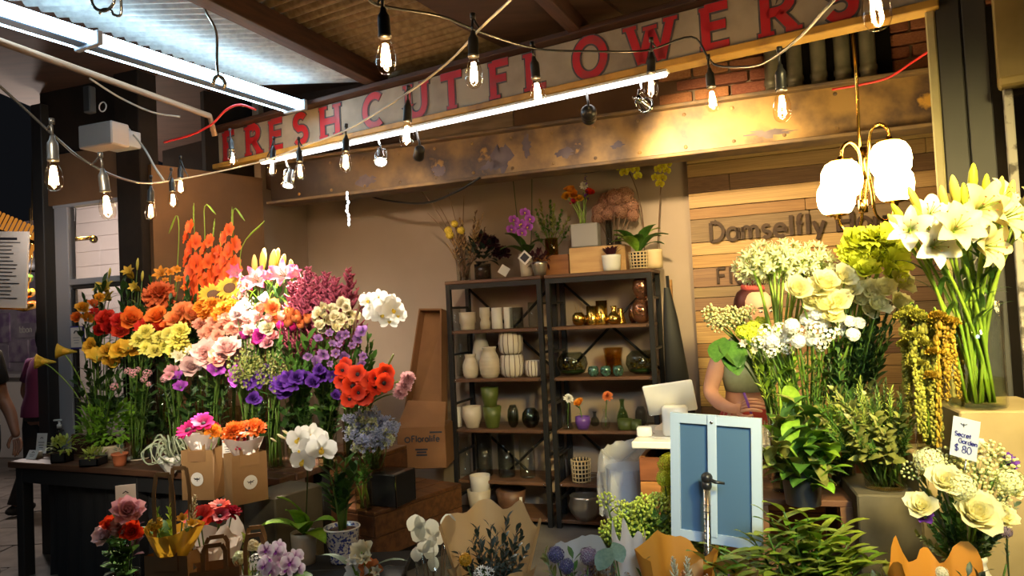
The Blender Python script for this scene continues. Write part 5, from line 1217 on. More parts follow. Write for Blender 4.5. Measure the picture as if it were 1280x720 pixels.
P2 = [('bud_vase', 'clear glass flask holding a white bloom', 'vase', 710, 14, 24, [(1, 0), (.95, .1), (.4, .6), (.35, 1)], 'glass_clear'), ('purple_pot', 'small purple pot holding an orange bloom', 'pot', 729, 19, 15, [(.7, 0), (1, .6), (.95, 1)], 'ceramic_purple'), ('bud_vase', 'clear glass bud vase with a pale orange bloom', 'vase', 757, 12, 24, PEARV, 'glass_clear'), ('bud_vase', 'small clear vase between the purple pot and its neighbour', 'vase', 744, 12, 18, PEARV, 'glass_grey'), ('green_pot', 'olive green bottle vase in a green dish', 'vase', 779, 15, 33, PEARV, 'glass_green'), ('green_pot', 'low olive green dish in front of the bottle vase', 'dish', 782, 18, 12, [(.9, 0), (1, .2), (1, 1)], 'ceramic_green'), ('green_pot', 'low olive green dish beside the first dish', 'dish', 795, 14, 11, [(.9, 0), (1, .2), (1, 1)], 'ceramic_green'), ('glass_globe', 'small clear glass globe beside the till', 'vase', 802, 15, 24, GLB, 'glass_grey'), ('glass_globe', 'clear glass globe at the board end behind the till', 'vase', 815, 15, 22, GLB, 'glass_clear')]
for i, (nm, lb, ct_, px, w_, h_, pr, m_) in enumerate(P2): shelf_pot(nm, lb, ct_, px, 2, w_, h_, pr, m_, .06 if i not in (3, 4, 7) else .18)
stalk('garden_rose', 'small white bloom in the glass flask on the lower board', 'flower', None, sp(710, 2, .06, .02), sp(711, 2, .05, .22), 'ruffle2', 'p_white', .07, leaves=2, leafm=('leaf', 'l_green', .04))
stalk('garden_rose', 'orange bloom leaning from the small purple pot', 'flower', None, sp(729, 2, .06, .02), sp(723, 2, .04, .19), 'rose1', 'p_orange', .08, leaves=3, leafm=('leaf', 'l_green', .05))
stalk('garden_rose', 'pale orange bloom in the clear bud vase', 'flower', None, sp(757, 2, .06, .02), sp(759, 2, .05, .235), 'ruffle2', 'p_rose_peach', .075, leaves=2, leafm=('leaf', 'l_green', .04))
def basket(name, label, p, r, h, parent=None):
 t = thing(name, label, 'basket', T(p))
 MB().lathe([(0, .003), (r * .88, .003), (r * .98, h)], 20).build('liner', 'matt_black', t)
 for k in range(16):
  a = 2 * pi * k / 16; MB().tube([V((math.cos(a) * r * f, math.sin(a) * r * f, h * z)) for f, z in ((.9, 0), (.97, .5), (1.0, 1))], .0045, 5).build('stake', 'wicker', t)
 for j in range(6):
  f = .91 + .1 * j / 5; MB().tube([V((math.cos(a) * r * (f + .02), math.sin(a) * r * (f + .02), h * (j + .3) / 5.5)) for a in [2 * pi * k / 20 for k in range(20)]], .0045, 5, closed=True).build('weave', 'wicker', t)
 return t
basket('woven_basket', 'open woven white basket on the lower board near the bin', sp(727, 1, .06), .068, .16)
r_ = 36 * DC / 2
t = vessel('lobed_bowl', 'silver lobed bowl on the floor board beside the bin', 'bowl', sp(733, 0, .04), [(r_ * .6, 0), (r_ * .95, .05), (r_ * 1.1, .1), (r_ * .95, .15), (r_, .17)], 'silver_metal', n=48, fn=lambda q, i: 1 + .06 * abs(math.cos(4 * q)))
shelf_pot('plant_pot', 'dim grey pot standing behind the silver bowl', 'pot', 738, 0, 24, 44, CUP, 'zinc', .25)
# on top of the units
def crate(name, label, px0, px1, h, n, dep, py=None, m='crate_wood'):
 a, b = sp(px0, 5, n), sp(px1, 5, n); w = (b - a).length; t = thing(name, label, 'crate', frame((a + b) / 2 + N * dep / 2, U, N))
 for sy in (-1, 1): MB().box((0, sy * dep / 2, h / 2), (w, .012, h), bev=.002).build('side_panel', m, t, smooth=False)
 for sx in (-1, 1): MB().box((sx * (w / 2 - .006), 0, h / 2), (.012, dep - .014, h), bev=.002).build('end_panel', m, t, smooth=False)
 MB().box((0, 0, .006), (w - .02, dep - .02, .012)).build('bottom_panel', m, t, smooth=False); return t
crate('wooden_crate', 'orange stained wooden box under the leafy plant on the shelf top', 652, 712, .15, .16, .18, m='counter_wood')
crate('wooden_crate', 'pale wooden wine box on the shelf top below the frosted vase', 713, 783, .185, .10, .22)
# dried flowers in a glass cylinder
tp = sp(580, 5, .12); vessel('glass_cylinder', 'tall glass cylinder of dried stems at the corner of the shelf top', 'vase', tp, cyl(.055, .30), 'glass_clear')
for i in range(16):
 a = R.uniform(0, 6.28); px, py = R.choice(((565, 285), (580, 275), (600, 270), (590, 262), (572, 295), (607, 285), (560, 300), (585, 290), (575, 280)))
 e = at(px + R.uniform(-6, 6), py + R.uniform(-6, 8), 5.35) + N * R.uniform(-.08, .08)
 o = axis_stem('dried_grass', '', 'dried flower', 'dried stems in the glass cylinder', tp + V((.03 * math.cos(a), .03 * math.sin(a), .01)), e, R.choice(('sprig_fine', 'sprig', 'plume')), ['l_tan' if i % 3 else 'l_brown', 'twig'], .5, .16, 'twig', .003, None, 'seed_head'); ordered(o, 'tan dried grass stem in the corner cylinder, {n} from the left', 'dried', e)
for i, (px, py) in enumerate(((521, 233), (548, 256), (534, 266), (580, 245), (560, 240))):
 e = at(px, py, 5.35); tag(MB().tube(bend_over(tp + Z * .1, e, 8, .8), [.003] * 8 + [.0012], 5).build('bare_twig', 'twig'), '', 'twig', 'bare twigs from the cylinder'); ordered(bpy.data.objects[-1] if False else COL.objects[-1], 'long bare twig arching from the dried flower cylinder, {n} from the left', 'twigs', e)
for i, (px, py) in enumerate(((560, 288), (568, 280), (576, 288), (562, 294))):
 o = stalk('dried_yarrow', '', 'dried flower', 'yellow yarrow in the cylinder', tp + Z * .02, at(px, py, 5.3), 'cluster', 'p_lily_gold', .07, 'twig'); ordered(o, 'mustard yellow dried yarrow, {n} from the left in the corner cylinder', 'yarrow', at(px, py, 5.3))
tp = sp(604, 5, .12); t = vessel('glass_pot', 'dark plant in a clear glass pot with a square white tag', 'plant', tp, cyl(.065, .12), 'glass_grey', part='pot_glass')
MB().lathe([(0, .005), (.058, .01), (.058, .10), (0, .105)], 16).build('soil', 'seed_brown', t)
bush(70, (.12, .10, .10), 3, .10, .4).build('foliage', 'l_black', t, T(0, 0, .19))
for i, (x, z) in enumerate(((-.0, .33), (.07, .30), (.15, .22))): link('protea_head', PR['crest'], t, T(x, -.03, z - .02) @ Matrix.Rotation(.6, 4, 'X') @ S(.13), mats='l_wine')
MB().box((.10, -.07, .14), (.07, .003, .07), Matrix.Rotation(.6, 4, 'Y')).build('tag', 'white_paint', t, smooth=False)
def orchid_plant(p, potprof, potm, label, stems, bloomm, size, leafpts, leafm='l_green', spike_m='stem_dark', nb=6, lip='stamen_yellow'):
 """potted moth orchid: stems are lists of points the flowers hang from"""
 t = thing('potted_orchid', label, 'plant', T(p))
 MB().lathe([(0, 0)] + potprof + [(r - .006, z) for r, z in reversed(potprof)], 24).build('pot', potm, t); soil(potprof[-1][0] - .006, potprof[-1][1] - .015, t)
 top = V((0, 0, potprof[-1][1] - .01))
 for d, L, w in leafpts:
  link('leaf', PR['leaf_broad'], t, Matrix.Translation(top) @ nrm(d).to_track_quat('Y', 'Z').to_matrix().to_4x4() @ S((w, L, L)), mats=leafm)
 for pts, blooms in stems:
  MB().tube(curve([top] + [V(q) - p for q in pts], 16), .0035, 6).build('flower_stem', spike_m, t)
  for q, s, f in blooms:
   q = V(q) - p; b = link('flower', PR['orchid'], t, aim(q, nrm(f), R.uniform(-.3, .3)) @ S(size * s), mats=[bloomm, lip])
 return t
p = sp(659, 5, .10)
orchid_plant(p, pot(.055, .17, .8), 'ceramic_cream', 'lilac orchid in a cream pot with a square tag on the shelf top', [([at(650, 300, 5.2), at(641, 222, 5.2)], [(at(642 + dx, 283 + dy, 5.1), 1, (R.uniform(-.4, .4), -1, .2)) for dx, dy in ((0, -8), (8, -2), (-3, 4), (10, 8))]), ([at(664, 300, 5.2), at(665, 215, 5.2)], [(at(656 + dx, 274 + dy, 5.1), 1, (R.uniform(-.4, .4), -1, .2)) for dx, dy in ((0, -8), (6, 0), (-4, 6), (4, 10))])], 'p_violet', .07, [((-.8, -.5, .8), .26, .2), ((.2, -.9, .2), .22, .2), ((-.6, -.3, .1), .24, .2), ((.7, -.1, .5), .2, .2)], 'l_green')
t = COL.objects[-1]
tagp = at(656, 322, 5.05)
o = tag(MB().box((0, 0, 0), (.075, .004, .075), frame(V((0, 0, 0)), U, N) @ Matrix.Rotation(pi / 4, 4, 'Y')).box((0, -.003, 0), (.05, .003, .05), frame(V((0, 0, 0)), U, N) @ Matrix.Rotation(pi / 4, 4, 'Y'), m=1).build('plant_tag', ['white_paint', 'ink'], None, T(tagp), smooth=False), 'square white tag with a dark printed square on the orchid pot', 'tag')
tp = sp(675, 5, .05); t = vessel('tin_pot', 'dark heather in a silver tin at the shelf joint', 'plant', tp, pot(.06, .10, .7), 'silver_metal', part='tin')
bush(60, (.075, .07, .05), 5, .05, .5).build('foliage', 'l_wine', t, T(0, 0, .12))
tp = sp(690, 5, .2, .15); vessel('glass_vase', 'brown tinted glass vase of leafy branches on the orange box', 'vase', tp, cyl(.05, .13), 'glass_amber')
for i in range(11):
 px, py = [(668, 262), (676, 252), (684, 250), (692, 256), (700, 262), (708, 272), (712, 282), (672, 275), (682, 270), (696, 275), (666, 290)][i]
 e = at(px, py, 5.35) + N * R.uniform(-.06, .06); o = axis_stem('leafy_branch', '', 'branch', 'leafy branches on the shelf top', tp + V((R.uniform(-.02, .02), R.uniform(-.02, .02), .01)), e, R.choice(('sprig', 'sprig_round')), ['l_olive' if i % 2 else 'l_green', 'stem_green'], .6, .2, okey=None, hn='foliage'); ordered(o, 'leafy green branch, {n} from the left in the brown glass vase', 'lb', e)
# frosted glass block with a mixed bunch
tp = sp(733, 5, .16, .19); M_ = frame(tp, U, N)
tag(MB().box((0, 0, .085), (.20, .10, .17), bev=.006).build('frosted_vase', 'frosted', None, M_, smooth=False), 'frosted glass block vase holding a mixed bunch on the wine box', 'vase')
for px, py, k, m_, s in ((712, 236, 'rose1', 'p_orange', .075), (716, 243, 'rose2', 'p_orange', .07), (708, 245, 'rose1', 'p_gold', .065), (724, 248, 'rose1', 'p_gold', .06), (717, 252, 'rose2', 'p_crimson', .06), (737, 240, 'rose1', 'p_red', .075), (730, 232, 'ruffle2', 'p_white', .06)):
 stalk('ranunculus', {'p_orange': 'orange ranunculus in the frosted vase, ' + ('upper' if py < 240 else 'middle'), 'p_gold': 'golden ranunculus in the frosted vase, ' + ('outer' if px < 715 else 'inner'), 'p_crimson': 'small dark red ranunculus in the frosted vase', 'p_red': 'bright red ranunculus in the frosted vase', 'p_white': 'white frilled bloom in the frosted vase'}[m_], 'flower', None, tp + V((R.uniform(-.05, .05), 0, .16)), at(px, py, 5.25), k, m_, s, 'stem_bright', .003)
axis_stem('larkspur', 'tall dark blue larkspur spike in the frosted vase', 'flower', None, tp + Z * .16, at(732, 212, 5.25), 'spike', ['p_purple', 'stem_green'], .55, .16)
# dusty hydrangeas in two tall glasses
for i, px in enumerate((764, 775)): vessel('glass_cylinder', ['slim glass of dried hydrangea, the taller of the pair', 'slim glass of dried hydrangea beside the white pot'][i], 'vase', sp(px, 5, .2), cyl(.026, .38 if i == 0 else .24), 'glass_grey')
for i, (px, py, s) in enumerate(((748, 262, .13), (757, 250, .15), (770, 248, .16), (783, 245, .14), (790, 258, .14), (776, 264, .15), (760, 268, .13), (767, 260, .14), (746, 272, .1), (792, 270, .11))):
 e = at(px, py, 5.3) + N * R.uniform(-.05, .05); o = stalk('hydrangea', '', 'flower', 'dusty hydrangeas on the shelf top', sp(768, 5, .2, .06), e, 'pompon', 'p_hydrangea', s, 'twig', .004, okey=None, face='axis'); ordered(o, 'dusty pink dried hydrangea head, {n} from the left on the shelf top', 'hyd', e)
tp = sp(765, 5, .04); t = vessel('white_pot', 'ribbed white pot with a wine-coloured succulent', 'plant', tp, pot(.068, .11, .85), 'white_gloss', part='pot', fn=lambda q, i: 1 + .02 * math.cos(16 * q))
for k in range(16):
 a = k * GA; link('leaf', PR['leaf'], t, T(.02 * math.cos(a), .02 * math.sin(a), .10) @ V((math.cos(a), math.sin(a), .7 + .4 * (k % 3))).to_track_quat('Y', 'Z').to_matrix().to_4x4() @ S(.085), mats='l_wine')
tp = sp(799, 5, .06); t = basket('woven_pot', 'green leafed plant in a cream lattice pot on the shelf top', tp, .066, .12)
for k in range(14):
 a = k * GA + .4; L = .2 if k % 2 else .26; link('leaf', PR['leaf_broad'], t, T(.015 * math.cos(a), .015 * math.sin(a), .12) @ V((math.cos(a), math.sin(a) * .8, .9 - .05 * k)).to_track_quat('Y', 'Z').to_matrix().to_4x4() @ S((L * .8, L, L)), mats='l_green' if k % 3 else 'l_bright')
tp = sp(818, 5, .10); vessel('wooden_vase', 'cream wooden tub behind the lattice pot', 'pot', tp, pot(.062, .13, .95), 'wicker')
for i, (px, base, pts, bl) in enumerate(((0, sp(806, 5, .12, .12), [(803, 270), (795, 235), (785, 212)], [(775, 210), (783, 207), (788, 212), (794, 212), (797, 220), (780, 216), (791, 206)]), (0, sp(822, 5, .12, .12), [(824, 270), (826, 235), (830, 210)], [(822, 212), (828, 208), (833, 213), (819, 222), (828, 222), (825, 230), (834, 205)]))):
 t = thing('yellow_orchid', ['yellow orchid spray bending over beside the cable', 'upright yellow orchid spray at the corner of the shelf top'][i], 'orchid', T(base))
 MB().tube(curve([V((0, 0, 0))] + [at(x, y, 5.2) - base for x, y in pts], 14), .004, 6).build('flower_stem', 'stem_brown', t)
 for x, y in bl: link('flower', PR['orchid'], t, aim(at(x, y, 5.17) - base, nrm((R.uniform(-.5, .5), -1, .1)), R.uniform(-.4, .4)) @ S(.062), mats=['p_orchid_yellow', 'stamen_yellow'])
# --- beside the shelves
t = thing('leaning_tray', 'tall shallow cardboard tray leaning against the beige wall', 'cardboard tray', frame(atz(536, 598, 0) * 1 + V((0, 0, .0)), U, N))
d_ = 5.75
a, b = at(505, 560, 5.6), at(558, 565, 5.45); b2, a2 = at(558, 388, 5.62), at(530, 388, 5.8)
t.matrix_basis = T(a); a0 = a.copy(); q = [v - a0 for v in (a, b, b2, a2)]; nn = nrm((q[1] - q[0]).cross(q[3] - q[0])) * -.02
if nn.y < 0: nn = -nn
MB().add(q + [v + nn for v in q], [(0, 1, 2, 3), (7, 6, 5, 4), (0, 4, 5, 1), (1, 5, 6, 2), (2, 6, 7, 3), (3, 7, 4, 0)]).build('back_panel', 'cardboard', t, smooth=False)
for i in (1, 2, 3):
 s, e = q[i], q[(i + 1) % 4]; mid = (q[0] + q[2]) / 2; f_ = -nn * 4; inn = nrm(mid - (s + e) / 2) * .015
 MB().add([s, e, e + f_, s + f_, s + inn, e + inn, e + f_ + inn, s + f_ + inn], [(0, 1, 2, 3), (7, 6, 5, 4), (3, 2, 6, 7), (0, 3, 7, 4), (1, 5, 6, 2), (0, 4, 5, 1)]).build('side_wall', 'cardboard', t, smooth=False)
t = thing('cardboard_box', 'brown printed cardboard box with an open sloping flap', 'cardboard box', frame(at(528, 586, 5.15), nrm((1, -.12, 0)), nrm((.12, 1, 0)))); k = 5.15 / 900
bx_w, bx_h, bx_d = 62 * k, 52 * k, .3
MB().box((0, bx_d / 2, bx_h / 2), (bx_w, bx_d, bx_h), bev=.004).build('carton', 'cardboard', t, smooth=False)
fl_ = MB(); A_ = [V((-bx_w / 2, 0, bx_h)), V((bx_w / 2, 0, bx_h)), V((bx_w / 2 - .01, .12, bx_h + .16)), V((-bx_w / 2 + .06, .12, bx_h + .18))]
fl_.add(A_ + [v + V((0, .006, -.002)) for v in A_], [(0, 1, 2, 3), (7, 6, 5, 4), (0, 4, 5, 1), (1, 5, 6, 2), (2, 6, 7, 3), (3, 7, 4, 0)]).build('flap', 'cardboard', t, smooth=False)
MB().ribbon(arc(0, 0, .018, .018, 0, 360, 16), .009, .002, M=T(-.10, -.001, bx_h - .09)).build('printed_mark', 'ink', t, smooth=False)
write('Floralife', T(-.07, -.001, bx_h - .105), .042, .009, t, 'ink', .002, .1, 'printed_letter')
for x, z, w_ in ((-.0, bx_h - .16, .09), (.0, bx_h - .18, .07), (.0, bx_h - .2, .08), (.11, bx_h - .04, .09)): MB().box((x, -.001, z), (w_, .002, .012)).build('printed_line', 'ink', t, smooth=False)
t = thing('broom', 'black broom leaning on the beige wall next to the shelf', 'broom', T(at(845, 480, 4.75)))
o0 = at(845, 480, 4.75); MB().tube([at(838, 350, 4.9) - o0, at(842, 430, 4.8) - o0], .012, 8).build('handle', 'pine_tan', t)
MB().lathe([(.02, .42), (.05, .2), (.105, -.55), (.0, -.56)], 12, T(.0, 0, .22) @ Matrix.Rotation(-.06, 4, 'Y') @ S((1, .45, 1))).build('folded_cover', 'matt_black', t)
MB().tube([at(834, 345, 4.9) - o0, at(852, 560, 4.7) - o0 + Z * -.3], .012, 8).build('pole', 'matt_black', t)
# --- flower table on the left
TZ = .75
ta, tb = atz(8, 577, TZ), atz(232, 591, TZ); TU = (tb - ta).normalized(); TN = V((-TU.y, TU.x, 0)); TL = (atz(352, 598, TZ) - ta).dot(TU); TD = .48
tbl = thing('display_table', 'long dark wooden table carrying the flower display and small pots', 'table', frame(V((ta.x, ta.y, 0)), TU, TN))
for i in range(4): MB().box((TL / 2, (i + .5) * TD / 4, TZ - .02), (TL + R.uniform(-.01, .01), TD / 4 - .004, .04), bev=.005).build('tabletop_board', 'table_wood', tbl, smooth=False)
MB().box((TL / 2, .04, TZ - .09), (TL - .1, .025, .09), bev=.003).build('apron', 'matt_black', tbl, smooth=False)
for x in (.08, TL * .5, TL - .08):
 for y in (.06, TD - .06): MB().box((x, y, (TZ - .04) / 2), (.07, .07, TZ - .04), bev=.005).build('leg', 'matt_black', tbl, smooth=False)
tcl = MB(); vs_ = []; nn_ = 60
for i in range(nn_ + 1):
 x = .25 + (TL - .3) * i / nn_; w_ = .018 * math.sin(i * 1.7) + .01 * math.sin(i * .6)
 vs_ += [V((x, .10 + w_ * .3, TZ - .05)), V((x, .11 + w_, .35)), V((x, .10 + w_ * 1.4, .02))]
tcl.add(vs_, [(3 * i + k, 3 * i + 3 + k, 3 * i + 4 + k, 3 * i + 1 + k) for i in range(nn_) for k in (0, 1)]).build('under_table_shade', 'cloth_black', tbl)  # black sheet added to stand for the shade under the table
def tpt(px, back, z=TZ + .001):
 """a point on the table under pixel column px, `back` metres behind the front edge"""
 p = (V((ta.x, ta.y, z)) + TN * back, TN); y = 560
 for _ in range(4): q = atp(px, y, p); q.z = z; y = project(q)[1]
 return q
def fx(px, py, back):
 """a point in the upright plane `back` metres behind the table's front edge"""
 return atp(px, py, (V((ta.x, ta.y, 0)) + TN * back, TN))
# riser boxes behind and the stepped crates on the right
for i, (p0, p1, h) in enumerate(((100, 215, .13), (218, 330, .15))):
 a, b = tpt(p0, .34), tpt(p1, .34)
 tag(MB().box((0, 0, h / 2), ((b - a).length, .2, h), bev=.004).build('riser_box', 'table_wood', None, frame((a + b) / 2 + TN * .04, TU, TN), smooth=False), ['low dark wooden riser below the yellow flowers', 'low dark wooden riser below the pink flowers'][i], 'box')
def crate_box(name, label, near, far, z1, h, width, m='step_wood', nb=3):
 """plank box whose upper right-hand edge runs from pixel near to pixel far"""
 a, b = atz(*near, z1), atz(*far, z1); d = (b - a); L = d.length; d.normalize(); s = V((d.y, -d.x, 0))    # s: to the right
 t = thing(name, label, 'crate', frame(V((a.x, a.y, z1 - h)), s, d))
 for i in range(nb):
  w = width / nb; MB().box((-(i + .5) * w, L / 2, h - .012), (w - .004, L, .024), bev=.004).build('top_board', m, t, smooth=False)
 for i in range(2):
  hh = (h - .024) / 2; MB().box((-.01, L / 2, hh * (i + .5)), (.02, L - .006, hh - .004), bev=.003).build('side_board', m, t, smooth=False)
  MB().box((-width / 2, .01, hh * (i + .5)), (width - .03, .02, hh - .004), bev=.003).build('front_board', m, t, smooth=False)
 MB().box((-width / 2, L - .02, (h - .024) / 2), (width - .03, .02, h - .03)).build('back_board', m, t, smooth=False)
 return t
crate_box('step_crate', 'wide low reddish wooden step below the glass cube', (468, 641), (577, 604), .45, .27, .75, nb=5)
crate_box('step_crate', 'small upper wooden crate behind the glass cube', (478, 567), (509, 556), .72, .27, .62, nb=4)
a, b = atz(468, 641, .45), atz(577, 604, .45)
d_ = (b - a).normalized(); s_ = V((d_.y, -d_.x, 0))
tag(MB().box((-.42, (b - a).length / 2, .09), (.66, (b - a).length - .1, .175)).build('plinth_block', 'matt_black', None, frame(V((a.x, a.y, 0)), s_, d_), smooth=False), 'black plinth under the wide wooden step', 'plinth')
mat('stone', (.10, .085, .055), .75, col2=(.065, .055, .035), scale=7, bump=.2, detail=9); mat('stone_light', (.33, .255, .13), .7, col2=(.25, .19, .09), scale=6, bump=.2, detail=9)
def plinth(label, px0, px1, d, z, dep, m='stone', yaw=TS):
 a, b = at(px0, 600, d), at(px1, 600, d); w = (b - a).length; c = (a + b) / 2; c.z = 0; u = V((math.cos(yaw), -math.sin(yaw), 0)); n_ = V((math.sin(yaw), math.cos(yaw), 0))
 return tag(MB().box((0, dep / 2, z / 2), (w, dep, z), bev=.006).build('stone_plinth', m, None, frame(c, u, n_), smooth=False), label, 'plinth')
plinth('taupe stone plinth under the paper bags of gerberas', 292, 352, 3.42, .735, .3)
plinth('taupe stone plinth behind the white orchid pot', 226, 290, 3.5, .735, .26)
# --- vases of the display
VS = {}
gl_r = .058
for i, (px, bk, r, h) in enumerate(((128, .22, .05, .24), (176, .24, .06, .26), (222, .24, .06, .25), (268, .25, .062, .25), (314, .25, .062, .25), (345, .20, .05, .25))):
 p = tpt(px, bk); VS[px] = p; vessel('glass_vase', '', 'vase', p, cyl(r, h), 'glass_clear', 'front row of display vases', 'gv', water=.55)
 ORDER['gv'][-1] = (px, ORDER['gv'][-1][1], 'clear glass vase of stems, {n} from the left in the front row of the table')
for i, (px, bk, zz, r, h) in enumerate(((120, .42, .13, .055, .26), (165, .42, .13, .055, .26), (205, .42, .13, .055, .28), (250, .42, .15, .055, .28), (292, .42, .15, .055, .28), (325, .42, .15, .055, .28))):
 p = tpt(px, bk, TZ + zz + .001); VS[(px, 1)] = p; vessel('glass_vase', '', 'vase', p, cyl(r, h), 'glass_clear', 'back row of display vases', 'gvb', water=.55)
 ORDER['gvb'][-1] = (px, ORDER['gvb'][-1][1], 'clear glass vase on the dark risers, {n} from the left in the back row')
def spt(px, py, z):   # on the upper crate
 return atz(px, py, z)
CV = {}
for i, (px, py, r, h, lb) in enumerate(((372, 580, .06, .26, 'clear glass vase of purple lisianthus on the upper crate'), (410, 586, .055, .26, 'clear glass vase beside the tweedia bunch on the upper crate'), (440, 572, .05, .22, 'clear glass vase of red anemones at the crate edge'))):
 p = spt(px, py, .7215); CV[px] = p; vessel('glass_vase', lb, 'vase', p, cyl(r, h), 'glass_clear', water=.55)
def near_vase(px, py, back, kind=None):
 c = [v for k, v in VS.items() if (isinstance(k, tuple)) == bool(back)];
 if px > 352: c = list(CV.values())
 return min(c, key=lambda v: abs(project(v)[0] - px))
def row(pts, name, label, head, mats, size, bk, cat='flower', back=0, group=None, leaves=2, leafm=('leaf', 'l_dark', .10), stem='stem_green', r=.0028, **k):
 for i, p in enumerate(pts):
  px, py = p[0], p[1]; s = p[2] if len(p) > 2 else 1; m = p[3] if len(p) > 3 else mats
  v = near_vase(px, py, back); b = v + V((R.uniform(-.03, .03), R.uniform(-.03, .03), .012)); e = fx(px, py, bk + R.uniform(-.03, .03))
  hd = head if isinstance(head, str) else head[i % len(head)]
  stalk(name, label, cat, group or label.split(',')[0].replace('{n} ', '') + 's', b, e, hd, m, size * s, stem, r, leaves, leafm, okey=(name, label), **k)
def arow(pts, name, label, head, mats, frac, width, bk, back=0, cat='flower', stem='stem_green', r=.003, hn='flower_spike'):
 for i, (px, py) in enumerate(pts):
  v = near_vase(px, py, back); b = v + V((R.uniform(-.03, .03), R.uniform(-.03, .03), .012)); e = fx(px, py, bk + R.uniform(-.04, .04))
  hd = head if isinstance(head, str) else head[i % len(head)]
  axis_stem(name, label, cat, label.split(',')[0] + 's', b, e, hd, mats, frac, width, stem, r, okey=(name, label), hn=hn)
petalmat('p_glad', (.80, .07, .015), (.85, .11, .02))
# gladioli, tall at the back
arow([(240, 272), (264, 290), (287, 276), (273, 305)], 'gladiolus', 'tall orange-red gladiolus spike, {n} from the left by the ochre wall', ('glad', 'glad2'), ['p_glad', 'stem_bright'], .46, .31, .46, 1)
for i, (a_, b_) in enumerate((((222, 270), (211, 292)), ((292, 262), (306, 276)), ((302, 310), (331, 276)), ((256, 258), (270, 268)))):
 v = near_vase(a_[0], 0, 1); pts = curve([v + Z * .02, fx(a_[0], a_[1] + 60, .44), fx(a_[0], a_[1], .44), fx(*b_, .42)], 14)
 o = tag(MB().tube(pts, [.003] * 10 + [.006] * (len(pts) - 11) + [.002], 5).build('grass_blade', 'stem_bright'), '', 'grass blade', 'arching green blades among the gladioli'); ordered(o, 'thin yellow-green arching blade, {n} from the left among the gladioli', 'blades', pts[-1])
# yellow lilies at the upper left
row([(133, 363, 1.1), (165, 346, 1.1), (137, 374, .9), (173, 362), (203, 344, .8, 'p_orange')], 'golden_lily', 'golden yellow open lily, {n} from the left above the orange roses', ('lily', 'lily_half'), ['p_lily_gold', 'stamen'], .15, .42, back=1, face=(-.2, -.8, .5), leaves=5, leafm=('leaf_long', 'l_olive', .12))
row([(172, 330, 1), (137, 341, .8), (178, 345, .9), (120, 358, .8)], 'lily_bud', 'closed yellow-green lily bud, {n} from the left above the golden lilies', 'bud', 'p_yellow_green', .085, .44, back=1, face='axis', leaves=6, leafm=('leaf_long', 'l_green', .12))
row([(199, 367, 1.25), (196, 378, .9)], 'celosia', 'big ruffled rust-red celosia head, {n} from the left above the roses', 'crest', 'p_celosia', .15, .36, back=1)
row([(213, 342), (224, 350, .9), (236, 344), (243, 356, .9), (222, 338, .9), (255, 350, .8), (207, 352, .8), (231, 362, .8)], 'orange_alstroemeria', 'small orange alstroemeria bloom, {n} from the left behind the celosia', 'alstro', ['p_orange', 'stamen_yellow'], .08, .42, back=1)
row([(103, 384, 1, 'p_gold'), (118, 380, .9, 'p_rose_orange'), (96, 396, .9, 'p_rose_orange'), (110, 397, .9), (124, 372, .8, 'p_gold'), (118, 390, .7, 'p_rose_red')], 'ranunculus', 'small orange and gold ranunculus, {n} from the left at the window end', ('rose1', 'cup2'), 'p_orange', .085, .28, back=1)
# the rose row
row([(131, 397, .95, 'p_rose_red'), (139, 409, .95, 'p_rose_red'), (126, 412, .8, 'p_rose_red'), (151, 401, .95, 'p_rose_red'), (165, 398, 1.1), (182, 409, .95, 'p_rose_red'), (196, 394, 1.1), (201, 409, .9, 'p_rose_red'), (219, 397, 1, 'p_rose_peach'), (212, 405, .8), (229, 387, .9, 'p_rose_peach'), (241, 393, 1, 'p_rose_peach'), (150, 414, .8, 'p_rose_red'), (190, 400, .85), (230, 402, .8)], 'orange_rose', 'orange to red rose, {n} from the left in the row under the celosia', ('rose1', 'rose2', 'rose3'), 'p_rose_orange', .118, .16, leaves=3, leafm=('leaf', 'l_dark', .085))
# sunflowers and the orange stocks below
row([(268, 369, 1.05), (287, 360)], 'sunflower', 'yellow sunflower with a brown centre, {n} from the left under the gladioli', 'sunflower', ['p_yellow', 'seed_brown'], .17, .24, back=1, leaves=3, leafm=('leaf_broad', 'l_dark', .14))
row([(252, 383), (266, 381, 1.05), (280, 385), (258, 393, .9), (275, 394, .9), (291, 381, .85), (268, 400, .8)], 'orange_stock', 'ruffled orange stock head, {n} from the left below the sunflowers', ('ruffle1', 'crest'), 'p_orange', .10, .16)
row([(252, 405), (268, 402, .9), (284, 399), (262, 413, .9), (277, 411), (290, 410, .85), (256, 416, .8), (272, 419, .8)], 'coral_carnation', 'frilled coral carnation, {n} from the left under the orange stocks', ('ruffle2', 'ruffle1'), 'p_coral', .095, .11)
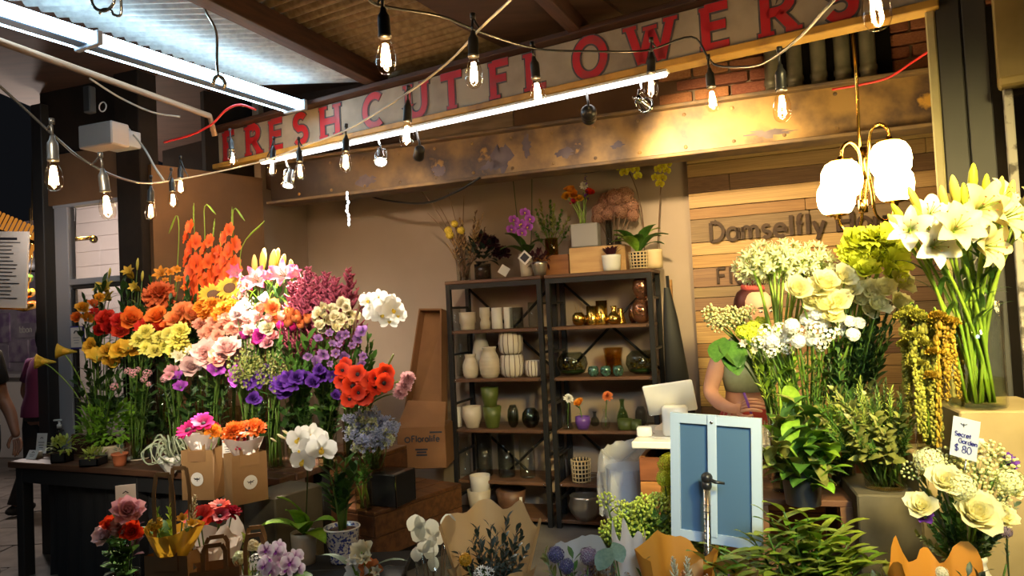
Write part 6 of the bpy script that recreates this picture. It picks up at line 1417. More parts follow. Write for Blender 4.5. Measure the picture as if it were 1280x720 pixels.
# yellow row
row([(182, 414, .95), (174, 424), (190, 425), (201, 421), (213, 418, .95), (222, 424, 1.15), (194, 438, .9), (207, 432), (229, 434, .9), (183, 435, .85), (217, 437, .95), (225, 414, 1.0)], 'yellow_carnation', 'lemon yellow frilled carnation, {n} from the left under the roses', ('ruffle1', 'ruffle2'), 'p_yellow_green', .105, .08)
row([(113, 432, .85), (121, 445, 1.05), (141, 451, .95), (150, 437, 1), (160, 434, .9), (167, 437, .85), (133, 438, .8), (146, 446, .8)], 'yellow_rose', 'golden yellow rose, {n} from the left at the window end', ('rose2', 'cup2', 'rose1'), 'p_yellow', .105, .08, leaves=2)
for i, (px, py, ex, ey) in enumerate(((50, 452, 1, 0), (76, 439, 1, 0))):
 v = VS[128]; e = fx(px, py, .10); b = v + Z * .02; q = e - b; t = root_flower('calla_lily', '', 'flower', 'yellow callas', b, 'calla', e); ORDER['calla'][-1] = (px, t, 'golden calla lily stretching out over the walkway, {n} of two from the left')
 pts = curve([(0, 0, 0), q * .35 + Z * .14, q * .75 + Z * .09, q], 14); MB().tube(pts, .004, 6).build('stem', 'stem_bright', t)
 MB().lathe([(.004, -.09), (.012, -.06), (.024, -.02), (.040, .01), (.048, .02), (.036, .01), (.02, -.02), (.006, -.07)], 16, aim(q, V((-.9, -.35, .1)), 0), fn=lambda a, i: 1 + (.3 * math.cos(a) if i > 2 else 0)).build('spathe', 'p_yellow', t)
row([(226, 449, 1.1), (236, 443, .9), (219, 446, .8)], 'cream_lily', 'pale yellow lily bloom, {n} from the left next to the pink roses', 'lily_half', ['p_cream', 'stamen'], .13, .06, leaves=2)
row([(257, 442, 1.15), (239, 457, .92, 'p_pink_dusty'), (285, 433, 1, 'p_pink_pale'), (273, 446, .95, 'p_coral'), (266, 434, .9), (280, 443, .8)], 'pink_rose', 'large pale pink rose, {n} from the left at the display front', ('rose3', 'rose1'), 'p_pink_pale', .128, .05, leaves=2)
petalmat('p_bud_pink', (.62, .66, .10), (.85, .55, .22))
# pink lilies, snapdragons and spray roses
row([(299, 344, 1.1), (322, 351, 1.15), (340, 349, .9), (356, 345, 1.05), (373, 345, .9), (310, 358, .8)], 'pink_lily', 'pink and white half-open lily, {n} from the left over the spray roses', ('lily_half', 'lily'), ['p_lily_pink', 'stamen'], .175, .30, back=1, face=(.0, -.95, .35), leaves=5, leafm=('leaf_long', 'l_bright', .13))
row([(318, 332, 1), (329, 326, 1.1), (341, 328, 1.1), (352, 332, 1), (364, 338, .9), (346, 322, .8)], 'pink_lily_bud', 'upright green and pink lily bud, {n} from the left above the pink lilies', 'bud', 'p_bud_pink', .14, .33, back=1, face='axis', leaves=4, leafm=('leaf_long', 'l_bright', .14))
arow([(300, 355), (308, 362), (292, 372), (315, 372), (302, 345)], 'snapdragon', 'white and pink snapdragon spike, {n} from the left beside the sunflowers', ('spike_fat', 'spike'), ['p_white_pink', 'stem_green'], .42, .26, .2)
row([(303, 383, .9, 'p_white'), (310, 396), (326, 385, 1, 'p_coral'), (340, 384, 1.1, 'p_rose_peach'), (300, 402, .9), (318, 405), (334, 409, 1, 'p_cream'), (325, 420, .9, 'p_magenta'), (306, 419, .9, 'p_magenta'), (345, 396, .9, 'p_rose_peach'), (296, 392, .9, 'p_white_pink'), (335, 398, .9), (312, 413, .9), (341, 420, .8, 'p_pink'), (330, 374, .9, 'p_white_pink'), (300, 412, .8, 'p_white_pink'), (322, 395, .9, 'p_pink_pale'), (318, 428, .7, 'p_fuchsia'), (333, 428, .8, 'p_pink')], 'spray_rose', 'small pink spray rose, {n} from the left under the pink lilies', ('rose1', 'rose2', 'cup1'), 'p_pink_pale', .088, .1, leaves=1)
arow([(365, 352), (376, 346), (386, 342), (397, 344), (408, 340), (420, 346), (436, 336), (372, 362), (390, 356), (404, 358), (416, 362), (430, 356), (382, 370), (398, 372), (412, 374), (386, 334), (425, 366), (368, 372), (378, 356)], 'astilbe', 'dusky pink feathery astilbe plume, {n} from the left by the white orchid', 'plume', ['p_astilbe', 'stem_brown'], .42, .42, .12, hn='flower_plume')
# cream freesias and tulips
row([(397, 391, 1), (405, 384, .95), (416, 386, 1), (428, 379, 1.05), (436, 391), (426, 398), (411, 401, .95), (440, 402, .9), (399, 406, .9), (420, 408, .9), (432, 408, .8), (445, 394, .8), (418, 395, .9), (405, 394, .9), (433, 384, .8), (403, 413, .8), (394, 400, .8)], 'cream_freesia', 'small cream ranunculus bloom, {n} from the left below the astilbe', ('rose2', 'cup1', 'rose1'), 'p_cream', .064, .02, leaves=1, leafm=('leaf', 'l_green', .07))
row([(352, 397, .9, 'p_coral'), (361, 393), (371, 398), (384, 400, .9), (360, 404, .9), (376, 407, .8), (350, 408, .8, 'p_fuchsia'), (366, 410, .8, 'p_fuchsia')], 'pink_tulip', 'pale peach tulip, {n} from the left beside the cream blooms', 'tulip', 'p_rose_peach', .075, .06, face='axis', leaves=2)
# purple side
row([(412, 417), (425, 421), (432, 419, 1.1), (452, 414, 1.1), (415, 431), (404, 444), (420, 442, 1.1), (431, 447), (455, 446, 1.05), (396, 452), (440, 433, .9), (447, 424, .9), (412, 455, .8), (385, 446, .8), (436, 456, .9), (398, 423, .8), (425, 432, .8), (452, 455, .7)], 'purple_alstroemeria', 'mauve alstroemeria bloom, {n} from the left under the cream blooms', ('alstro', 'sweet'), ['p_lavender', 'stamen_yellow'], .06, .0, leaves=2, leafm=('leaf', 'l_green', .1))
row([(215, 463, .9, 'p_pink'), (222, 470, .8), (226, 483, .9, 'p_violet'), (270, 462, 1.15), (296, 468, 1.1), (294, 476, 1.05), (276, 456, .8), (211, 470, .7, 'p_pink')], 'sweet_pea', 'bright magenta sweet pea, {n} from the left under the pink roses', 'sweet', 'p_violet', .085, .03, leaves=0)
row([(160, 464, .9), (167, 467), (184, 467, 1.05), (180, 474, .8), (143, 483, .9), (205, 474, .9), (186, 480, .6), (172, 462, .7)], 'pink_bouvardia', 'tiny pink flower cluster, {n} from the left over the green herbs', 'cluster_small', 'p_pink', .06, .04, leaves=3, leafm=('leaf', 'l_green', .09))
row([(323, 469, .8, 'p_lavender'), (335, 463, 1), (324, 476), (352, 479, 1.15), (361, 473, 1.1), (371, 472), (378, 471), (391, 477), (404, 470, .95), (354, 490, 1.05), (344, 475, .9), (317, 498, 1), (312, 480, .8), (399, 462, .8), (415, 470, .8), (420, 494, .7), (366, 482, .9), (346, 485, .9), (322, 503, .8)], 'purple_lisianthus', 'deep purple lisianthus, {n} from the left in the lowest row', ('cup2', 'rose2'), 'p_purple', .074, .0, leaves=2, leafm=('leaf', 'l_green', .07))
# red anemones
row([(428, 463, .9), (432, 455, .7), (447, 468, 1.05), (441, 483, 1.15), (455, 484, 1), (462, 476, .95), (470, 473, .9), (481, 466, 1), (480, 479, 1.05), (437, 499, .9), (455, 495, 1.05), (448, 491, .8), (469, 484, .9), (428, 477, .8)], 'red_anemone', 'scarlet anemone with a dark centre, {n} from the left beside the tweedia', 'anemone', ['p_red', 'seed_black'], .098, -.06, leaves=1, leafm=('leaf', 'l_green', .06))
for i, (px, py) in enumerate(((510, 473), (500, 490), (506, 482))):
 b = CV[440] + V((.02, 0, .02)); e = fx(px, py, -.08); t = stalk('striped_ranunculus', '', 'flower', 'red and white ranunculus', b, e, 'ruffle2', 'p_red_white', .07, 'stem_bright', .004, up=1.5); ordered(t, 'red and white ranunculus on an arching stem beside the anemones, {n} of three', 'rw', e)
b = CV[440] + Z * .02; tag(MB().tube([b, fx(478, 470, -.02), fx(492, 443, -.02)], [.004, .007, .005], 6).build('bare_stalk', 'l_olive'), 'single olive stalk without a flower behind the anemones', 'stem')
# green fillers that close the display
arow([(300, 440), (312, 436), (322, 444), (334, 437), (345, 446), (308, 452), (327, 455), (340, 458), (352, 440), (318, 428), (298, 452), (356, 455)], 'seed_spray', 'spray of tiny olive seed heads, {n} from the left behind the lisianthus', 'filler_green', ['l_olive', 'stem_green'], .4, .2, -.03, cat='foliage', hn='foliage')
for bk, pts, m in ((.12, [(120, 425), (135, 460), (150, 470), (165, 455), (180, 450), (200, 452), (215, 455), (240, 475), (255, 470), (280, 480), (300, 480), (318, 515), (330, 500), (342, 512), (355, 512), (370, 505), (385, 500), (400, 492), (415, 505), (140, 490), (190, 492), (150, 450), (105, 455), (95, 470), (205, 490), (262, 488), (236, 492), (412, 485), (390, 515)], 'l_dark'), (.34, [(105, 372), (118, 365), (150, 352), (160, 360), (150, 382), (180, 378), (185, 352), (215, 372), (225, 375), (235, 370), (245, 372), (212, 388), (250, 362), (170, 384), (300, 395), (310, 380), (325, 365), (340, 370), (355, 368), (355, 385), (345, 375), (190, 390), (230, 350), (128, 350), (333, 345), (318, 342), (352, 355)], 'l_dark'), (.03, [(375, 430), (390, 432), (405, 435), (360, 430), (350, 425), (380, 420), (370, 445), (415, 460), (425, 465), (460, 430), (465, 445), (380, 462), (395, 470), (362, 462), (440, 445), (460, 420)], 'l_green')):
 arow([(x + R.uniform(-4, 4), y) for x, y in pts], 'leaf_branch', 'dark leafy filler branch, {n} from the left in the ' + {.12: 'front rows', .34: 'back rows', .03: 'purple end'}[bk], ('sprig', 'sprig_round', 'sprig_wide'), [m, 'stem_green'], .55, .26, bk, back=1 if bk > .3 else 0, cat='foliage', hn='foliage')
# white moth orchid at the end of the display
b = CV[410] + Z * .02; t = thing('white_orchid_spray', 'spray of white moth orchids arching out beside the astilbe', 'orchid', T(b))
MB().tube(curve([V((0, 0, 0)), fx(436, 440, .02) - b, fx(446, 395, -.02) - b, fx(462, 378, -.08) - b, fx(492, 384, -.10) - b], 20), .004, 6).build('flower_stem', 'stem_brown', t)
for px, py, s in ((460, 376, .8), (470, 379, 1), (482, 381, 1.1), (466, 391, .9), (478, 393, 1.1), (491, 388, 1), (486, 401, .9), (474, 372, .8), (497, 394, .8), (490, 378, .8)):
 link('flower', PR['orchid'], t, aim(fx(px, py, -.12 + R.uniform(-.03, .03)) - b, nrm((.2 + R.uniform(-.3, .3), -1, .1)), R.uniform(-.3, .3)) @ S(.098 * s), mats=['p_white', 'stamen_yellow'])
b = CV[440]; t = tag(MB().tube(curve([b, fx(444, 420, .02), fx(447, 390, .0), fx(455, 366, -.02)], 12), .005, 6).build('bare_twig', 'pipe_brown'), 'brown twig standing upright at the orchid end of the display', 'twig')
# --- small things along the table front
def onz(px, py, z=TZ + .001): return atz(px, py, z)
cardm = 'menu_paper'
def card(name, label, p, w, h, yaw=0., lean=-.12, m='white_paint', lines=3, crest=True, d=.002):
 M = T(p) @ rotz(yaw) @ Matrix.Rotation(lean, 4, 'X'); t = thing(name, label, 'card', M)
 MB().box((0, 0, h / 2), (w, d, h)).build('sheet', m, t, smooth=False)
 if crest: MB().ribbon([(-w * .14, h * .74), (0, h * .80), (w * .14, h * .74)], w * .05, .001, M=T(0, -d * .6, 0)).build('print_mark', 'ink', t, smooth=False)
 for i in range(lines): MB().box((0, -d * .7, h * (.55 - .13 * i)), (w * (.6 - .1 * i), .0012, h * .03)).build('print_line', 'ink', t, smooth=False)
 return t
card('price_card', 'tall white card leaning behind the pump bottle', onz(51, 567), .085, .135, -.25)
card('price_card', 'small folded white card at the walkway end of the table', onz(38, 574), .09, .06, -.35, -.5)
card('price_card', 'narrow white card beside the clipped pot', onz(100, 566), .03, .075, .15, lines=0)
p = onz(75, 560); t = thing('pump_bottle', 'grey pump bottle standing among the small pots', 'bottle', T(p))
MB().lathe([(0, 0), (.03, 0), (.033, .01), (.033, .105), (.026, .125), (.014, .13), (.014, .14), (0, .14)], 18).build('bottle', 'glass_grey', t); MB().lathe([(0, .14), (.016, .14), (.016, .165), (.007, .168), (.007, .19), (0, .19)], 14).build('collar', 'white_paint', t)
MB().box((-.012, 0, .195), (.055, .02, .012), bev=.004).build('pump_head', 'white_paint', t)
p = onz(46, 573); tag(MB().lathe([(0, 0), (.03, 0), (.03, .035), (.027, .04), (.0, .04)], 16).build('candle_jar', 'ceramic_cream', None, T(onz(47, 572))), 'small tan candle beside the folded card', 'candle')
def leafy_pot(label, p, r, h, m, rad, n, leaf, lm, name='potted_plant', W=.45, taper=.8, rim=0., dz=0., sh=(.42, .1, 0), square=False):
 t = thing(name, label, 'plant', T(p))
 if square:
  mb = MB()
  for sx, sy, w, d in ((1, 0, .006, 2 * r), (-1, 0, .006, 2 * r), (0, 1, 2 * r, .006), (0, -1, 2 * r, .006)): mb.box((sx * (r - .003), sy * (r - .003), h / 2), (w, d, h))
  mb.box((0, 0, .004), (2 * r, 2 * r, .008)); MB().box((0, 0, h * .85), (2 * r - .014, 2 * r - .014, .01)).build('soil', 'seed_brown', t); mb.build('pot', m, t, smooth=False)
 else:
  pr = pot(r, h, taper, rim); MB().lathe([(0, 0)] + pr + [(r - .006, h), (r * taper, .01), (0, .01)], 22).build('pot', m, t); soil(r - .008, h - .012, t)
 bush(n, rad, int(p.x * 1000) % 97, leaf, W, 0, sh).build('foliage', lm, t, T(0, 0, h + V(rad).z * .7 + dz)); return t
leafy_pot('bushy green herb in a wide tan pot behind the seedling trays', onz(137, 572), .10, .085, 'ceramic_cream', (.20, .12, .16), 520, .05, 'l_bright', W=.6)
leafy_pot('yellow-green trailing plant in a square black pot', onz(78, 577), .045, .06, 'plastic_black', (.07, .06, .05), 70, .045, 'l_yellow_green', square=True)
leafy_pot('pale seedlings in a low black tray', onz(117, 581), .055, .045, 'plastic_black', (.06, .045, .025), 60, .04, 'l_yellow_green', square=True)
leafy_pot('tiny grey-green cutting in a terracotta pot', onz(150, 582), .043, .075, 'terracotta', (.025, .02, .025), 12, .035, 'l_eucalyptus', taper=.72, rim=.09)
tag(MB().lathe([(0, 0), (.07, 0), (.085, .012), (.078, .012), (.06, .004), (0, .004)], 20).build('saucer', 'ceramic_cream', None, T(onz(172, 574))), 'cream saucer behind the terracotta pot', 'saucer')
leafy_pot('dark fern in a black pot at the shadowed middle of the table', onz(190, 572), .06, .09, 'matt_black', (.10, .09, .08), 110, .06, 'l_dark')
p = onz(214, 592); t = thing('air_plant', 'curling air plant in a white faceted bowl', 'plant', T(p))
MB().lathe([(0, 0), (.02, 0), (.07, .07), (.062, .095), (.055, .09), (.0, .04)], 7).build('bowl', 'white_paint', t, smooth=False)
for k in range(22):
 a = k * GA; r_ = R.uniform(.07, .15); zt = R.uniform(.06, .13); pts = [V((0, 0, .085)), V((math.cos(a) * r_ * .5, math.sin(a) * r_ * .5, .085 + zt)), V((math.cos(a) * r_, math.sin(a) * r_, .085 + zt * .6)), V((math.cos(a + .5) * r_ * .9, math.sin(a + .5) * r_ * .9, .075)), V((math.cos(a + 1.1) * r_ * .6, math.sin(a + 1.1) * r_ * .6, .09))]
 MB().tube(curve(pts, 14), [.007 - .0055 * i / 12 for i in range(13)], 5).build('leaf', 'l_air', t)
# --- benches in front
BZ = .45
def bench(label, px0, px1, d0, d1, z=BZ):
 a, b = at(px0, 600, d0), at(px1, 600, d0); a.z = b.z = z; u = (b - a).normalized(); n_ = V((-u.y, u.x, 0)); w = (b - a).length
 t = thing('display_bench', label, 'bench', frame(a, u, n_)); k = 4
 for i in range(k): MB().box((w / 2, (i + .5) * (d1 - d0) / k, -.015), (w, (d1 - d0) / k - .004, .03), bev=.004).build('top_board', 'matt_black', t, smooth=False)
 for x in (.05, w - .05):
  for y in (.05, d1 - d0 - .05): MB().box((x, y, (-z - .03) / 2), (.05, .05, z - .03)).build('leg', 'matt_black', t, smooth=False)
 return t
bench('low black bench carrying paper bags and potted orchids', 60, 465, 2.55, 3.42)
bench('low black bench in front carrying wrapped bouquets', 470, 1010, 2.0, 2.72)
def bz(px, d, z=BZ + .001):
 p = at(px, 650, d); p.z = z; return p
# --- paper bags
def bag(label, p, w, dp, h, yaw=0., handle=.16, m='kraft', emblem=True, both=True, part_only=False):
 t = thing('paper_bag', label, 'bag', T(p) @ rotz(yaw))
 x, y = w / 2, dp / 2; f = .97
 B = [(-x, -y, 0), (x, -y, 0), (x, y, 0), (-x, y, 0)]; Tp = [(-x * f, -y * 1.05, h), (x * f, -y * 1.05, h), (x * f, y * 1.05, h), (-x * f, y * 1.05, h)]
 MB().add(B + Tp, [(0, 3, 2, 1), (0, 1, 5, 4), (2, 3, 7, 6)]).build('panel', m, t, smooth=False)
 for sx in (-1, 1):   # gusset folded inwards
  g = MB(); g.add([(sx * x, -y, 0), (sx * x, y, 0), (sx * x * f, -y * 1.05, h), (sx * x * f, y * 1.05, h), (sx * (x - .022), 0, h), (sx * x, 0, h * .32)], [(0, 5, 4, 2), (5, 1, 3, 4), (0, 1, 5)]); g.build('gusset', m, t, smooth=False)
 for sy in ((-1, 1) if both else (-1,)):
  hw = w * .22; pts = [V((-hw, sy * y * 1.05, h - .05)), V((-hw, sy * y * 1.1, h + handle * .75)), V((-hw * .7, sy * y * 1.1, h + handle)), V((hw * .7, sy * y * 1.1, h + handle)), V((hw, sy * y * 1.1, h + handle * .75)), V((hw, sy * y * 1.05, h - .05))]
  mb = MB(); n_ = len(pts)
  for i in range(n_ - 1):
   a, b = pts[i], pts[i + 1]; d = (b - a).normalized(); s = V((d.z, 0, -d.x)) * .0075
   q = V((0, -.003 * sy, 0)); mb.add([a - s, b - s, b + s, a + s, a - s + q, b - s + q, b + s + q, a + s + q], [(0, 1, 2, 3), (7, 6, 5, 4), (0, 4, 5, 1), (2, 6, 7, 3)])
  mb.build('handle', m, t, smooth=False)
  MB().box((0, sy * (y * 1.05 + .0015), h - .03), (w * .55, .002, .05)).build('handle_patch', m, t, smooth=False)
 if emblem:
  lb = MB().lathe([(0, 0), (.032, 0), (.032, .0012), (0, .0012)], 20, T(0, -y - .0035, h * .42) @ Matrix.Rotation(pi / 2, 4, 'X')).build('round_label', 'white_paint', t, smooth=False)
  for k, pts in enumerate(([(-.016, .006), (-.004, .001), (.004, .001), (.016, .006)], [(0, .008), (0, -.01)], [(-.012, -.002), (0, .001), (.012, -.002)])): MB().ribbon(pts, .0025, .0015, M=T(0, -y - .005, h * .42)).build('label_mark', 'ink', lb, smooth=False)
 return t
def tissue(mb, r0, r1, h, n=26, seed=1, wav=.25, tilt=0., z0=0., open_=2 * pi, a0=0.):
 """crumpled sheet of wrapping paper opening upwards"""
 r = random.Random(seed); rows = 5; vs = []; ka, kb = [[r.uniform(-1, 1) for _ in range(9)] for _ in (0, 1)]
 wv = lambda k, j: sum(k[q] * math.sin((q % 4 + 1) * 6.28 * j / n + 6 * k[q + 4]) for q in range(4)) * .6
 js = [wv(ka, j) + r.uniform(-.15, .15) for j in range(n + 1)]; jz = [wv(kb, j) + r.uniform(-.08, .08) for j in range(n + 1)]
 for i in range(rows + 1):
  u = i / rows
  for j in range(n + 1):
   a = a0 + open_ * j / n; k = 1 + wav * u * js[j] * .5 + .08 * math.sin(5 * a)
   rr = (r0 + (r1 - r0) * u ** .8) * k; vs.append(V((rr * math.cos(a), rr * math.sin(a), z0 + h * u + wav * h * .5 * u * u * jz[j])))
 fs = [(i * (n + 1) + j, i * (n + 1) + j + 1, (i + 1) * (n + 1) + j + 1, (i + 1) * (n + 1) + j) for i in range(rows) for j in range(n)]
 return mb.add(vs, fs)
mat('tissue_white', (.70, .64, .60), .7, trans=.4); mat('wrap_yellow', (.80, .44, .03), .45, trans=.4, coat=.3); mat('wrap_kraft', (.62, .40, .17), .7, trans=.25, col2=(.55, .33, .13), scale=6); mat('wrap_orange', (.66, .28, .03), .6, trans=.3); mat('wrap_clear', (.55, .55, .55), .3, trans=.5)
def bouquet(label, p, paper, r0, r1, h, heads, seed, wav=.25, axis=None, leaves=0, lm='l_dark', z0=0., name='wrapped_bouquet'):
 """a wrapped bunch, one thing: heads are (part name, proto, mats, size, offset)"""
 M = T(p) if axis is None else aim(p, axis); t = thing(name, label, 'bouquet', M)
 tissue(MB(), r0, r1, h - z0, 28, seed, wav, z0=z0).build('wrapping_paper', paper, t)
 for nm, pr, m, s, o in heads:
  o = V(o); d = nrm(V((o.x * 2, o.y * 2 - .18, .35)))
  if pr in ('sprig', 'sprig_fine', 'sprig_round', 'sprig_needle', 'sprig_wide', 'plume', 'spike', 'spike_fat', 'filler', 'filler_green', 'star_spray'):
   b = V((o.x * .3, o.y * .3, h * .3)); link(nm, PR[pr], t, aim(b, o - b, R.uniform(0, 6)) @ S((s, s, (o - b).length)), mats=m)
  else:
   link(nm, PR[pr], t, aim(o, d, R.uniform(0, 6)) @ S(s), mats=m)
   MB().tube([V((o.x * .1, o.y * .1, .02)), o], .003, 5).build('stem', 'stem_green', t)
 for k in range(leaves):
  a = k * GA; link('leaf', PR['leaf'], t, Matrix.Translation(V((r1 * .5 * math.cos(a), r1 * .5 * math.sin(a), h * .8))) @ nrm((math.cos(a), math.sin(a), .8)).to_track_quat('Y', 'Z').to_matrix().to_4x4() @ S(.09), mats=lm)
 return t
PZ = .736
pb = at(252, 632, 3.42); pb.z = PZ + .001
bag('kraft bag on the stone plinth holding magenta gerberas', pb + N * .02, .165, .10, .235, -.15, .09)
bouquet('magenta gerberas in clear wrap inside the first plinth bag', pb + N * .02 + Z * .02, 'tissue_white', .04, .085, .29, [('flower_head', 'gerbera', ['p_fuchsia', 'seed_black'], .115, (-.05, -.04, .31)), ('flower_head', 'anemone', ['p_fuchsia', 'seed_black'], .105, (.02, -.03, .335)), ('flower_head', 'gerbera', ['p_magenta', 'seed_black'], .10, (-.02, .03, .35)), ('flower_head', 'ruffle1', 'p_orange', .08, (.065, -.03, .30)), ('flower_head', 'ruffle2', 'p_crimson', .07, (.04, .03, .31))], 3, .35, z0=.195)
pb2 = at(303, 634, 3.30); pb2.z = PZ + .001
bag('kraft bag on the stone plinth holding orange blooms in white tissue', pb2 + N * .03, .165, .10, .225, .72, .09)
bouquet('orange and crimson blooms in white tissue inside the second plinth bag', pb2 + N * .03 + Z * .02, 'tissue_white', .04, .095, .275, [('flower_head', 'crest', 'p_rose_orange', .105, (-.035, -.04, .31)), ('flower_head', 'gerbera', ['p_rose_orange', 'seed_black'], .11, (.03, -.04, .315)), ('flower_head', 'ruffle1', 'p_rose_orange', .10, (.055, -.01, .32)), ('flower_head', 'anemone', ['p_red', 'seed_black'], .075, (-.01, .03, .32)), ('flower_head', 'ruffle2', 'p_crimson', .07, (.0, -.05, .26))], 8, .5, z0=.185)
card('price_card', 'white price card standing between the plinth bags', pb + V((.155, -.06, .20)), .045, .085, .1, -.1)
pb3 = bz(216, 2.72); pb3.z += .06
tag(MB().box((0, 0, .03), (.32, .24, .06), bev=.003).build('riser_board', 'matt_black', None, T(bz(235, 2.78)) @ rotz(-.2), smooth=False), 'black riser board under the lower paper bags', 'riser')
bag('kraft bag with a round label holding the yellow wrapped bunch', pb3, .175, .10, .20, -.12, .30)
bouquet('yellow cellophane bunch rising from the labelled bag', pb3 + Z * .05, 'wrap_yellow', .03, .095, .24, [('flower_head', 'cluster', 'p_yellow', .07, (-.05, -.03, .26)), ('foliage', 'sprig_round', ['l_bright', 'stem_green'], .16, (-.05, -.02, .32)), ('foliage', 'sprig_round', ['l_lime', 'stem_green'], .16, (.0, -.03, .33)), ('flower_head', 'alstro', ['p_gold', 'seed_brown'], .06, (.05, -.03, .27)), ('flower_head', 'alstro', ['p_gold', 'seed_brown'], .06, (.07, .0, .24)), ('flower_spike', 'plume', ['p_cream', 'stem_brown'], .15, (.06, .06, .34))], 5, .3, leaves=6, lm='l_green', z0=.10)
pb4 = bz(262, 2.86); pb4.z += .06
bag('open kraft bag with an arched handle beside the labelled bag', bz(268, 2.62), .17, .10, .235, .3, .085, emblem=False)
bouquet('scarlet gerberas in white tissue rising between two bags', pb4 + Z * -.055, 'tissue_white', .03, .12, .30, [('flower_head', 'anemone', ['p_red', 'seed_black'], .12, (-.02, -.04, .345)), ('flower_head', 'ruffle1', 'p_red', .09, (-.06, .0, .33)), ('flower_head', 'anemone', ['p_crimson', 'seed_black'], .08, (.05, -.02, .345)), ('flower_head', 'gerbera', ['p_red', 'seed_black'], .09, (.02, .05, .37)), ('flower_head', 'ruffle2', 'p_crimson', .07, (.08, .03, .35))], 12, .55)
bag('kraft bag with a tall handle holding pale green blooms', bz(318, 2.72), .15, .10, .16, .3, .16, emblem=False)
bouquet('pale green and white blooms in the tall handled bag', bz(312, 2.72) + Z * .03, 'wrap_clear', .03, .07, .15, [('flower_head', 'cluster', 'p_green_white', .07, (-.03, -.03, .20)), ('flower_head', 'cluster_small', 'p_white', .06, (.03, -.03, .19)), ('flower_head', 'cluster', 'p_cream', .06, (.0, .02, .23)), ('foliage', 'sprig_round', ['l_yellow_green', 'stem_green'], .14, (-.02, .0, .28)), ('flower_head', 'ruffle2', 'p_green_white', .06, (.04, .02, .22))], 9, .3, z0=.11)
# pink and red posy in a glass with its card
pp = bz(155, 2.92, BZ + .001); vessel('glass_vase', 'dark glass vase of the pink and red posy', 'vase', pp, cyl(.055, .13), 'glass_smoke', water=.6)
for px, py, h_, m_, s in ((160, 637, 'rose3', 'p_pink', .10), (165, 664, 'rose2', 'p_red', .085), (130, 668, 'rose1', 'p_pink_pale', .085), (148, 658, 'ruffle1', 'p_coral', .075), (136, 655, 'rose2', 'p_red', .06)):
 lb = {'p_pink': 'large pink frilled rose on top of the dark posy', 'p_pink_pale': 'dusty pink rose at the walkway side of the dark posy', 'p_coral': 'small coral bloom in the middle of the dark posy'}.get(m_, 'red rose at the bag side of the dark posy' if px == 165 else 'small red bloom behind the dusty rose of the posy')
 stalk('posy_rose', lb, 'flower', None, pp + Z * .02, at(px, py, 2.82), h_, m_, s, leaves=3, leafm=('leaf_round', 'l_green', .08))
for i, (px, py) in enumerate(((145, 640), (133, 690), (150, 690), (172, 640))):
 o = axis_stem('leaf_branch', ['leafy twig rising behind the pink posy rose', 'low leafy twig at the walkway side of the posy', 'low leafy twig in the front of the posy', 'dark twig behind the posy card'][i], 'foliage', None, pp + Z * .02, at(px, py, 2.84), 'sprig_wide', ['l_green' if i < 3 else 'l_wine', 'stem_green'], .6, .18, hn='foliage')
cp = at(158, 646, 2.95); card('price_card', 'white price card on a pick standing behind the pink posy', cp, .075, .13, .3, 0.)
tag(MB().tube([cp, V((cp.x, cp.y, BZ + .05))], .002, 5).build('card_pick', 'steel_pole'), 'thin pick holding up the posy price card', 'pick')
# --- potted orchid and the blue and white pot
p = bz(379, 3.3)
t = orchid_plant(p, pot(.06, .14, .8), 'ceramic_cream', 'white moth orchid in a cream pot on the black bench', [([at(383, 640, 3.3), at(384, 580, 3.25), at(378, 548, 3.2), at(360, 545, 3.2)], [(at(374, 549, 3.1), 1, (-.3, -1, .1)), (at(389, 545, 3.12), 1, (.1, -1, .3)), (at(391, 559, 3.08), 1.0, (-.1, -1, .0)), (at(402, 561, 3.05), 1.1, (.25, -1, -.1)), (at(379, 576, 3.05), .95, (-.1, -1, -.2)), (at(396, 548, 3.15), .85, (.4, -1, .2)), (at(377, 562, 3.12), .8, (-.4, -1, 0))])], 'p_white', .108, [((-.5, -.3, .9), .24, .2), ((-.9, -.3, .25), .22, .2), ((.15, -.9, .35), .20, .2), ((.8, -.2, .3), .19, .2), ((.6, -.5, -.1), .18, .18), ((-.2, -.5, .6), .2, .2)], 'l_bright')
for q, s in (((352, 546), .03), ((342, 550), .022), ((358, 541), .028)): link('bud', PR['bud'], t, aim(at(q[0], q[1], 3.18) - p, (-.6, -.3, .5)) @ S(s * 1.6), mats='p_cream')
p = bz(427, 3.3); t = thing('potted_plant', 'glossy dark ZZ plant in a blue and white patterned pot', 'plant', T(p))
mat('porcelain', (.62, .62, .62), .25, col2=(.05, .07, .28), scale=75, lo=.50, hi=.56, detail=3, coat=.4)
pr = [(.056, 0), (.06, .01), (.055, .02), (.07, .08), (.08, .15)]; MB().lathe([(0, 0)] + pr + [(.082, .155), (.076, .155), (.07, .13), (0, .12)], 28).build('pot', 'porcelain', t); soil(.072, .138, t)
MB().tube([V((.08 * math.cos(a), .08 * math.sin(a), .154)) for a in [2 * pi * k / 28 for k in range(28)]], .004, 6, closed=True).build('rim', 'white_gloss', t)
for i, (px, py) in enumerate(((412, 590), (420, 575), (432, 572), (445, 585), (425, 600), (438, 600), (408, 610))):
 e = at(px, py, 3.28) - p; pts = bend_over((R.uniform(-.02, .02), R.uniform(-.02, .02), .14), e, 6, .4); s = MB().tube(pts, [.008, .008, .007, .006, .005, .004, .002], 6).build('stalk', 'stem_green', t)
 for k in range(10):
  u = .25 + .75 * k / 10; j = min(int(u * 6), 5); q = pts[j].lerp(pts[j + 1], u * 6 - j); a = (k % 2) * pi + .5 * i
  link('leaf', PR['leaf'], s, Matrix.Translation(q) @ nrm((math.cos(a), math.sin(a) * .6, .6)).to_track_quat('Y', 'Z').to_matrix().to_4x4() @ S(.085), mats='l_green' if k % 3 else 'l_dark')
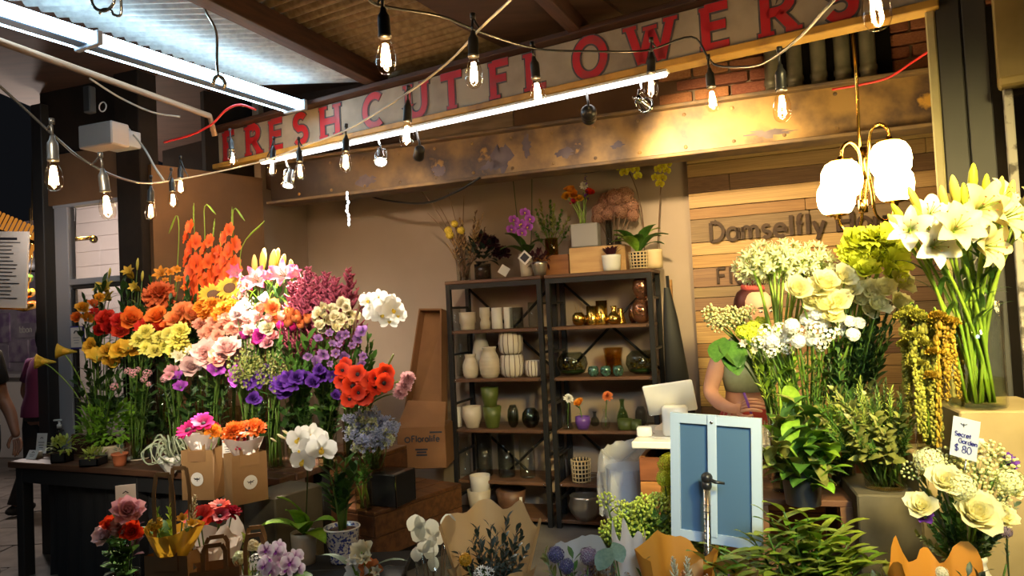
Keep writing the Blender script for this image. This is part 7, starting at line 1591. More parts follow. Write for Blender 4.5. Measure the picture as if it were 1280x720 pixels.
# tweedia in a glass on the cube vase
cz = atz(468, 592, .62); cube_p = at(475, 628, 3.72); cw = .20
cub_z = .45 + .001; cb = atz(478, 634, cub_z); M_ = frame(cb, nrm((math.cos(.45), -math.sin(.45), 0)), nrm((math.sin(.45), math.cos(.45), 0)))
t = thing('cube_vase', 'dark mirrored glass cube used as a stand on the wooden step', 'vase', M_)
MB().box((0, .1, .095), (.2, .2, .185), bev=.004).build('cube', 'plastic_black', t, smooth=False); MB().box((0, .1, .19), (.204, .204, .006), bev=.002).build('glass_lid', 'glass_grey', t, smooth=False)
for sx, sy in ((-1, 0), (1, 0), (-1, 1), (1, 1)): MB().box((sx * .1, sy * .2, .095), (.006, .006, .19)).build('edge', 'chrome', t, smooth=False)
tv = cb + V((-.045, .09, .196)); vessel('glass_vase', 'clear glass of tweedia stems standing on the dark cube', 'vase', tv, cyl(.055, .20), 'glass_clear', water=.6)
row_pts = [(452, 512), (462, 509), (473, 514), (447, 520), (459, 520), (469, 524), (481, 522), (488, 530), (440, 530), (452, 532), (464, 532), (476, 535), (486, 540), (444, 542), (456, 546), (469, 545), (447, 555), (436, 540), (432, 520), (480, 545), (450, 522), (465, 516), (440, 514), (492, 522)]
for i, (px, py) in enumerate(row_pts):
 e = at(px, py, 3.62 + R.uniform(-.06, .06)); o = axis_stem('tweedia', '', 'flower', 'tweedia bunch', tv + V((R.uniform(-.03, .03), R.uniform(-.03, .03), .012)), e, 'star_spray', ['p_blue' if i % 4 else 'p_green_white', 'stem_green'], .36, .13, okey=None, hn='flower_spray'); ordered(o, 'pale blue star-flowered tweedia stem, {n} from the left above the dark cube', 'tweedia', e)
tv2 = spt(448, 600, .60); tv2 = bz(455, 3.62, .4515) if False else atz(455, 637, .451)
vessel('glass_vase', 'tall clear vase of green stems beside the dark cube', 'vase', tv2, cyl(.05, .22), 'glass_clear', water=.5)
for i in range(6):
 e = at(438 + i * 5, 575 + R.uniform(-10, 10), 3.6); o = axis_stem('leaf_branch', '', 'foliage', 'stems beside the cube', tv2 + V((R.uniform(-.03, .03), R.uniform(-.02, .02), .012)), e, 'sprig', ['l_green', 'stem_green'], .5, .14, 'stem_bright', .0035, hn='foliage'); ordered(o, 'green leafy stem, {n} from the left in the tall vase beside the cube', 'cubestems', e)
# --- bouquets along the bottom
p = bz(350, 2.72); t = orchid_plant(p, pot(.05, .11, .8), 'ceramic_white', 'small lilac and white orchid near the bench front', [([at(340, 700, 2.7)], [(at(335 + dx, 700 + dy, 2.62 + R.uniform(-.05, .05)), R.uniform(.9, 1.1), (R.uniform(-.4, .4), -1, .3)) for dx, dy in ((-2, -12), (10, -10), (18, -2), (2, 0), (-4, 8), (10, 8), (28, 4), (34, -4), (24, 12), (38, 10), (14, -16), (4, 14))])], 'p_orchid_lilac', .062, [((-.9, -.2, .3), .15, .15), ((.9, -.2, .3), .15, .15), ((.1, -.9, .3), .14, .15)], 'l_green', lip='p_violet')
vp = bz(452, 2.6); vessel('glass_vase', 'clear glass of cream daffodils at the bench front', 'vase', vp, cyl(.05, .13), 'glass_clear', water=.5)
for i, (px, py, m_) in enumerate(((452, 690, 'p_cream'), (440, 706, 'p_white'), (462, 712, 'p_rose_peach'), (472, 716, 'p_cream'), (446, 714, 'p_white'), (456, 702, 'p_cream'))):
 e = at(px, py, 2.55); o = stalk('daffodil', '', 'flower', 'cream daffodils', vp + Z * .02, e, 'lily_half' if i % 2 else 'cup2', [m_, 'stamen_yellow'] if i % 2 else m_, .085, 'stem_bright', .0035, 1, ('leaf_long', 'l_eucalyptus', .2), up=1.); ordered(o, 'cream frilled daffodil, {n} from the left at the bench front', 'daff', e)
vp = bz(540, 2.5); vessel('glass_cylinder', 'tall clear glass of silver dollar pods', 'vase', vp, cyl(.065, .30), 'glass_clear')
MB_ = None
t = thing('lunaria_bunch', 'bunch of papery cream silver dollar pods in the tall glass', 'dried flowers', T(vp + Z * .01))
for k in range(7):
 a = k * GA; MB().tube([(.01 * math.cos(a), .01 * math.sin(a), 0), (.04 * math.cos(a), .04 * math.sin(a), .25), (.07 * math.cos(a), .05 * math.sin(a), .37)], .002, 5).build('stem', 'twig', t)
for px, py, s, tw in ((513, 655, .060, .3), (518, 668, .062, -.2), (530, 667, .064, .1), (546, 660, .060, .6), (560, 657, .064, .2), (535, 690, .066, 0), (525, 681, .05, .4), (537, 675, .05, -.5), (520, 693, .05, .2), (549, 672, .05, .4), (540, 705, .05, -.3), (528, 652, .045, .2)):
 link('seed_pod', PR['disc_leaf'], t, Matrix.Translation(at(px, py + 9, 2.44) - vp - Z * .01) @ Matrix.Rotation(pi / 2, 4, 'X') @ rotz(R.uniform(-.5, .5)) @ Matrix.Rotation(tw, 4, 'Y') @ S(s), mats='p_lunaria')
def cone(label, px, py, d, r1, h, paper, heads, seed, wav=.2, lean=(0, 0, 1), lv=0, lm='l_dark', cutback=True, name='wrapped_bouquet', a0=-.2, op=pi + .4):
 """kraft-wrapped bunch standing on the bench, paper higher at the back; (px, py): top of the paper"""
 top = at(px, py, d); p = V((top.x, top.y, BZ + .001)); H = top.z - BZ; t = thing(name, label, 'bouquet', T(p))
 tissue(MB(), .03, r1, H, 30, seed, wav, open_=op, a0=a0).build('wrapping_paper', paper, t)
 tissue(MB(), .028, r1 * .8, H * .66, 22, seed + 5, wav, open_=pi + .3, a0=pi - .15).build('front_paper', paper, t)
 for nm, pr, m, s, o in heads:
  o = V(o) + V((0, 0, H)); d_ = nrm(V((o.x * 1.5, o.y * 2 - .4, .4)))
  if pr.startswith(('sprig', 'plume', 'spike', 'filler', 'star')):
   b = V((o.x * .3, o.y * .3, H * .45)); link(nm, PR[pr], t, aim(b, o - b, R.uniform(0, 6)) @ S((s, s, (o - b).length)), mats=m)
  else: link(nm, PR[pr], t, aim(o, d_, R.uniform(0, 6)) @ S(s), mats=m); MB().tube([V((o.x * .1, o.y * .1, .05)), o], .0025, 5).build('stem', 'stem_green', t)
 return t
hs = [('foliage', 'sprig', ['l_black', 'twig'], .19, (x, y, z)) for x, y, z in ((-.11, .02, -.10), (.06, .05, .0), (-.05, .05, -.03), (.0, -.08, -.10), (.08, -.06, -.15), (-.08, -.03, -.09), (-.06, .02, -.06), (-.03, -.05, -.05), (.0, -.03, .0), (.02, .03, -.04), (.05, -.04, -.06), (.09, .0, -.02), (.10, .03, -.05), (.07, -.05, -.10), (-.10, .0, -.12), (.03, -.06, -.12), (-.04, -.07, -.13), (.12, -.02, -.09))]
cone('kraft wrapped bunch of dark privet twigs', 612, 652, 2.35, .165, 0, 'wrap_kraft', hs + [('flower_head', 'umbel', ['p_white', 'stem_bright'], .06, (-.02, -.1, -.14)), ('flower_head', 'cluster', 'p_gold', .05, (-.08, -.06, -.10))], 4, .22)
hs = [('flower_head', 'ball_thistle' if False else 'pompon', 'p_dried_blue', .055, (-.07, -.03, -.0)), ('flower_head', 'pompon', 'p_dried_mauve', .06, (.03, -.03, -.01)), ('foliage', 'sprig_wide', ['l_green', 'stem_green'], .15, (-.02, -.04, .0)), ('foliage', 'sprig_wide', ['l_olive', 'stem_green'], .14, (-.11, -.02, -.0)), ('foliage', 'filler_green', ['l_tan', 'twig'], .16, (.09, -.03, .0)), ('foliage', 'filler_green', ['l_tan', 'twig'], .15, (.12, -.02, -.02)), ('foliage', 'filler', ['p_dried_mauve', 'twig'], .15, (.0, -.05, -.02)), ('flower_spike', 'plume', ['p_dried_mauve', 'stem_brown'], .12, (.05, .0, .0)), ('foliage', 'sprig_needle', ['l_brown', 'twig'], .15, (-.05, .0, .0)), ('flower_head', 'pompon', 'p_dried_blue', .05, (-.04, -.05, -.03))]
cone('low bunch of dried blue thistles and mauve sprays', 722, 688, 2.25, .10, 0, 'wrap_clear', hs, 6, .2)
cone('slim cone of white and tan paper with eucalyptus', 786, 668, 2.2, .05, 0, 'tissue_white', [('leaf', 'leaf_round', 'l_eucalyptus', .08, (-.06, -.03, -.03)), ('leaf', 'leaf_round', 'l_eucalyptus', .07, (-.05, -.01, -.02)), ('foliage', 'sprig_wide', ['l_green', 'stem_green'], .1, (.04, -.02, -.06))], 14, .22)
hs = [('flower_spike', 'plume', ['p_cream', 'stem_brown'], .12, (-.03, -.04, -.0)), ('flower_spike', 'plume', ['p_cream', 'stem_brown'], .12, (.01, -.05, .0)), ('flower_spike', 'plume', ['p_rose_peach', 'stem_brown'], .11, (-.01, -.07, -.03)), ('foliage', 'filler', ['p_cream', 'twig'], .12, (.03, -.06, -.03))]
cone('kraft and orange wrapped bunch of cream pampas plumes', 850, 690, 2.12, .115, 0, 'wrap_orange', hs, 15, .22)
cone('orange and cream paper cone below the sign holder', 905, 712, 2.1, .10, 0, 'wrap_kraft', [('flower_spike', 'plume', ['p_violet', 'stem_brown'], .09, (.0, -.05, .0)), ('foliage', 'sprig_fine', ['l_green', 'stem_green'], .12, (-.04, -.04, .02))], 17, .2)
# berries in a grey bucket
vp = bz(783, 2.62); vessel('grey_bucket', 'pale grey bucket of green hypericum berries', 'bucket', vp, [(.085, 0), (.09, .01), (.105, .22), (.11, .225), (.11, .235)], 'frame_pale' if False else 'zinc')
for i in range(42):
 px, py = R.uniform(752, 838), R.uniform(628, 680); px = 755 + (px - 752); e = at(px, py - 4 * math.sin((px - 752) / 86 * pi), 2.6 + R.uniform(-.09, .09))
 o = stalk('hypericum', '', 'flower', 'hypericum stems', vp + V((R.uniform(-.05, .05), R.uniform(-.05, .05), .02)), e, 'berries', ['berry_green', 'stem_green'], .085, 'stem_green', .003, 5, ('leaf', 'l_bright' if i % 2 else 'l_green', .065), face='axis', hn='berry_cluster'); ordered(o, 'green hypericum berry stem, {n} from the left in the grey bucket', 'hyper', e)
# --- counter, till and bin
CZ = .90; ca = atz(790, 551, CZ); CL = 1.1
ctr = thing('shop_counter', 'counter with white top and reddish plank front that the woman writes on', 'counter', frame(V((ca.x, ca.y, 0)), U, N))
MB().box((CL / 2, .23, CZ - .017), (CL, .5, .034), bev=.005).build('worktop', 'white_gloss', ctr, smooth=False)
for i in range(7): MB().box((CL / 2, .03, .07 + i * .115), (CL - .05, .025, .111), bev=.003).build('front_plank', 'counter_wood', ctr, smooth=False)
for i in range(7): MB().box((.035, .24, .07 + i * .115), (.025, .39, .111), bev=.003).build('side_plank', 'counter_wood', ctr, smooth=False)
MB().box((CL / 2, .44, .42), (CL - .08, .02, .84)).build('back_panel', 'dark_brown', ctr, smooth=False)
cpt = lambda px, py: atz(px, py, CZ + .001)
tp = cpt(845, 546); t = thing('till_stand', 'white tablet till on a white stand seen from behind', 'till', T(tp))
sM = frame(V((0, 0, 0)), nrm((1, -.25, 0)), nrm((.25, 1, 0)))
MB().box((0, .04, .075), (.125, .09, .15), sM, bev=.012).build('stand', 'white_gloss', t)
up = nrm((-.22, -.42, .82)); ri = nrm((1, -.18, -.03)); ri = (ri - up * ri.dot(up)).normalized(); bk = ri.cross(up)
if bk.y < 0: bk = -bk
tM = frame(V((.0, .085, .175)), ri, bk, up)
MB().box((0, 0, .005), (.245, .018, .185), tM, bev=.007).build('tablet_back', 'white_gloss', t); MB().box((0, .0105, .005), (.225, .003, .165), tM).build('screen', 'plastic_black', t, smooth=False)
lg = MB();
for r0 in (.017, .007): lg.ribbon([(x * r0, y * r0) for x, y in ((-1, -.7), (-.7, -1), (.7, -1), (1, -.7), (1, .7), (.7, 1), (-.7, 1), (-1, .7))], .0035, .001, closed=True)
lg.build('square_mark', 'frame_grey', t, sM @ T(-.0, -.0055, .07), smooth=False)
MB().tube([sM @ V((.05, -.03, .004)), sM @ V((-.09, -.05, .004)), sM @ V((-.14, .02, .004)), sM @ V((-.11, .08, .004))], .003, 5).build('cord', 'white_paint', t)
tag(MB().box((0, 0, .024), (.075, .06, .048), bev=.007).build('card_reader', 'white_gloss', None, frame(cpt(806, 545), nrm((1, -.25, 0)), nrm((.25, 1, 0)))), 'small white card reader box at the corner of the white counter', 'card reader')
tag(MB().add([V((-.06, -.03, .001)), V((.07, -.05, .001)), V((.07, .06, .06)), V((-.04, .06, .002))], [(0, 1, 2, 3)]).build('paper_sheet', 'menu_paper', None, T(cpt(828, 540) + N * .09)), 'grey paper envelope beside the till stand', 'paper')
ps = T(at(930, 524, 3.62)); ps = T(V((at(930, 524, 3.58).x, at(930, 524, 3.58).y, CZ + .002)))
tag(MB().box((0, 0, .0005), (.24, .16, .001)).build('paper_sheet', 'menu_paper', None, ps @ rotz(.2), smooth=False), 'white sheet of paper lying under the hand of the woman', 'paper')
bp_ = at(786, 620, 3.92); bp_.z = .001
mat('bin_grey', (.22, .25, .32), .5); mat('bag_film', (.62, .64, .66), .25, trans=.3, coat=.3)
t = thing('waste_bin', 'grey bin lined with a crumpled translucent plastic bag', 'bin', T(bp_) @ S((.84, .84, .97)))
MB().lathe([(0, 0), (.125, 0), (.132, .3), (.145, .70), (.138, .70), (.12, .02), (0, .02)], 24).build('bin', 'bin_grey', t)
m = bpy.data.materials.new('bag_clear'); m.use_nodes = True; n_ = m.node_tree.nodes; b_ = n_['Principled BSDF']; b_.inputs['Base Color'].default_value = (.75, .77, .80, 1); b_.inputs['Roughness'].default_value = .14; b_.inputs['Alpha'].default_value = .30; MATS['bag_clear'] = m
rr = random.Random(5); mb = MB(); n = 64; vs_ = []
rows_ = [(.125, .40), (.138, .58), (.146, .71), (.152, .75), (.164, .765), (.178, .74), (.19, .68), (.197, .61), (.20, .54), (.192, .48), (.178, .455)]
ph = [[rr.uniform(0, 6.28) for _ in range(4)] for _ in rows_]
for i, (r, z) in enumerate(rows_):
 for j in range(n):
  a = 2 * pi * j / n; lift = .5 + .5 * math.cos(a - .9); u_ = i / 10
  k = 1 + u_ * (.05 * math.sin(5 * a + 1.5 * u_) + .05 * math.sin(9 * a + 3 * u_ + 1) + .03 * math.sin(17 * a + ph[i][0]) + rr.uniform(-.03, .03))
  vs_.append((r * k * math.cos(a), r * k * math.sin(a), z + (.06 * lift * max(0, 1 - abs(i - 4) / 4.5)) + .014 * math.sin(11 * a + ph[i][1]) * u_ + rr.uniform(-.012, .012) * u_ + (.03 * math.sin(3 * a + .5) if i > 6 else 0)))
mb.add(vs_, [(i * n + j, i * n + (j + 1) % n, (i + 1) * n + (j + 1) % n, (i + 1) * n + j) for i in range(len(rows_) - 1) for j in range(n)]).build('bin_liner', 'bag_clear', t, smooth=False)
# --- sign holder in front
mat('frame_blue', (.48, .60, .72), .4, .1); mat('slate_blue', (.075, .15, .25), .35, coat=.3)
TL_, TR_, BR_, BL_ = at(843, 516, 2.42), at(957, 524, 2.28), at(954, 689, 2.28), at(840, 671, 2.42)
fu = (TR_ - TL_).normalized(); fz_ = (TL_ - BL_); fz_ = (fz_ - fu * fz_.dot(fu)).normalized(); fn_ = fz_.cross(fu)
W_, H_ = (TR_ - TL_).length, ((TL_ - BL_).length + (TR_ - BR_).length) / 2
if fn_.y < 0: fn_ = -fn_
t = thing('sign_holder', 'pale blue metal sign frame with slate panels on a chrome pole', 'sign holder', frame(BL_, fu, fn_, fz_)); bw = .031
for nm, q in (('frame_side', [(0, 0), (0, H_), (bw, H_ - bw), (bw, bw)]), ('frame_side', [(W_, 0), (W_, H_), (W_ - bw, H_ - bw), (W_ - bw, bw)]), ('frame_rail', [(0, 0), (W_, 0), (W_ - bw, bw), (bw, bw)]), ('frame_rail', [(0, H_), (W_, H_), (W_ - bw, H_ - bw), (bw, H_ - bw)])):
 f = [V((x, -.008, z)) for x, z in q] + [V((x, .012, z)) for x, z in q]
 MB().add(f, [(0, 1, 2, 3), (7, 6, 5, 4), (0, 4, 5, 1), (1, 5, 6, 2), (2, 6, 7, 3), (3, 7, 4, 0)]).build(nm, 'frame_blue', t, smooth=False)
for x0, x1 in ((bw, W_ * .46), (W_ * .48, W_ - bw)): MB().box(((x0 + x1) / 2, .004, H_ / 2), (x1 - x0 + .004, .004, H_ - 2 * bw + .004)).build('slate_panel', 'slate_blue', t, smooth=False)
st_ = MB().box((W_ * .5 - .008, -.008, H_ / 2 + bw * .4), (W_ * .1, .008, H_ - bw * .6), bev=.002).build('centre_strip', 'frame_blue', t, smooth=False)
MB().ball((W_ * .5 - .008, -.013, H_ - bw * .7), (.006, .003, .006), 10, 5).build('screw', 'chrome', st_)
kx, kz = W_ * .44, H_ * .53
po = MB().tube([(kx, -.045, kz - .02), (kx + .004, -.045, -.55)], .0115, 14).build('pole', 'steel_pole', t)
for i in range(9): MB().lathe([(.0118, -.0015), (.0128, 0), (.0118, .0015)], 12, T(kx, -.045, kz - .085 - i * .022)).build('pole_notch', 'plastic_black', po)
MB().ball((kx, -.045, kz), (.019, .019, .019), 14, 9).lathe([(.013, -.035), (.016, -.028), (.016, -.012), (0, -.01)], 14, T(kx, -.045, kz)).build('clamp_knob', 'plastic_black', t)
MB().tube([(kx, -.045, kz), (kx + .03, -.06, kz - .006), (kx + .058, -.05, kz - .01)], [.007, .006, .004], 8).build('clamp_lever', 'plastic_black', t)
p = t.matrix_basis @ V((kx + .004, -.045, -.55)); bs_ = MB().lathe([(0, 0), (.09, 0), (.085, .012), (.02, .02), (0, .02)], 20).build('base_plate', 'plastic_black', t, T(kx + .004, -.045, -.56))
# --- stands on the right
mat('stand_wood', (.16, .07, .03), .55, col2=(.09, .04, .018), scale=3, stretch=W_ST, rnd=.1)
a, b = at(940, 600, 2.72), at(1068, 600, 2.62); a.z = b.z = .80; u = (b - a).normalized(); n2 = V((-u.y, u.x, 0)); w = (b - a).length
t = thing('plant_stand', 'dark wooden stand under the leafy greens beside the counter', 'stand', frame(a, u, n2))
for i in range(3): MB().box((w / 2, .09 + i * .17, -.012), (w, .166, .024), bev=.003).build('top_board', 'stand_wood', t, smooth=False)
for x in (.03, w - .03):
 for y in (.03, .49): MB().box((x, y, -.412), (.045, .045, .776)).build('leg', 'stand_wood', t, smooth=False)
MB().box((w / 2, .2, -.3), (w - .06, .02, .18)).build('cross_board', 'stand_wood', t, smooth=False)
plinth('tall tan stone plinth under the vase of white lilies', 1212, 1330, 2.30, 1.155, .36, 'stone_light', .25)
plinth('lower stone plinth under the glass of spiky greenery', 1073, 1150, 2.52, .845, .34, 'stone', .25)
plinth('tan stone plinth behind the secret garden bouquet', 1152, 1212, 2.47, .98, .25, 'stone_light', .25)
# lilies
p = at(1223, 512, 2.42); p.z = 1.157
LV = p; vessel('glass_vase', 'tall wide glass vase of white lilies on the stone plinth', 'vase', p, [(.083, 0), (.087, .008), (.086, .18), (.090, .35)], 'glass_clear', water=.27, n=28)
def lily(px, py, d, s, m_, face, label, base=LV):
 e = at(px, py, d); b = base + V((R.uniform(-.045, .045), R.uniform(-.04, .04), .015)); t = root_flower('lily', '', 'flower', 'white lilies in the tall vase', b, 'wlily', e); ORDER['wlily'][-1] = (px, t, label)
 q = e - b; pts = bend_over((0, 0, 0), q, 7, .8); MB().tube(pts, [.0055] * 7 + [.004], 7).build('stem', 'stem_bright', t)
 f = nrm(V(face) + V((R.uniform(-.2, .2), 0, R.uniform(-.2, .2)))); M = aim(q, f, R.uniform(0, 6)) @ S(s); h = link('flower', PR['lily_core'], t, M)
 for k in range(6): link('petal', PR['lily_petal'], h, rotz(k * pi / 3) @ T(0, 0, -.008 * (k % 2)) @ S((1.15 if k % 2 else .9, 1, 1)), mats=m_)
 for k in range(3):
  u_ = .55 + .13 * k; pp_ = pts[int(u_ * 7)]; a_ = R.uniform(0, 6.28); link('leaf', PR['leaf_long'], t, Matrix.Translation(pp_) @ nrm((math.cos(a_), math.sin(a_), .5)).to_track_quat('Y', 'Z').to_matrix().to_4x4() @ S(.12), mats='l_green')
 return t
for px, py, d, s, m_, f in ((1137, 288, 2.36, .155, 'p_lily_white', (-.5, -1, .1)), (1166, 308, 2.30, .16, 'p_lily_white', (-.2, -1, -.1)), (1192, 288, 2.24, .17, 'p_lily_cream', (-.1, -1, .1)), (1228, 308, 2.26, .165, 'p_lily_cream', (.3, -1, -.2)), (1222, 262, 2.28, .18, 'p_lily_cream', (.0, -1, .35)), (1250, 275, 2.26, .17, 'p_lily_cream', (.4, -1, .1)), (1160, 272, 2.38, .15, 'p_lily_white', (-.3, -1, .4)), (1246, 252, 2.36, .15, 'p_lily_white', (.3, -.8, .6)), (1272, 290, 2.3, .15, 'p_lily_cream', (.6, -1, .0)), (1196, 262, 2.4, .14, 'p_lily_cream', (-.2, -.8, .6)), (1276, 258, 2.38, .14, 'p_lily_cream', (.5, -.8, .4)), (1178, 300, 2.38, .14, 'p_lily_white', (-.3, -1, .1)), (1208, 282, 2.34, .15, 'p_lily_white', (.1, -1, .3))):
 lily(px, py, d, s * 1.03, m_, f, ('white' if m_ == 'p_lily_white' else 'cream') + ' open lily with dark stamens, {n} from the left above the tall vase')
for i, (px, py, s) in enumerate(((1194, 240, .12), (1216, 226, .125), (1143, 250, .10), (1124, 268, .09), (1262, 245, .11), (1150, 275, .11), (1180, 250, .10), (1232, 236, .1), (1120, 282, .1), (1205, 246, .1), (1250, 238, .09))):
 e = at(px, py, 2.36); o = stalk('lily_bud', '', 'flower', 'lily buds in the tall vase', LV + V((R.uniform(-.04, .04), R.uniform(-.04, .04), .015)), e, 'bud', 'p_lime' if i % 2 else 'p_yellow_green', s, 'stem_bright', .0045, 2, ('leaf_long', 'l_green', .12), face='axis', okey=None); ordered(o, 'closed green lily bud, {n} from the left among the white lilies', 'wbud', e)
# green blooms, roses, agapanthus and waxflower
def rv(label, px, py, d, z, r, h, g='glass_clear', wt=.5):
 p = at(px, py, d); p.z = z; vessel('glass_vase', label, 'vase', p, cyl(r, h), g, water=wt); return p
VA = rv('slim glass vase of agapanthus stems beside the counter', 984, 590, 2.80, .802, .06, .30)
VB = rv('glass vase of white waxflower on the dark stand', 1012, 590, 2.86, .802, .055, .28)
VC = rv('glass vase of white roses and dark foliage on the stand', 1050, 590, 2.86, .802, .06, .28)
def rrow(pts, name, label, head, mats, size, d, v, leaves=2, leafm=('leaf', 'l_green', .09), stem='stem_green', r=.003, jit=.05, **k):
 for i, p in enumerate(pts):
  px, py = p[0], p[1]; s = p[2] if len(p) > 2 else 1; m = p[3] if len(p) > 3 else mats; e = at(px, py, d + R.uniform(-jit, jit)); hd = head if isinstance(head, str) else head[i % len(head)]
  stalk(name, label, k.get('cat', 'flower'), label.split(',')[0] + 's', v + V((R.uniform(-.03, .03), R.uniform(-.03, .03), .012)), e, hd, m, size * s, stem, r, leaves, leafm, okey=(name, label), **{a: b for a, b in k.items() if a != 'cat'})
rrow([(940, 334), (954, 324, 1.05), (968, 336), (982, 323, 1.05), (998, 332), (1014, 324, 1.05), (1026, 334, .9), (961, 345, .9), (990, 345, .85), (948, 345, .85), (975, 328), (1005, 342, .85)], 'agapanthus', 'white-green agapanthus umbel, {n} from the left over the plank lettering', 'umbel', ['p_green_white', 'stem_bright'], .13, 2.86, VA, 0, stem='stem_bright', r=.0045, face='axis', up=1.5)
rrow([(1072, 300, 1.1), (1092, 296, 1.15), (1112, 294, 1.05), (1070, 327, 1.1), (1094, 320, 1.15), (1120, 326), (1081, 313), (1106, 308), (1116, 342, .95), (1084, 336, .9), (1060, 312, .85), (1128, 310, .8)], 'parrot_tulip', 'lime green ruffled bloom, {n} from the left below the globe lamps', ('rose3', 'ruffle2', 'cup2'), 'p_lime', .105, 2.72, VC, 2, ('leaf_long', 'l_green', .13), stem='stem_bright', r=.004)
rrow([(997, 361), (1016, 373, 1.05), (1032, 352, 1.05), (1046, 377, 1.05), (1060, 362, 1.1), (1076, 372), (1040, 393, .9), (1056, 345, .95), (1090, 362), (1098, 380, .95), (1106, 360, .9), (1022, 360, .9), (1070, 350, .9), (1128, 352, 1.05), (1126, 378, .9), (1030, 380, .9), (1086, 386, .85)], 'white_rose', 'creamy white rose, {n} from the left below the lime blooms', ('rose4', 'rose2'), 'p_rose_white', .098, 2.68, VC, 3, ('leaf', 'l_dark', .08))
rrow([(957, 415), (964, 425), (975, 413), (984, 421), (972, 433, .9), (990, 408), (1000, 412), (1010, 400), (1018, 412, 1.1), (1028, 404), (1034, 418), (1014, 424, .9), (1045, 410), (1056, 414, 1), (1052, 400, .9), (1073, 404, .8), (1026, 430, .9), (998, 427, .9), (962, 440, .8), (1020, 392, .9), (985, 436, .8), (1062, 402, .8), (948, 428, .8), (1066, 418, .8)], 'waxflower', 'small pure white flower cluster, {n} from the left under the white roses', ('cluster_small', 'cluster'), 'p_white', .075, 2.70, VB, 3, ('leaf', 'l_bright', .06))
for i, (px, py, v, m_) in enumerate([(955, 440, VA, 'l_bright'), (965, 455, VA, 'l_green'), (985, 450, VA, 'l_bright'), (945, 425, VA, 'l_bright'), (935, 432, VA, 'l_lime'), (990, 440, VB, 'l_bright'), (1005, 445, VB, 'l_green'), (1020, 448, VB, 'l_dark'), (1035, 445, VC, 'l_dark'), (1048, 438, VC, 'l_dark'), (1062, 425, VC, 'l_dark'), (1075, 415, VC, 'l_dark'), (1088, 405, VC, 'l_dark'), (1098, 400, VC, 'l_dark'), (1106, 410, VC, 'l_dark'), (1082, 390, VC, 'l_dark'), (1095, 395, VC, 'l_dark'), (1108, 392, VC, 'l_dark'), (1070, 395, VC, 'l_dark'), (1112, 375, VC, 'l_dark'), (1120, 395, VC, 'l_dark'), (1042, 425, VC, 'l_dark'), (1090, 425, VC, 'l_dark'), (1105, 430, VC, 'l_dark')]):
 e = at(px, py, 2.74 + R.uniform(-.06, .06)); o = axis_stem('leaf_branch', '', 'foliage', 'leaf branches under the white flowers', v + V((R.uniform(-.03, .03), R.uniform(-.03, .03), .012)), e, R.choice(('sprig', 'sprig_round', 'sprig_fine')), [m_, 'stem_green'], .45, .2, hn='foliage'); ordered(o, 'leafy branch, {n} from the left in the glass vases below the white flowers', 'rlb', e)
# viburnum and green hydrangea before the woman
VD = at(972, 560, 3.0); VD.z = .802; vessel('glass_vase', 'small glass vase of viburnum at the counter side of the dark stand', 'vase', VD, cyl(.05, .24), 'glass_clear', water=.5)
for i, (px, py, s) in enumerate(((893, 400, 1), (903, 394, 1.1), (914, 391, 1.1), (925, 396, 1), (934, 392, .9), (899, 408, .9), (919, 403, 1), (888, 392, .8), (908, 402, .9), (930, 403, .8))):
 e = at(px, py, 2.95 + R.uniform(-.04, .04)); o = stalk('viburnum', '', 'flower', 'viburnum on the counter', VD + Z * .02, e, 'berries', ['berry_cream', 'stem_green'], .085, leaves=1, leafm=('leaf_round', 'l_green', .09), face='axis', hn='berry_cluster', up=1.5); ordered(o, 'cream viburnum berry cluster, {n} from the left before the face of the woman', 'vib', e)
for i, (px, py, tw) in enumerate(((905, 422, -.4), (899, 428, .3), (914, 426, .0), (925, 418, .5), (908, 436, .1), (920, 432, -.3))):
 e = at(px, py, 2.88); t = thing('viburnum_leaf_stem', '', 'foliage', T(VD + Z * .02), 'viburnum leaves'); ordered(t, 'round dark green leaf on a stem, {n} from the left under the viburnum berries', 'vleaf', e)
 MB().tube(bend_over((0, 0, 0), e - VD - Z * .02, 7, 1.5), .003, 5).build('stem', 'stem_green', t); link('leaf', PR['leaf_round'], t, Matrix.Translation(e - VD - Z * .02) @ nrm((tw, -.5, -.7)).to_track_quat('Y', 'Z').to_matrix().to_4x4() @ S(.13), mats='l_green')
rrow([(942, 412, 1.1), (952, 406), (938, 424, .9), (950, 420), (928, 415, .8)], 'green_hydrangea', 'small lime hydrangea head, {n} from the left beside the viburnum', 'hydrangea', 'p_lime', .085, 2.86, VD, 1, face='axis', up=1.5)
rrow([(932, 430), (924, 440, .8), (943, 438, .8)], 'white_freesia', 'small white trumpet bloom, {n} of three below the lime hydrangea', 'lily_half', ['p_lily_white', 'stamen_yellow'], .075, 2.82, VD, 0, up=1.5)
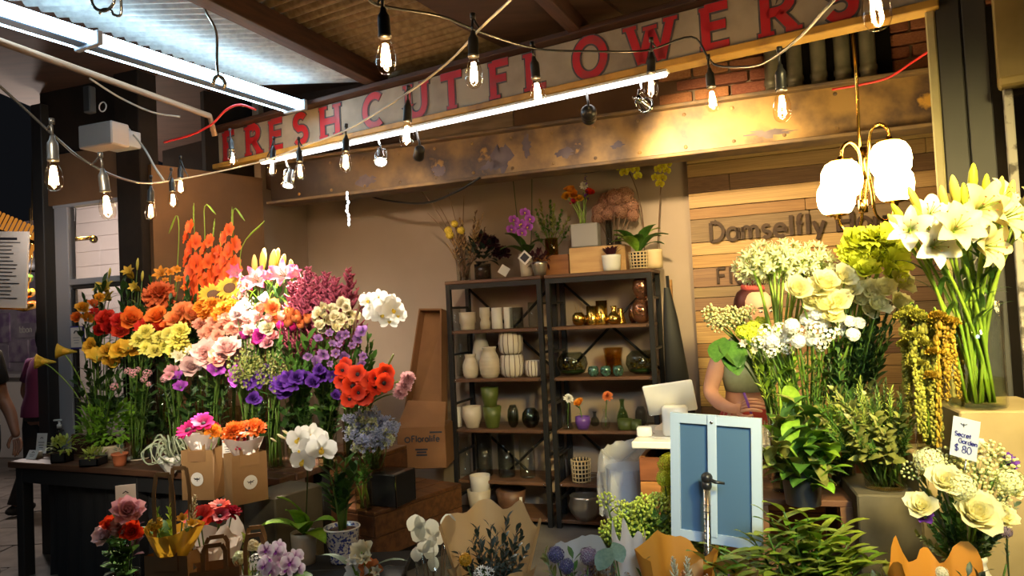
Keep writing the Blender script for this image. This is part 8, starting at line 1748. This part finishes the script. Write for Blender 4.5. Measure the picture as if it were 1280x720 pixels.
# amaranth
VE = at(1160, 470, 2.62); VE.z = .98;
vessel('glass_vase', 'glass vase of hanging amaranth hidden behind its tassels', 'vase', VE, cyl(.055, .28), 'glass_clear', water=.5)
am = [(1128, 395, 95), (1136, 388, 130), (1145, 392, 100), (1152, 398, 150), (1160, 400, 110), (1166, 402, 140), (1172, 395, 165), (1180, 400, 100), (1188, 402, 95), (1197, 405, 112), (1140, 420, 120), (1156, 430, 120), (1168, 440, 110), (1148, 455, 95), (1163, 470, 85), (1132, 430, 80), (1176, 430, 70), (1186, 405, 70)]
for i, (px, py, L) in enumerate(am):
 d = 2.42 + R.uniform(-.08, .06); e = at(px, py, d); b = VE + V((R.uniform(-.03, .03), R.uniform(-.03, .03), .02)); t = thing('amaranth', '', 'flower', T(b), 'hanging amaranth'); ordered(t, 'long hanging yellow-green amaranth tassel, {n} from the left beside the lily vase', 'amar', e)
 q = e - b; MB().tube(curve([(0, 0, 0), (q.x * .3, q.y * .3, q.z * .7), (q.x * .8, q.y * .8, q.z * 1.04), q], 12), .003, 5).build('stem', 'stem_bright', t)
 l = L / 900 * d; link('tassel', PR['rope' if i % 2 else 'rope2'], t, T(q) @ Matrix.Rotation(R.uniform(-.06, .06), 4, 'Y') @ S((.23, .23, l)), mats='p_amaranth_gold' if px > 1168 else 'p_amaranth')
 link('tassel_tip', PR['crest'], t, T(q) @ S(.055), mats='p_amaranth_gold' if px > 1160 else 'p_amaranth')
# spiky greenery in the glass on the plinth
VF = at(1108, 612, 2.62); VF.z = .847; vessel('glass_vase', 'square-shouldered glass of spiky greenery on the lower plinth', 'vase', VF, cyl(.075, .20), 'glass_clear', water=.35)
k = 0
for i in range(60):
 a_ = i * GA; q_ = math.sqrt((i + .5) / 60); px, py = 1086 + 66 * q_ * math.cos(a_), 515 + 44 * q_ * math.sin(a_); e = at(px, py, 2.50 + R.uniform(-.12, .12)); b = VF + V((R.uniform(-.05, .05), R.uniform(-.05, .05), .012))
 o = axis_stem('eryngium', '', 'foliage', 'spiky greenery stems', b, e, 'sprig_needle' if i % 3 else 'sprig', [('l_olive', 'l_yellow_green', 'l_green')[i % 3], 'stem_green'], .6, .27, hn='foliage'); ordered(o, 'spiky olive green stem, {n} from the left on the lower plinth', ('ery', i // 20), e)
for key in [k for k in list(ORDER) if isinstance(k, tuple) and k[0] == 'ery']:
 part = ('upper', 'middle', 'lowest')[key[1]]; ORDER[key] = [(x, o, l.replace('spiky olive green stem', {'upper': 'inner spiky olive stem', 'middle': 'spiky olive green stem', 'lowest': 'outermost spiky olive stem'}[part])) for x, o, l in ORDER[key]]
# big leaves on the stand, low foliage in front
VG = at(1005, 640, 2.62); VG.z = .802; vessel('zinc_bucket', 'zinc bucket of large leafed stems on the dark stand', 'bucket', VG, [(.06, 0), (.075, .16), (.078, .16)], 'zinc')
for i, (px, py) in enumerate(((965, 545), (978, 530), (992, 522), (1008, 528), (1022, 532), (1036, 540), (1048, 555), (972, 565), (988, 560), (1004, 556), (1020, 562), (1040, 575), (960, 580), (998, 590), (1015, 595), (1030, 605))):
 e = at(px, py, 2.52 + R.uniform(-.06, .06)); b = VG + V((R.uniform(-.04, .04), R.uniform(-.04, .04), .02)); t = thing('leafy_branch', '', 'foliage', T(b), 'large leafed stems'); ordered(t, 'stem of large green leaves, {n} from the left in the zinc bucket', 'bigleaf', e)
 q = e - b; pts = bend_over((0, 0, 0), q, 6, .6); MB().tube(pts, .004, 6).build('stem', 'stem_bright', t)
 for k in range(6):
  u_ = .35 + .65 * k / 5; pp_ = pts[min(6, int(round(u_ * 6)))]; a_ = k * GA + i; dd = nrm((math.cos(a_), math.sin(a_) - .3, .75 - .6 * (k < 2)))
  link('leaf', PR['leaf_broad'], t, Matrix.Translation(pp_) @ dd.to_track_quat('Y', 'Z').to_matrix().to_4x4() @ S((.13, .15, .15)), mats=('l_green', 'l_bright', 'l_olive')[(i + k) % 3])
VH = at(1010, 760, 2.22); VH.z = .451; vessel('zinc_bucket', 'zinc bucket of bright lemon leaf branches below the sign holder', 'bucket', VH, [(.07, 0), (.09, .22), (.093, .22)], 'zinc')
for i, (px, py) in enumerate(((965, 650), (980, 640), (995, 655), (1010, 648), (1025, 662), (1042, 668), (1060, 680), (1072, 690), (970, 690), (990, 700), (1012, 690), (1030, 705), (1050, 705), (950, 705), (975, 715), (1000, 720), (1040, 720), (945, 680), (925, 700), (1085, 700), (900, 690), (880, 700), (1055, 655), (1000, 672), (1020, 685), (960, 668), (985, 665), (1035, 690), (1065, 700), (915, 712))):
 e = at(px, py, 2.16 + R.uniform(-.08, .10)); b = VH + V((R.uniform(-.05, .05), R.uniform(-.05, .05), .02)); t = thing('lemon_leaf_branch', '', 'foliage', T(b), 'lemon leaf branches'); ordered(t, 'bright green lemon leaf branch, {n} from the left below the sign holder', 'lemon', e)
 q = e - b; pts = bend_over((0, 0, 0), q, 6, .3); MB().tube(pts, .003, 5).build('stem', 'stem_green', t)
 for k in range(14):
  u_ = .4 + .6 * k / 13; j = min(5, int(u_ * 6)); pp_ = pts[j].lerp(pts[j + 1], u_ * 6 - j); a_ = (k % 2) * pi + R.uniform(-.6, .6); dd = nrm((math.cos(a_), math.sin(a_) - .5, R.uniform(.1, .6)))
  link('leaf', PR['leaf'], t, Matrix.Translation(pp_) @ dd.to_track_quat('Y', 'Z').to_matrix().to_4x4() @ S(.094 * R.uniform(.8, 1.2)), mats=('l_lime', 'l_yellow_green', 'l_lime', 'l_bright')[(i + k) % 4])
VI = at(838, 700, 2.85); VI.z = .001; VI = bz(840, 2.66); vessel('glass_vase', 'dark glass vase of green pompons behind the sign holder', 'vase', VI, cyl(.05, .2), 'glass_smoke', water=.5)
rrow([(836, 580, 1.1), (839, 608, 1.0), (830, 598, .7), (846, 592, .8), (832, 622, .7)], 'green_pompon', 'round lime green pompon bloom, {n} from the left at the edge of the sign holder', 'pompon', 'p_lime', .085, 2.62, VI, 2)
for i in range(9):
 e = at(815 + i * 14, 655 + R.uniform(-8, 12), 2.55); o = axis_stem('leaf_branch', '', 'foliage', 'greens behind the sign holder', VI + V((R.uniform(-.03, .03), R.uniform(-.03, .03), .012)), e, 'sprig_wide', [('l_bright', 'l_green')[i % 2], 'stem_green'], .5, .2, hn='foliage'); ordered(o, 'broad leafed green branch, {n} from the left behind the sign holder', 'vi', e)
# the secret garden bouquet with its price card
VJ = at(1208, 700, 2.12); VJ.z = .62
plinth('pale stone block carrying the secret garden jar', 1165, 1262, 2.06, .618, .16, 'stone', .25)
t = thing('garden_bouquet', 'white rose and berry bouquet in an embossed white jar below the price card', 'bouquet', T(VJ))
MB().lathe([(0, 0), (.05, 0), (.058, .01), (.058, .10), (.05, .125), (.05, .135), (.054, .14), (.054, .155), (.048, .155), (.044, .13), (0, .12)], 26).build('jar', 'white_gloss', t)
for k in range(3): MB().tube([V((.0595 * math.cos(a_), .0595 * math.sin(a_), .05 + .022 * k)) for a_ in [2 * pi * j / 26 for j in range(26)]], .0025, 5, closed=True).build('jar_band', 'white_gloss', t)
def bq(nm, pr, m_, s, px, py, d, f=None):
 o = at(px, py, d) - VJ; fd = nrm(f) if f else nrm((o.x * 2.5, -.8, .35 + o.z)); link(nm, PR[pr], t, aim(o, fd, R.uniform(0, 6)) @ S(s), mats=m_)
 MB().tube(bend_over((o.x * .1, o.y * .1, .13), o, 5, .3), .003, 5).build('stem', 'stem_green', t)
for px, py, s, d, m_ in ((1221, 640, .125, 1.98, 'p_rose_white'), (1181, 600, .09, 2.0, 'p_rose_white'), (1151, 632, .08, 2.02, 'p_rose_white'), (1255, 645, .075, 2.04, 'p_rose_white'), (1222, 560, .07, 2.16, 'p_cream'), (1268, 612, .06, 2.1, 'p_rose_white')): bq('rose', 'rose1' if s > .1 else 'rose2', m_, s, px, py, d)
for px, py, s, d in ((1161, 576, .085, 2.06), (1201, 608, .085, 1.99), (1262, 602, .085, 2.05)): bq('hydrangea', 'pompon', 'p_green_white', s, px, py, d)
for px, py, s, d in ((1187, 575, .09, 2.1), (1240, 568, .09, 2.12), (1253, 580, .09, 2.08), (1225, 590, .1, 2.06), (1240, 602, .09, 2.02), (1175, 585, .08, 2.05), (1205, 580, .09, 2.12), (1140, 590, .07, 2.1), (1250, 625, .07, 2.03)): bq('berry_cluster', 'berries', ['berry_cream', 'stem_green'], s, px, py, d)
for px, py, d, m_ in ((1150, 605, 2.06, 'l_eucalyptus'), (1172, 618, 2.0, 'l_dark'), (1190, 628, 1.99, 'l_green'), (1245, 625, 2.02, 'l_eucalyptus'), (1265, 585, 2.1, 'l_green'), (1160, 655, 2.05, 'l_green'), (1185, 650, 2.0, 'l_dark'), (1200, 655, 1.98, 'l_green'), (1258, 655, 2.04, 'l_dark'), (1145, 575, 2.12, 'l_olive'), (1145, 668, 2.1, 'l_olive'), (1272, 630, 2.08, 'l_eucalyptus'), (1232, 660, 2.0, 'l_dark')):
 o = at(px, py, d) - VJ; b = V((o.x * .2, o.y * .2, .12)); link('foliage', PR['sprig_round'], t, aim(b, o - b, R.uniform(0, 6)) @ S((.14, .14, max((o - b).length, .1))), mats=[m_, 'stem_green'])
for px, py, d in ((1155, 645, 2.02), (1262, 577, 2.1)): bq('lisianthus', 'cup2', 'p_purple', .05, px, py, d)
# price card: SECRET GARDEN $80 in pen
cTL, cTR, cBR, cBL = at(1181, 518, 2.06), at(1214, 526, 2.0), at(1217, 577, 1.99), at(1187, 568, 2.05)
cu = (cTR - cTL).normalized(); cz_ = (cTL - cBL); cz_ = (cz_ - cu * cz_.dot(cu)).normalized(); cn = cz_.cross(cu); cn = cn if cn.y > 0 else -cn
cw_, ch_ = (cTR - cTL).length, (cTL - cBL).length
mat('card_blue', (.62, .68, .80), .5)
t = thing('price_card', 'hand-lettered Secret Garden $80 card on a clip above the white bouquet', 'card', frame(cBL, cu, cn, cz_))
MB().box((cw_ / 2, 0, ch_ / 2), (cw_, .002, ch_)).build('sheet', 'card_blue', t, smooth=False)
for tx, x, z, hh in (('Secret', .12, .53, .0125), ('Garden', .28, .37, .0125), ('$', .16, .15, .019), ('80', .44, .14, .020)): write(tx, T(x * cw_, -.0012, z * ch_), hh, .0021, t, 'ink_blue', .0008, .04)
MB().ribbon([(-.008, .003), (-.002, 0), (.003, .001), (.009, .004)], .002, .0008, M=T(cw_ * .42, -.0012, ch_ * .83)).ribbon([(0, .004), (.001, -.006)], .002, .0008, M=T(cw_ * .42, -.0012, ch_ * .83)).build('drawn_mark', 'ink', t, smooth=False)
MB().tube([(cw_ * .6, .004, .02), (cw_ * .6, .004, -.14)], .0025, 6).build('clip', 'steel_pole', t)
# bottom right corner
cone('orange and cream paper cone of dark leaves at the plinth foot', 1170, 706, 1.95, .11, 0, 'wrap_orange', [('foliage', 'sprig_wide', ['l_black', 'stem_dark'], .14, (.09, -.05, .0)), ('foliage', 'sprig_wide', ['l_dark', 'stem_dark'], .13, (.05, -.06, -.0)), ('flower_head', 'cluster', 'p_cream', .04, (-.02, -.06, -.0))], 23, .3)
vp = bz(1105, 2.1); vp.z = .451
leafy_pot('pot of tiny seedlings with white flower specks at the foot of the lower plinth', V((vp.x, vp.y, .451)), .07, .11, 'zinc', (.12, .09, .10), 150, .04, 'l_olive', W=.5)
a, b = at(1020, 700, 2.25), at(1230, 700, 1.95)
bench('low black bench below the stone plinths', 1030, 1300, 1.72, 2.12)
axis_stem('scabiosa', 'single mauve scabiosa stem in front of the tall plinth', 'flower', None, VJ + V((.085, -.02, .10)) if False else at(1258, 735, 1.95), at(1258, 662, 1.95), 'sprig', ['l_eucalyptus', 'stem_dark'], .6, .06, hn='foliage')
stalk('scabiosa', 'small mauve seed-head bloom below the secret garden bouquet', 'flower', None, at(1262, 735, 1.95), at(1258, 665, 1.94), 'pompon', 'p_dried_mauve', .035, 'stem_dark', .002)
fill_labels()
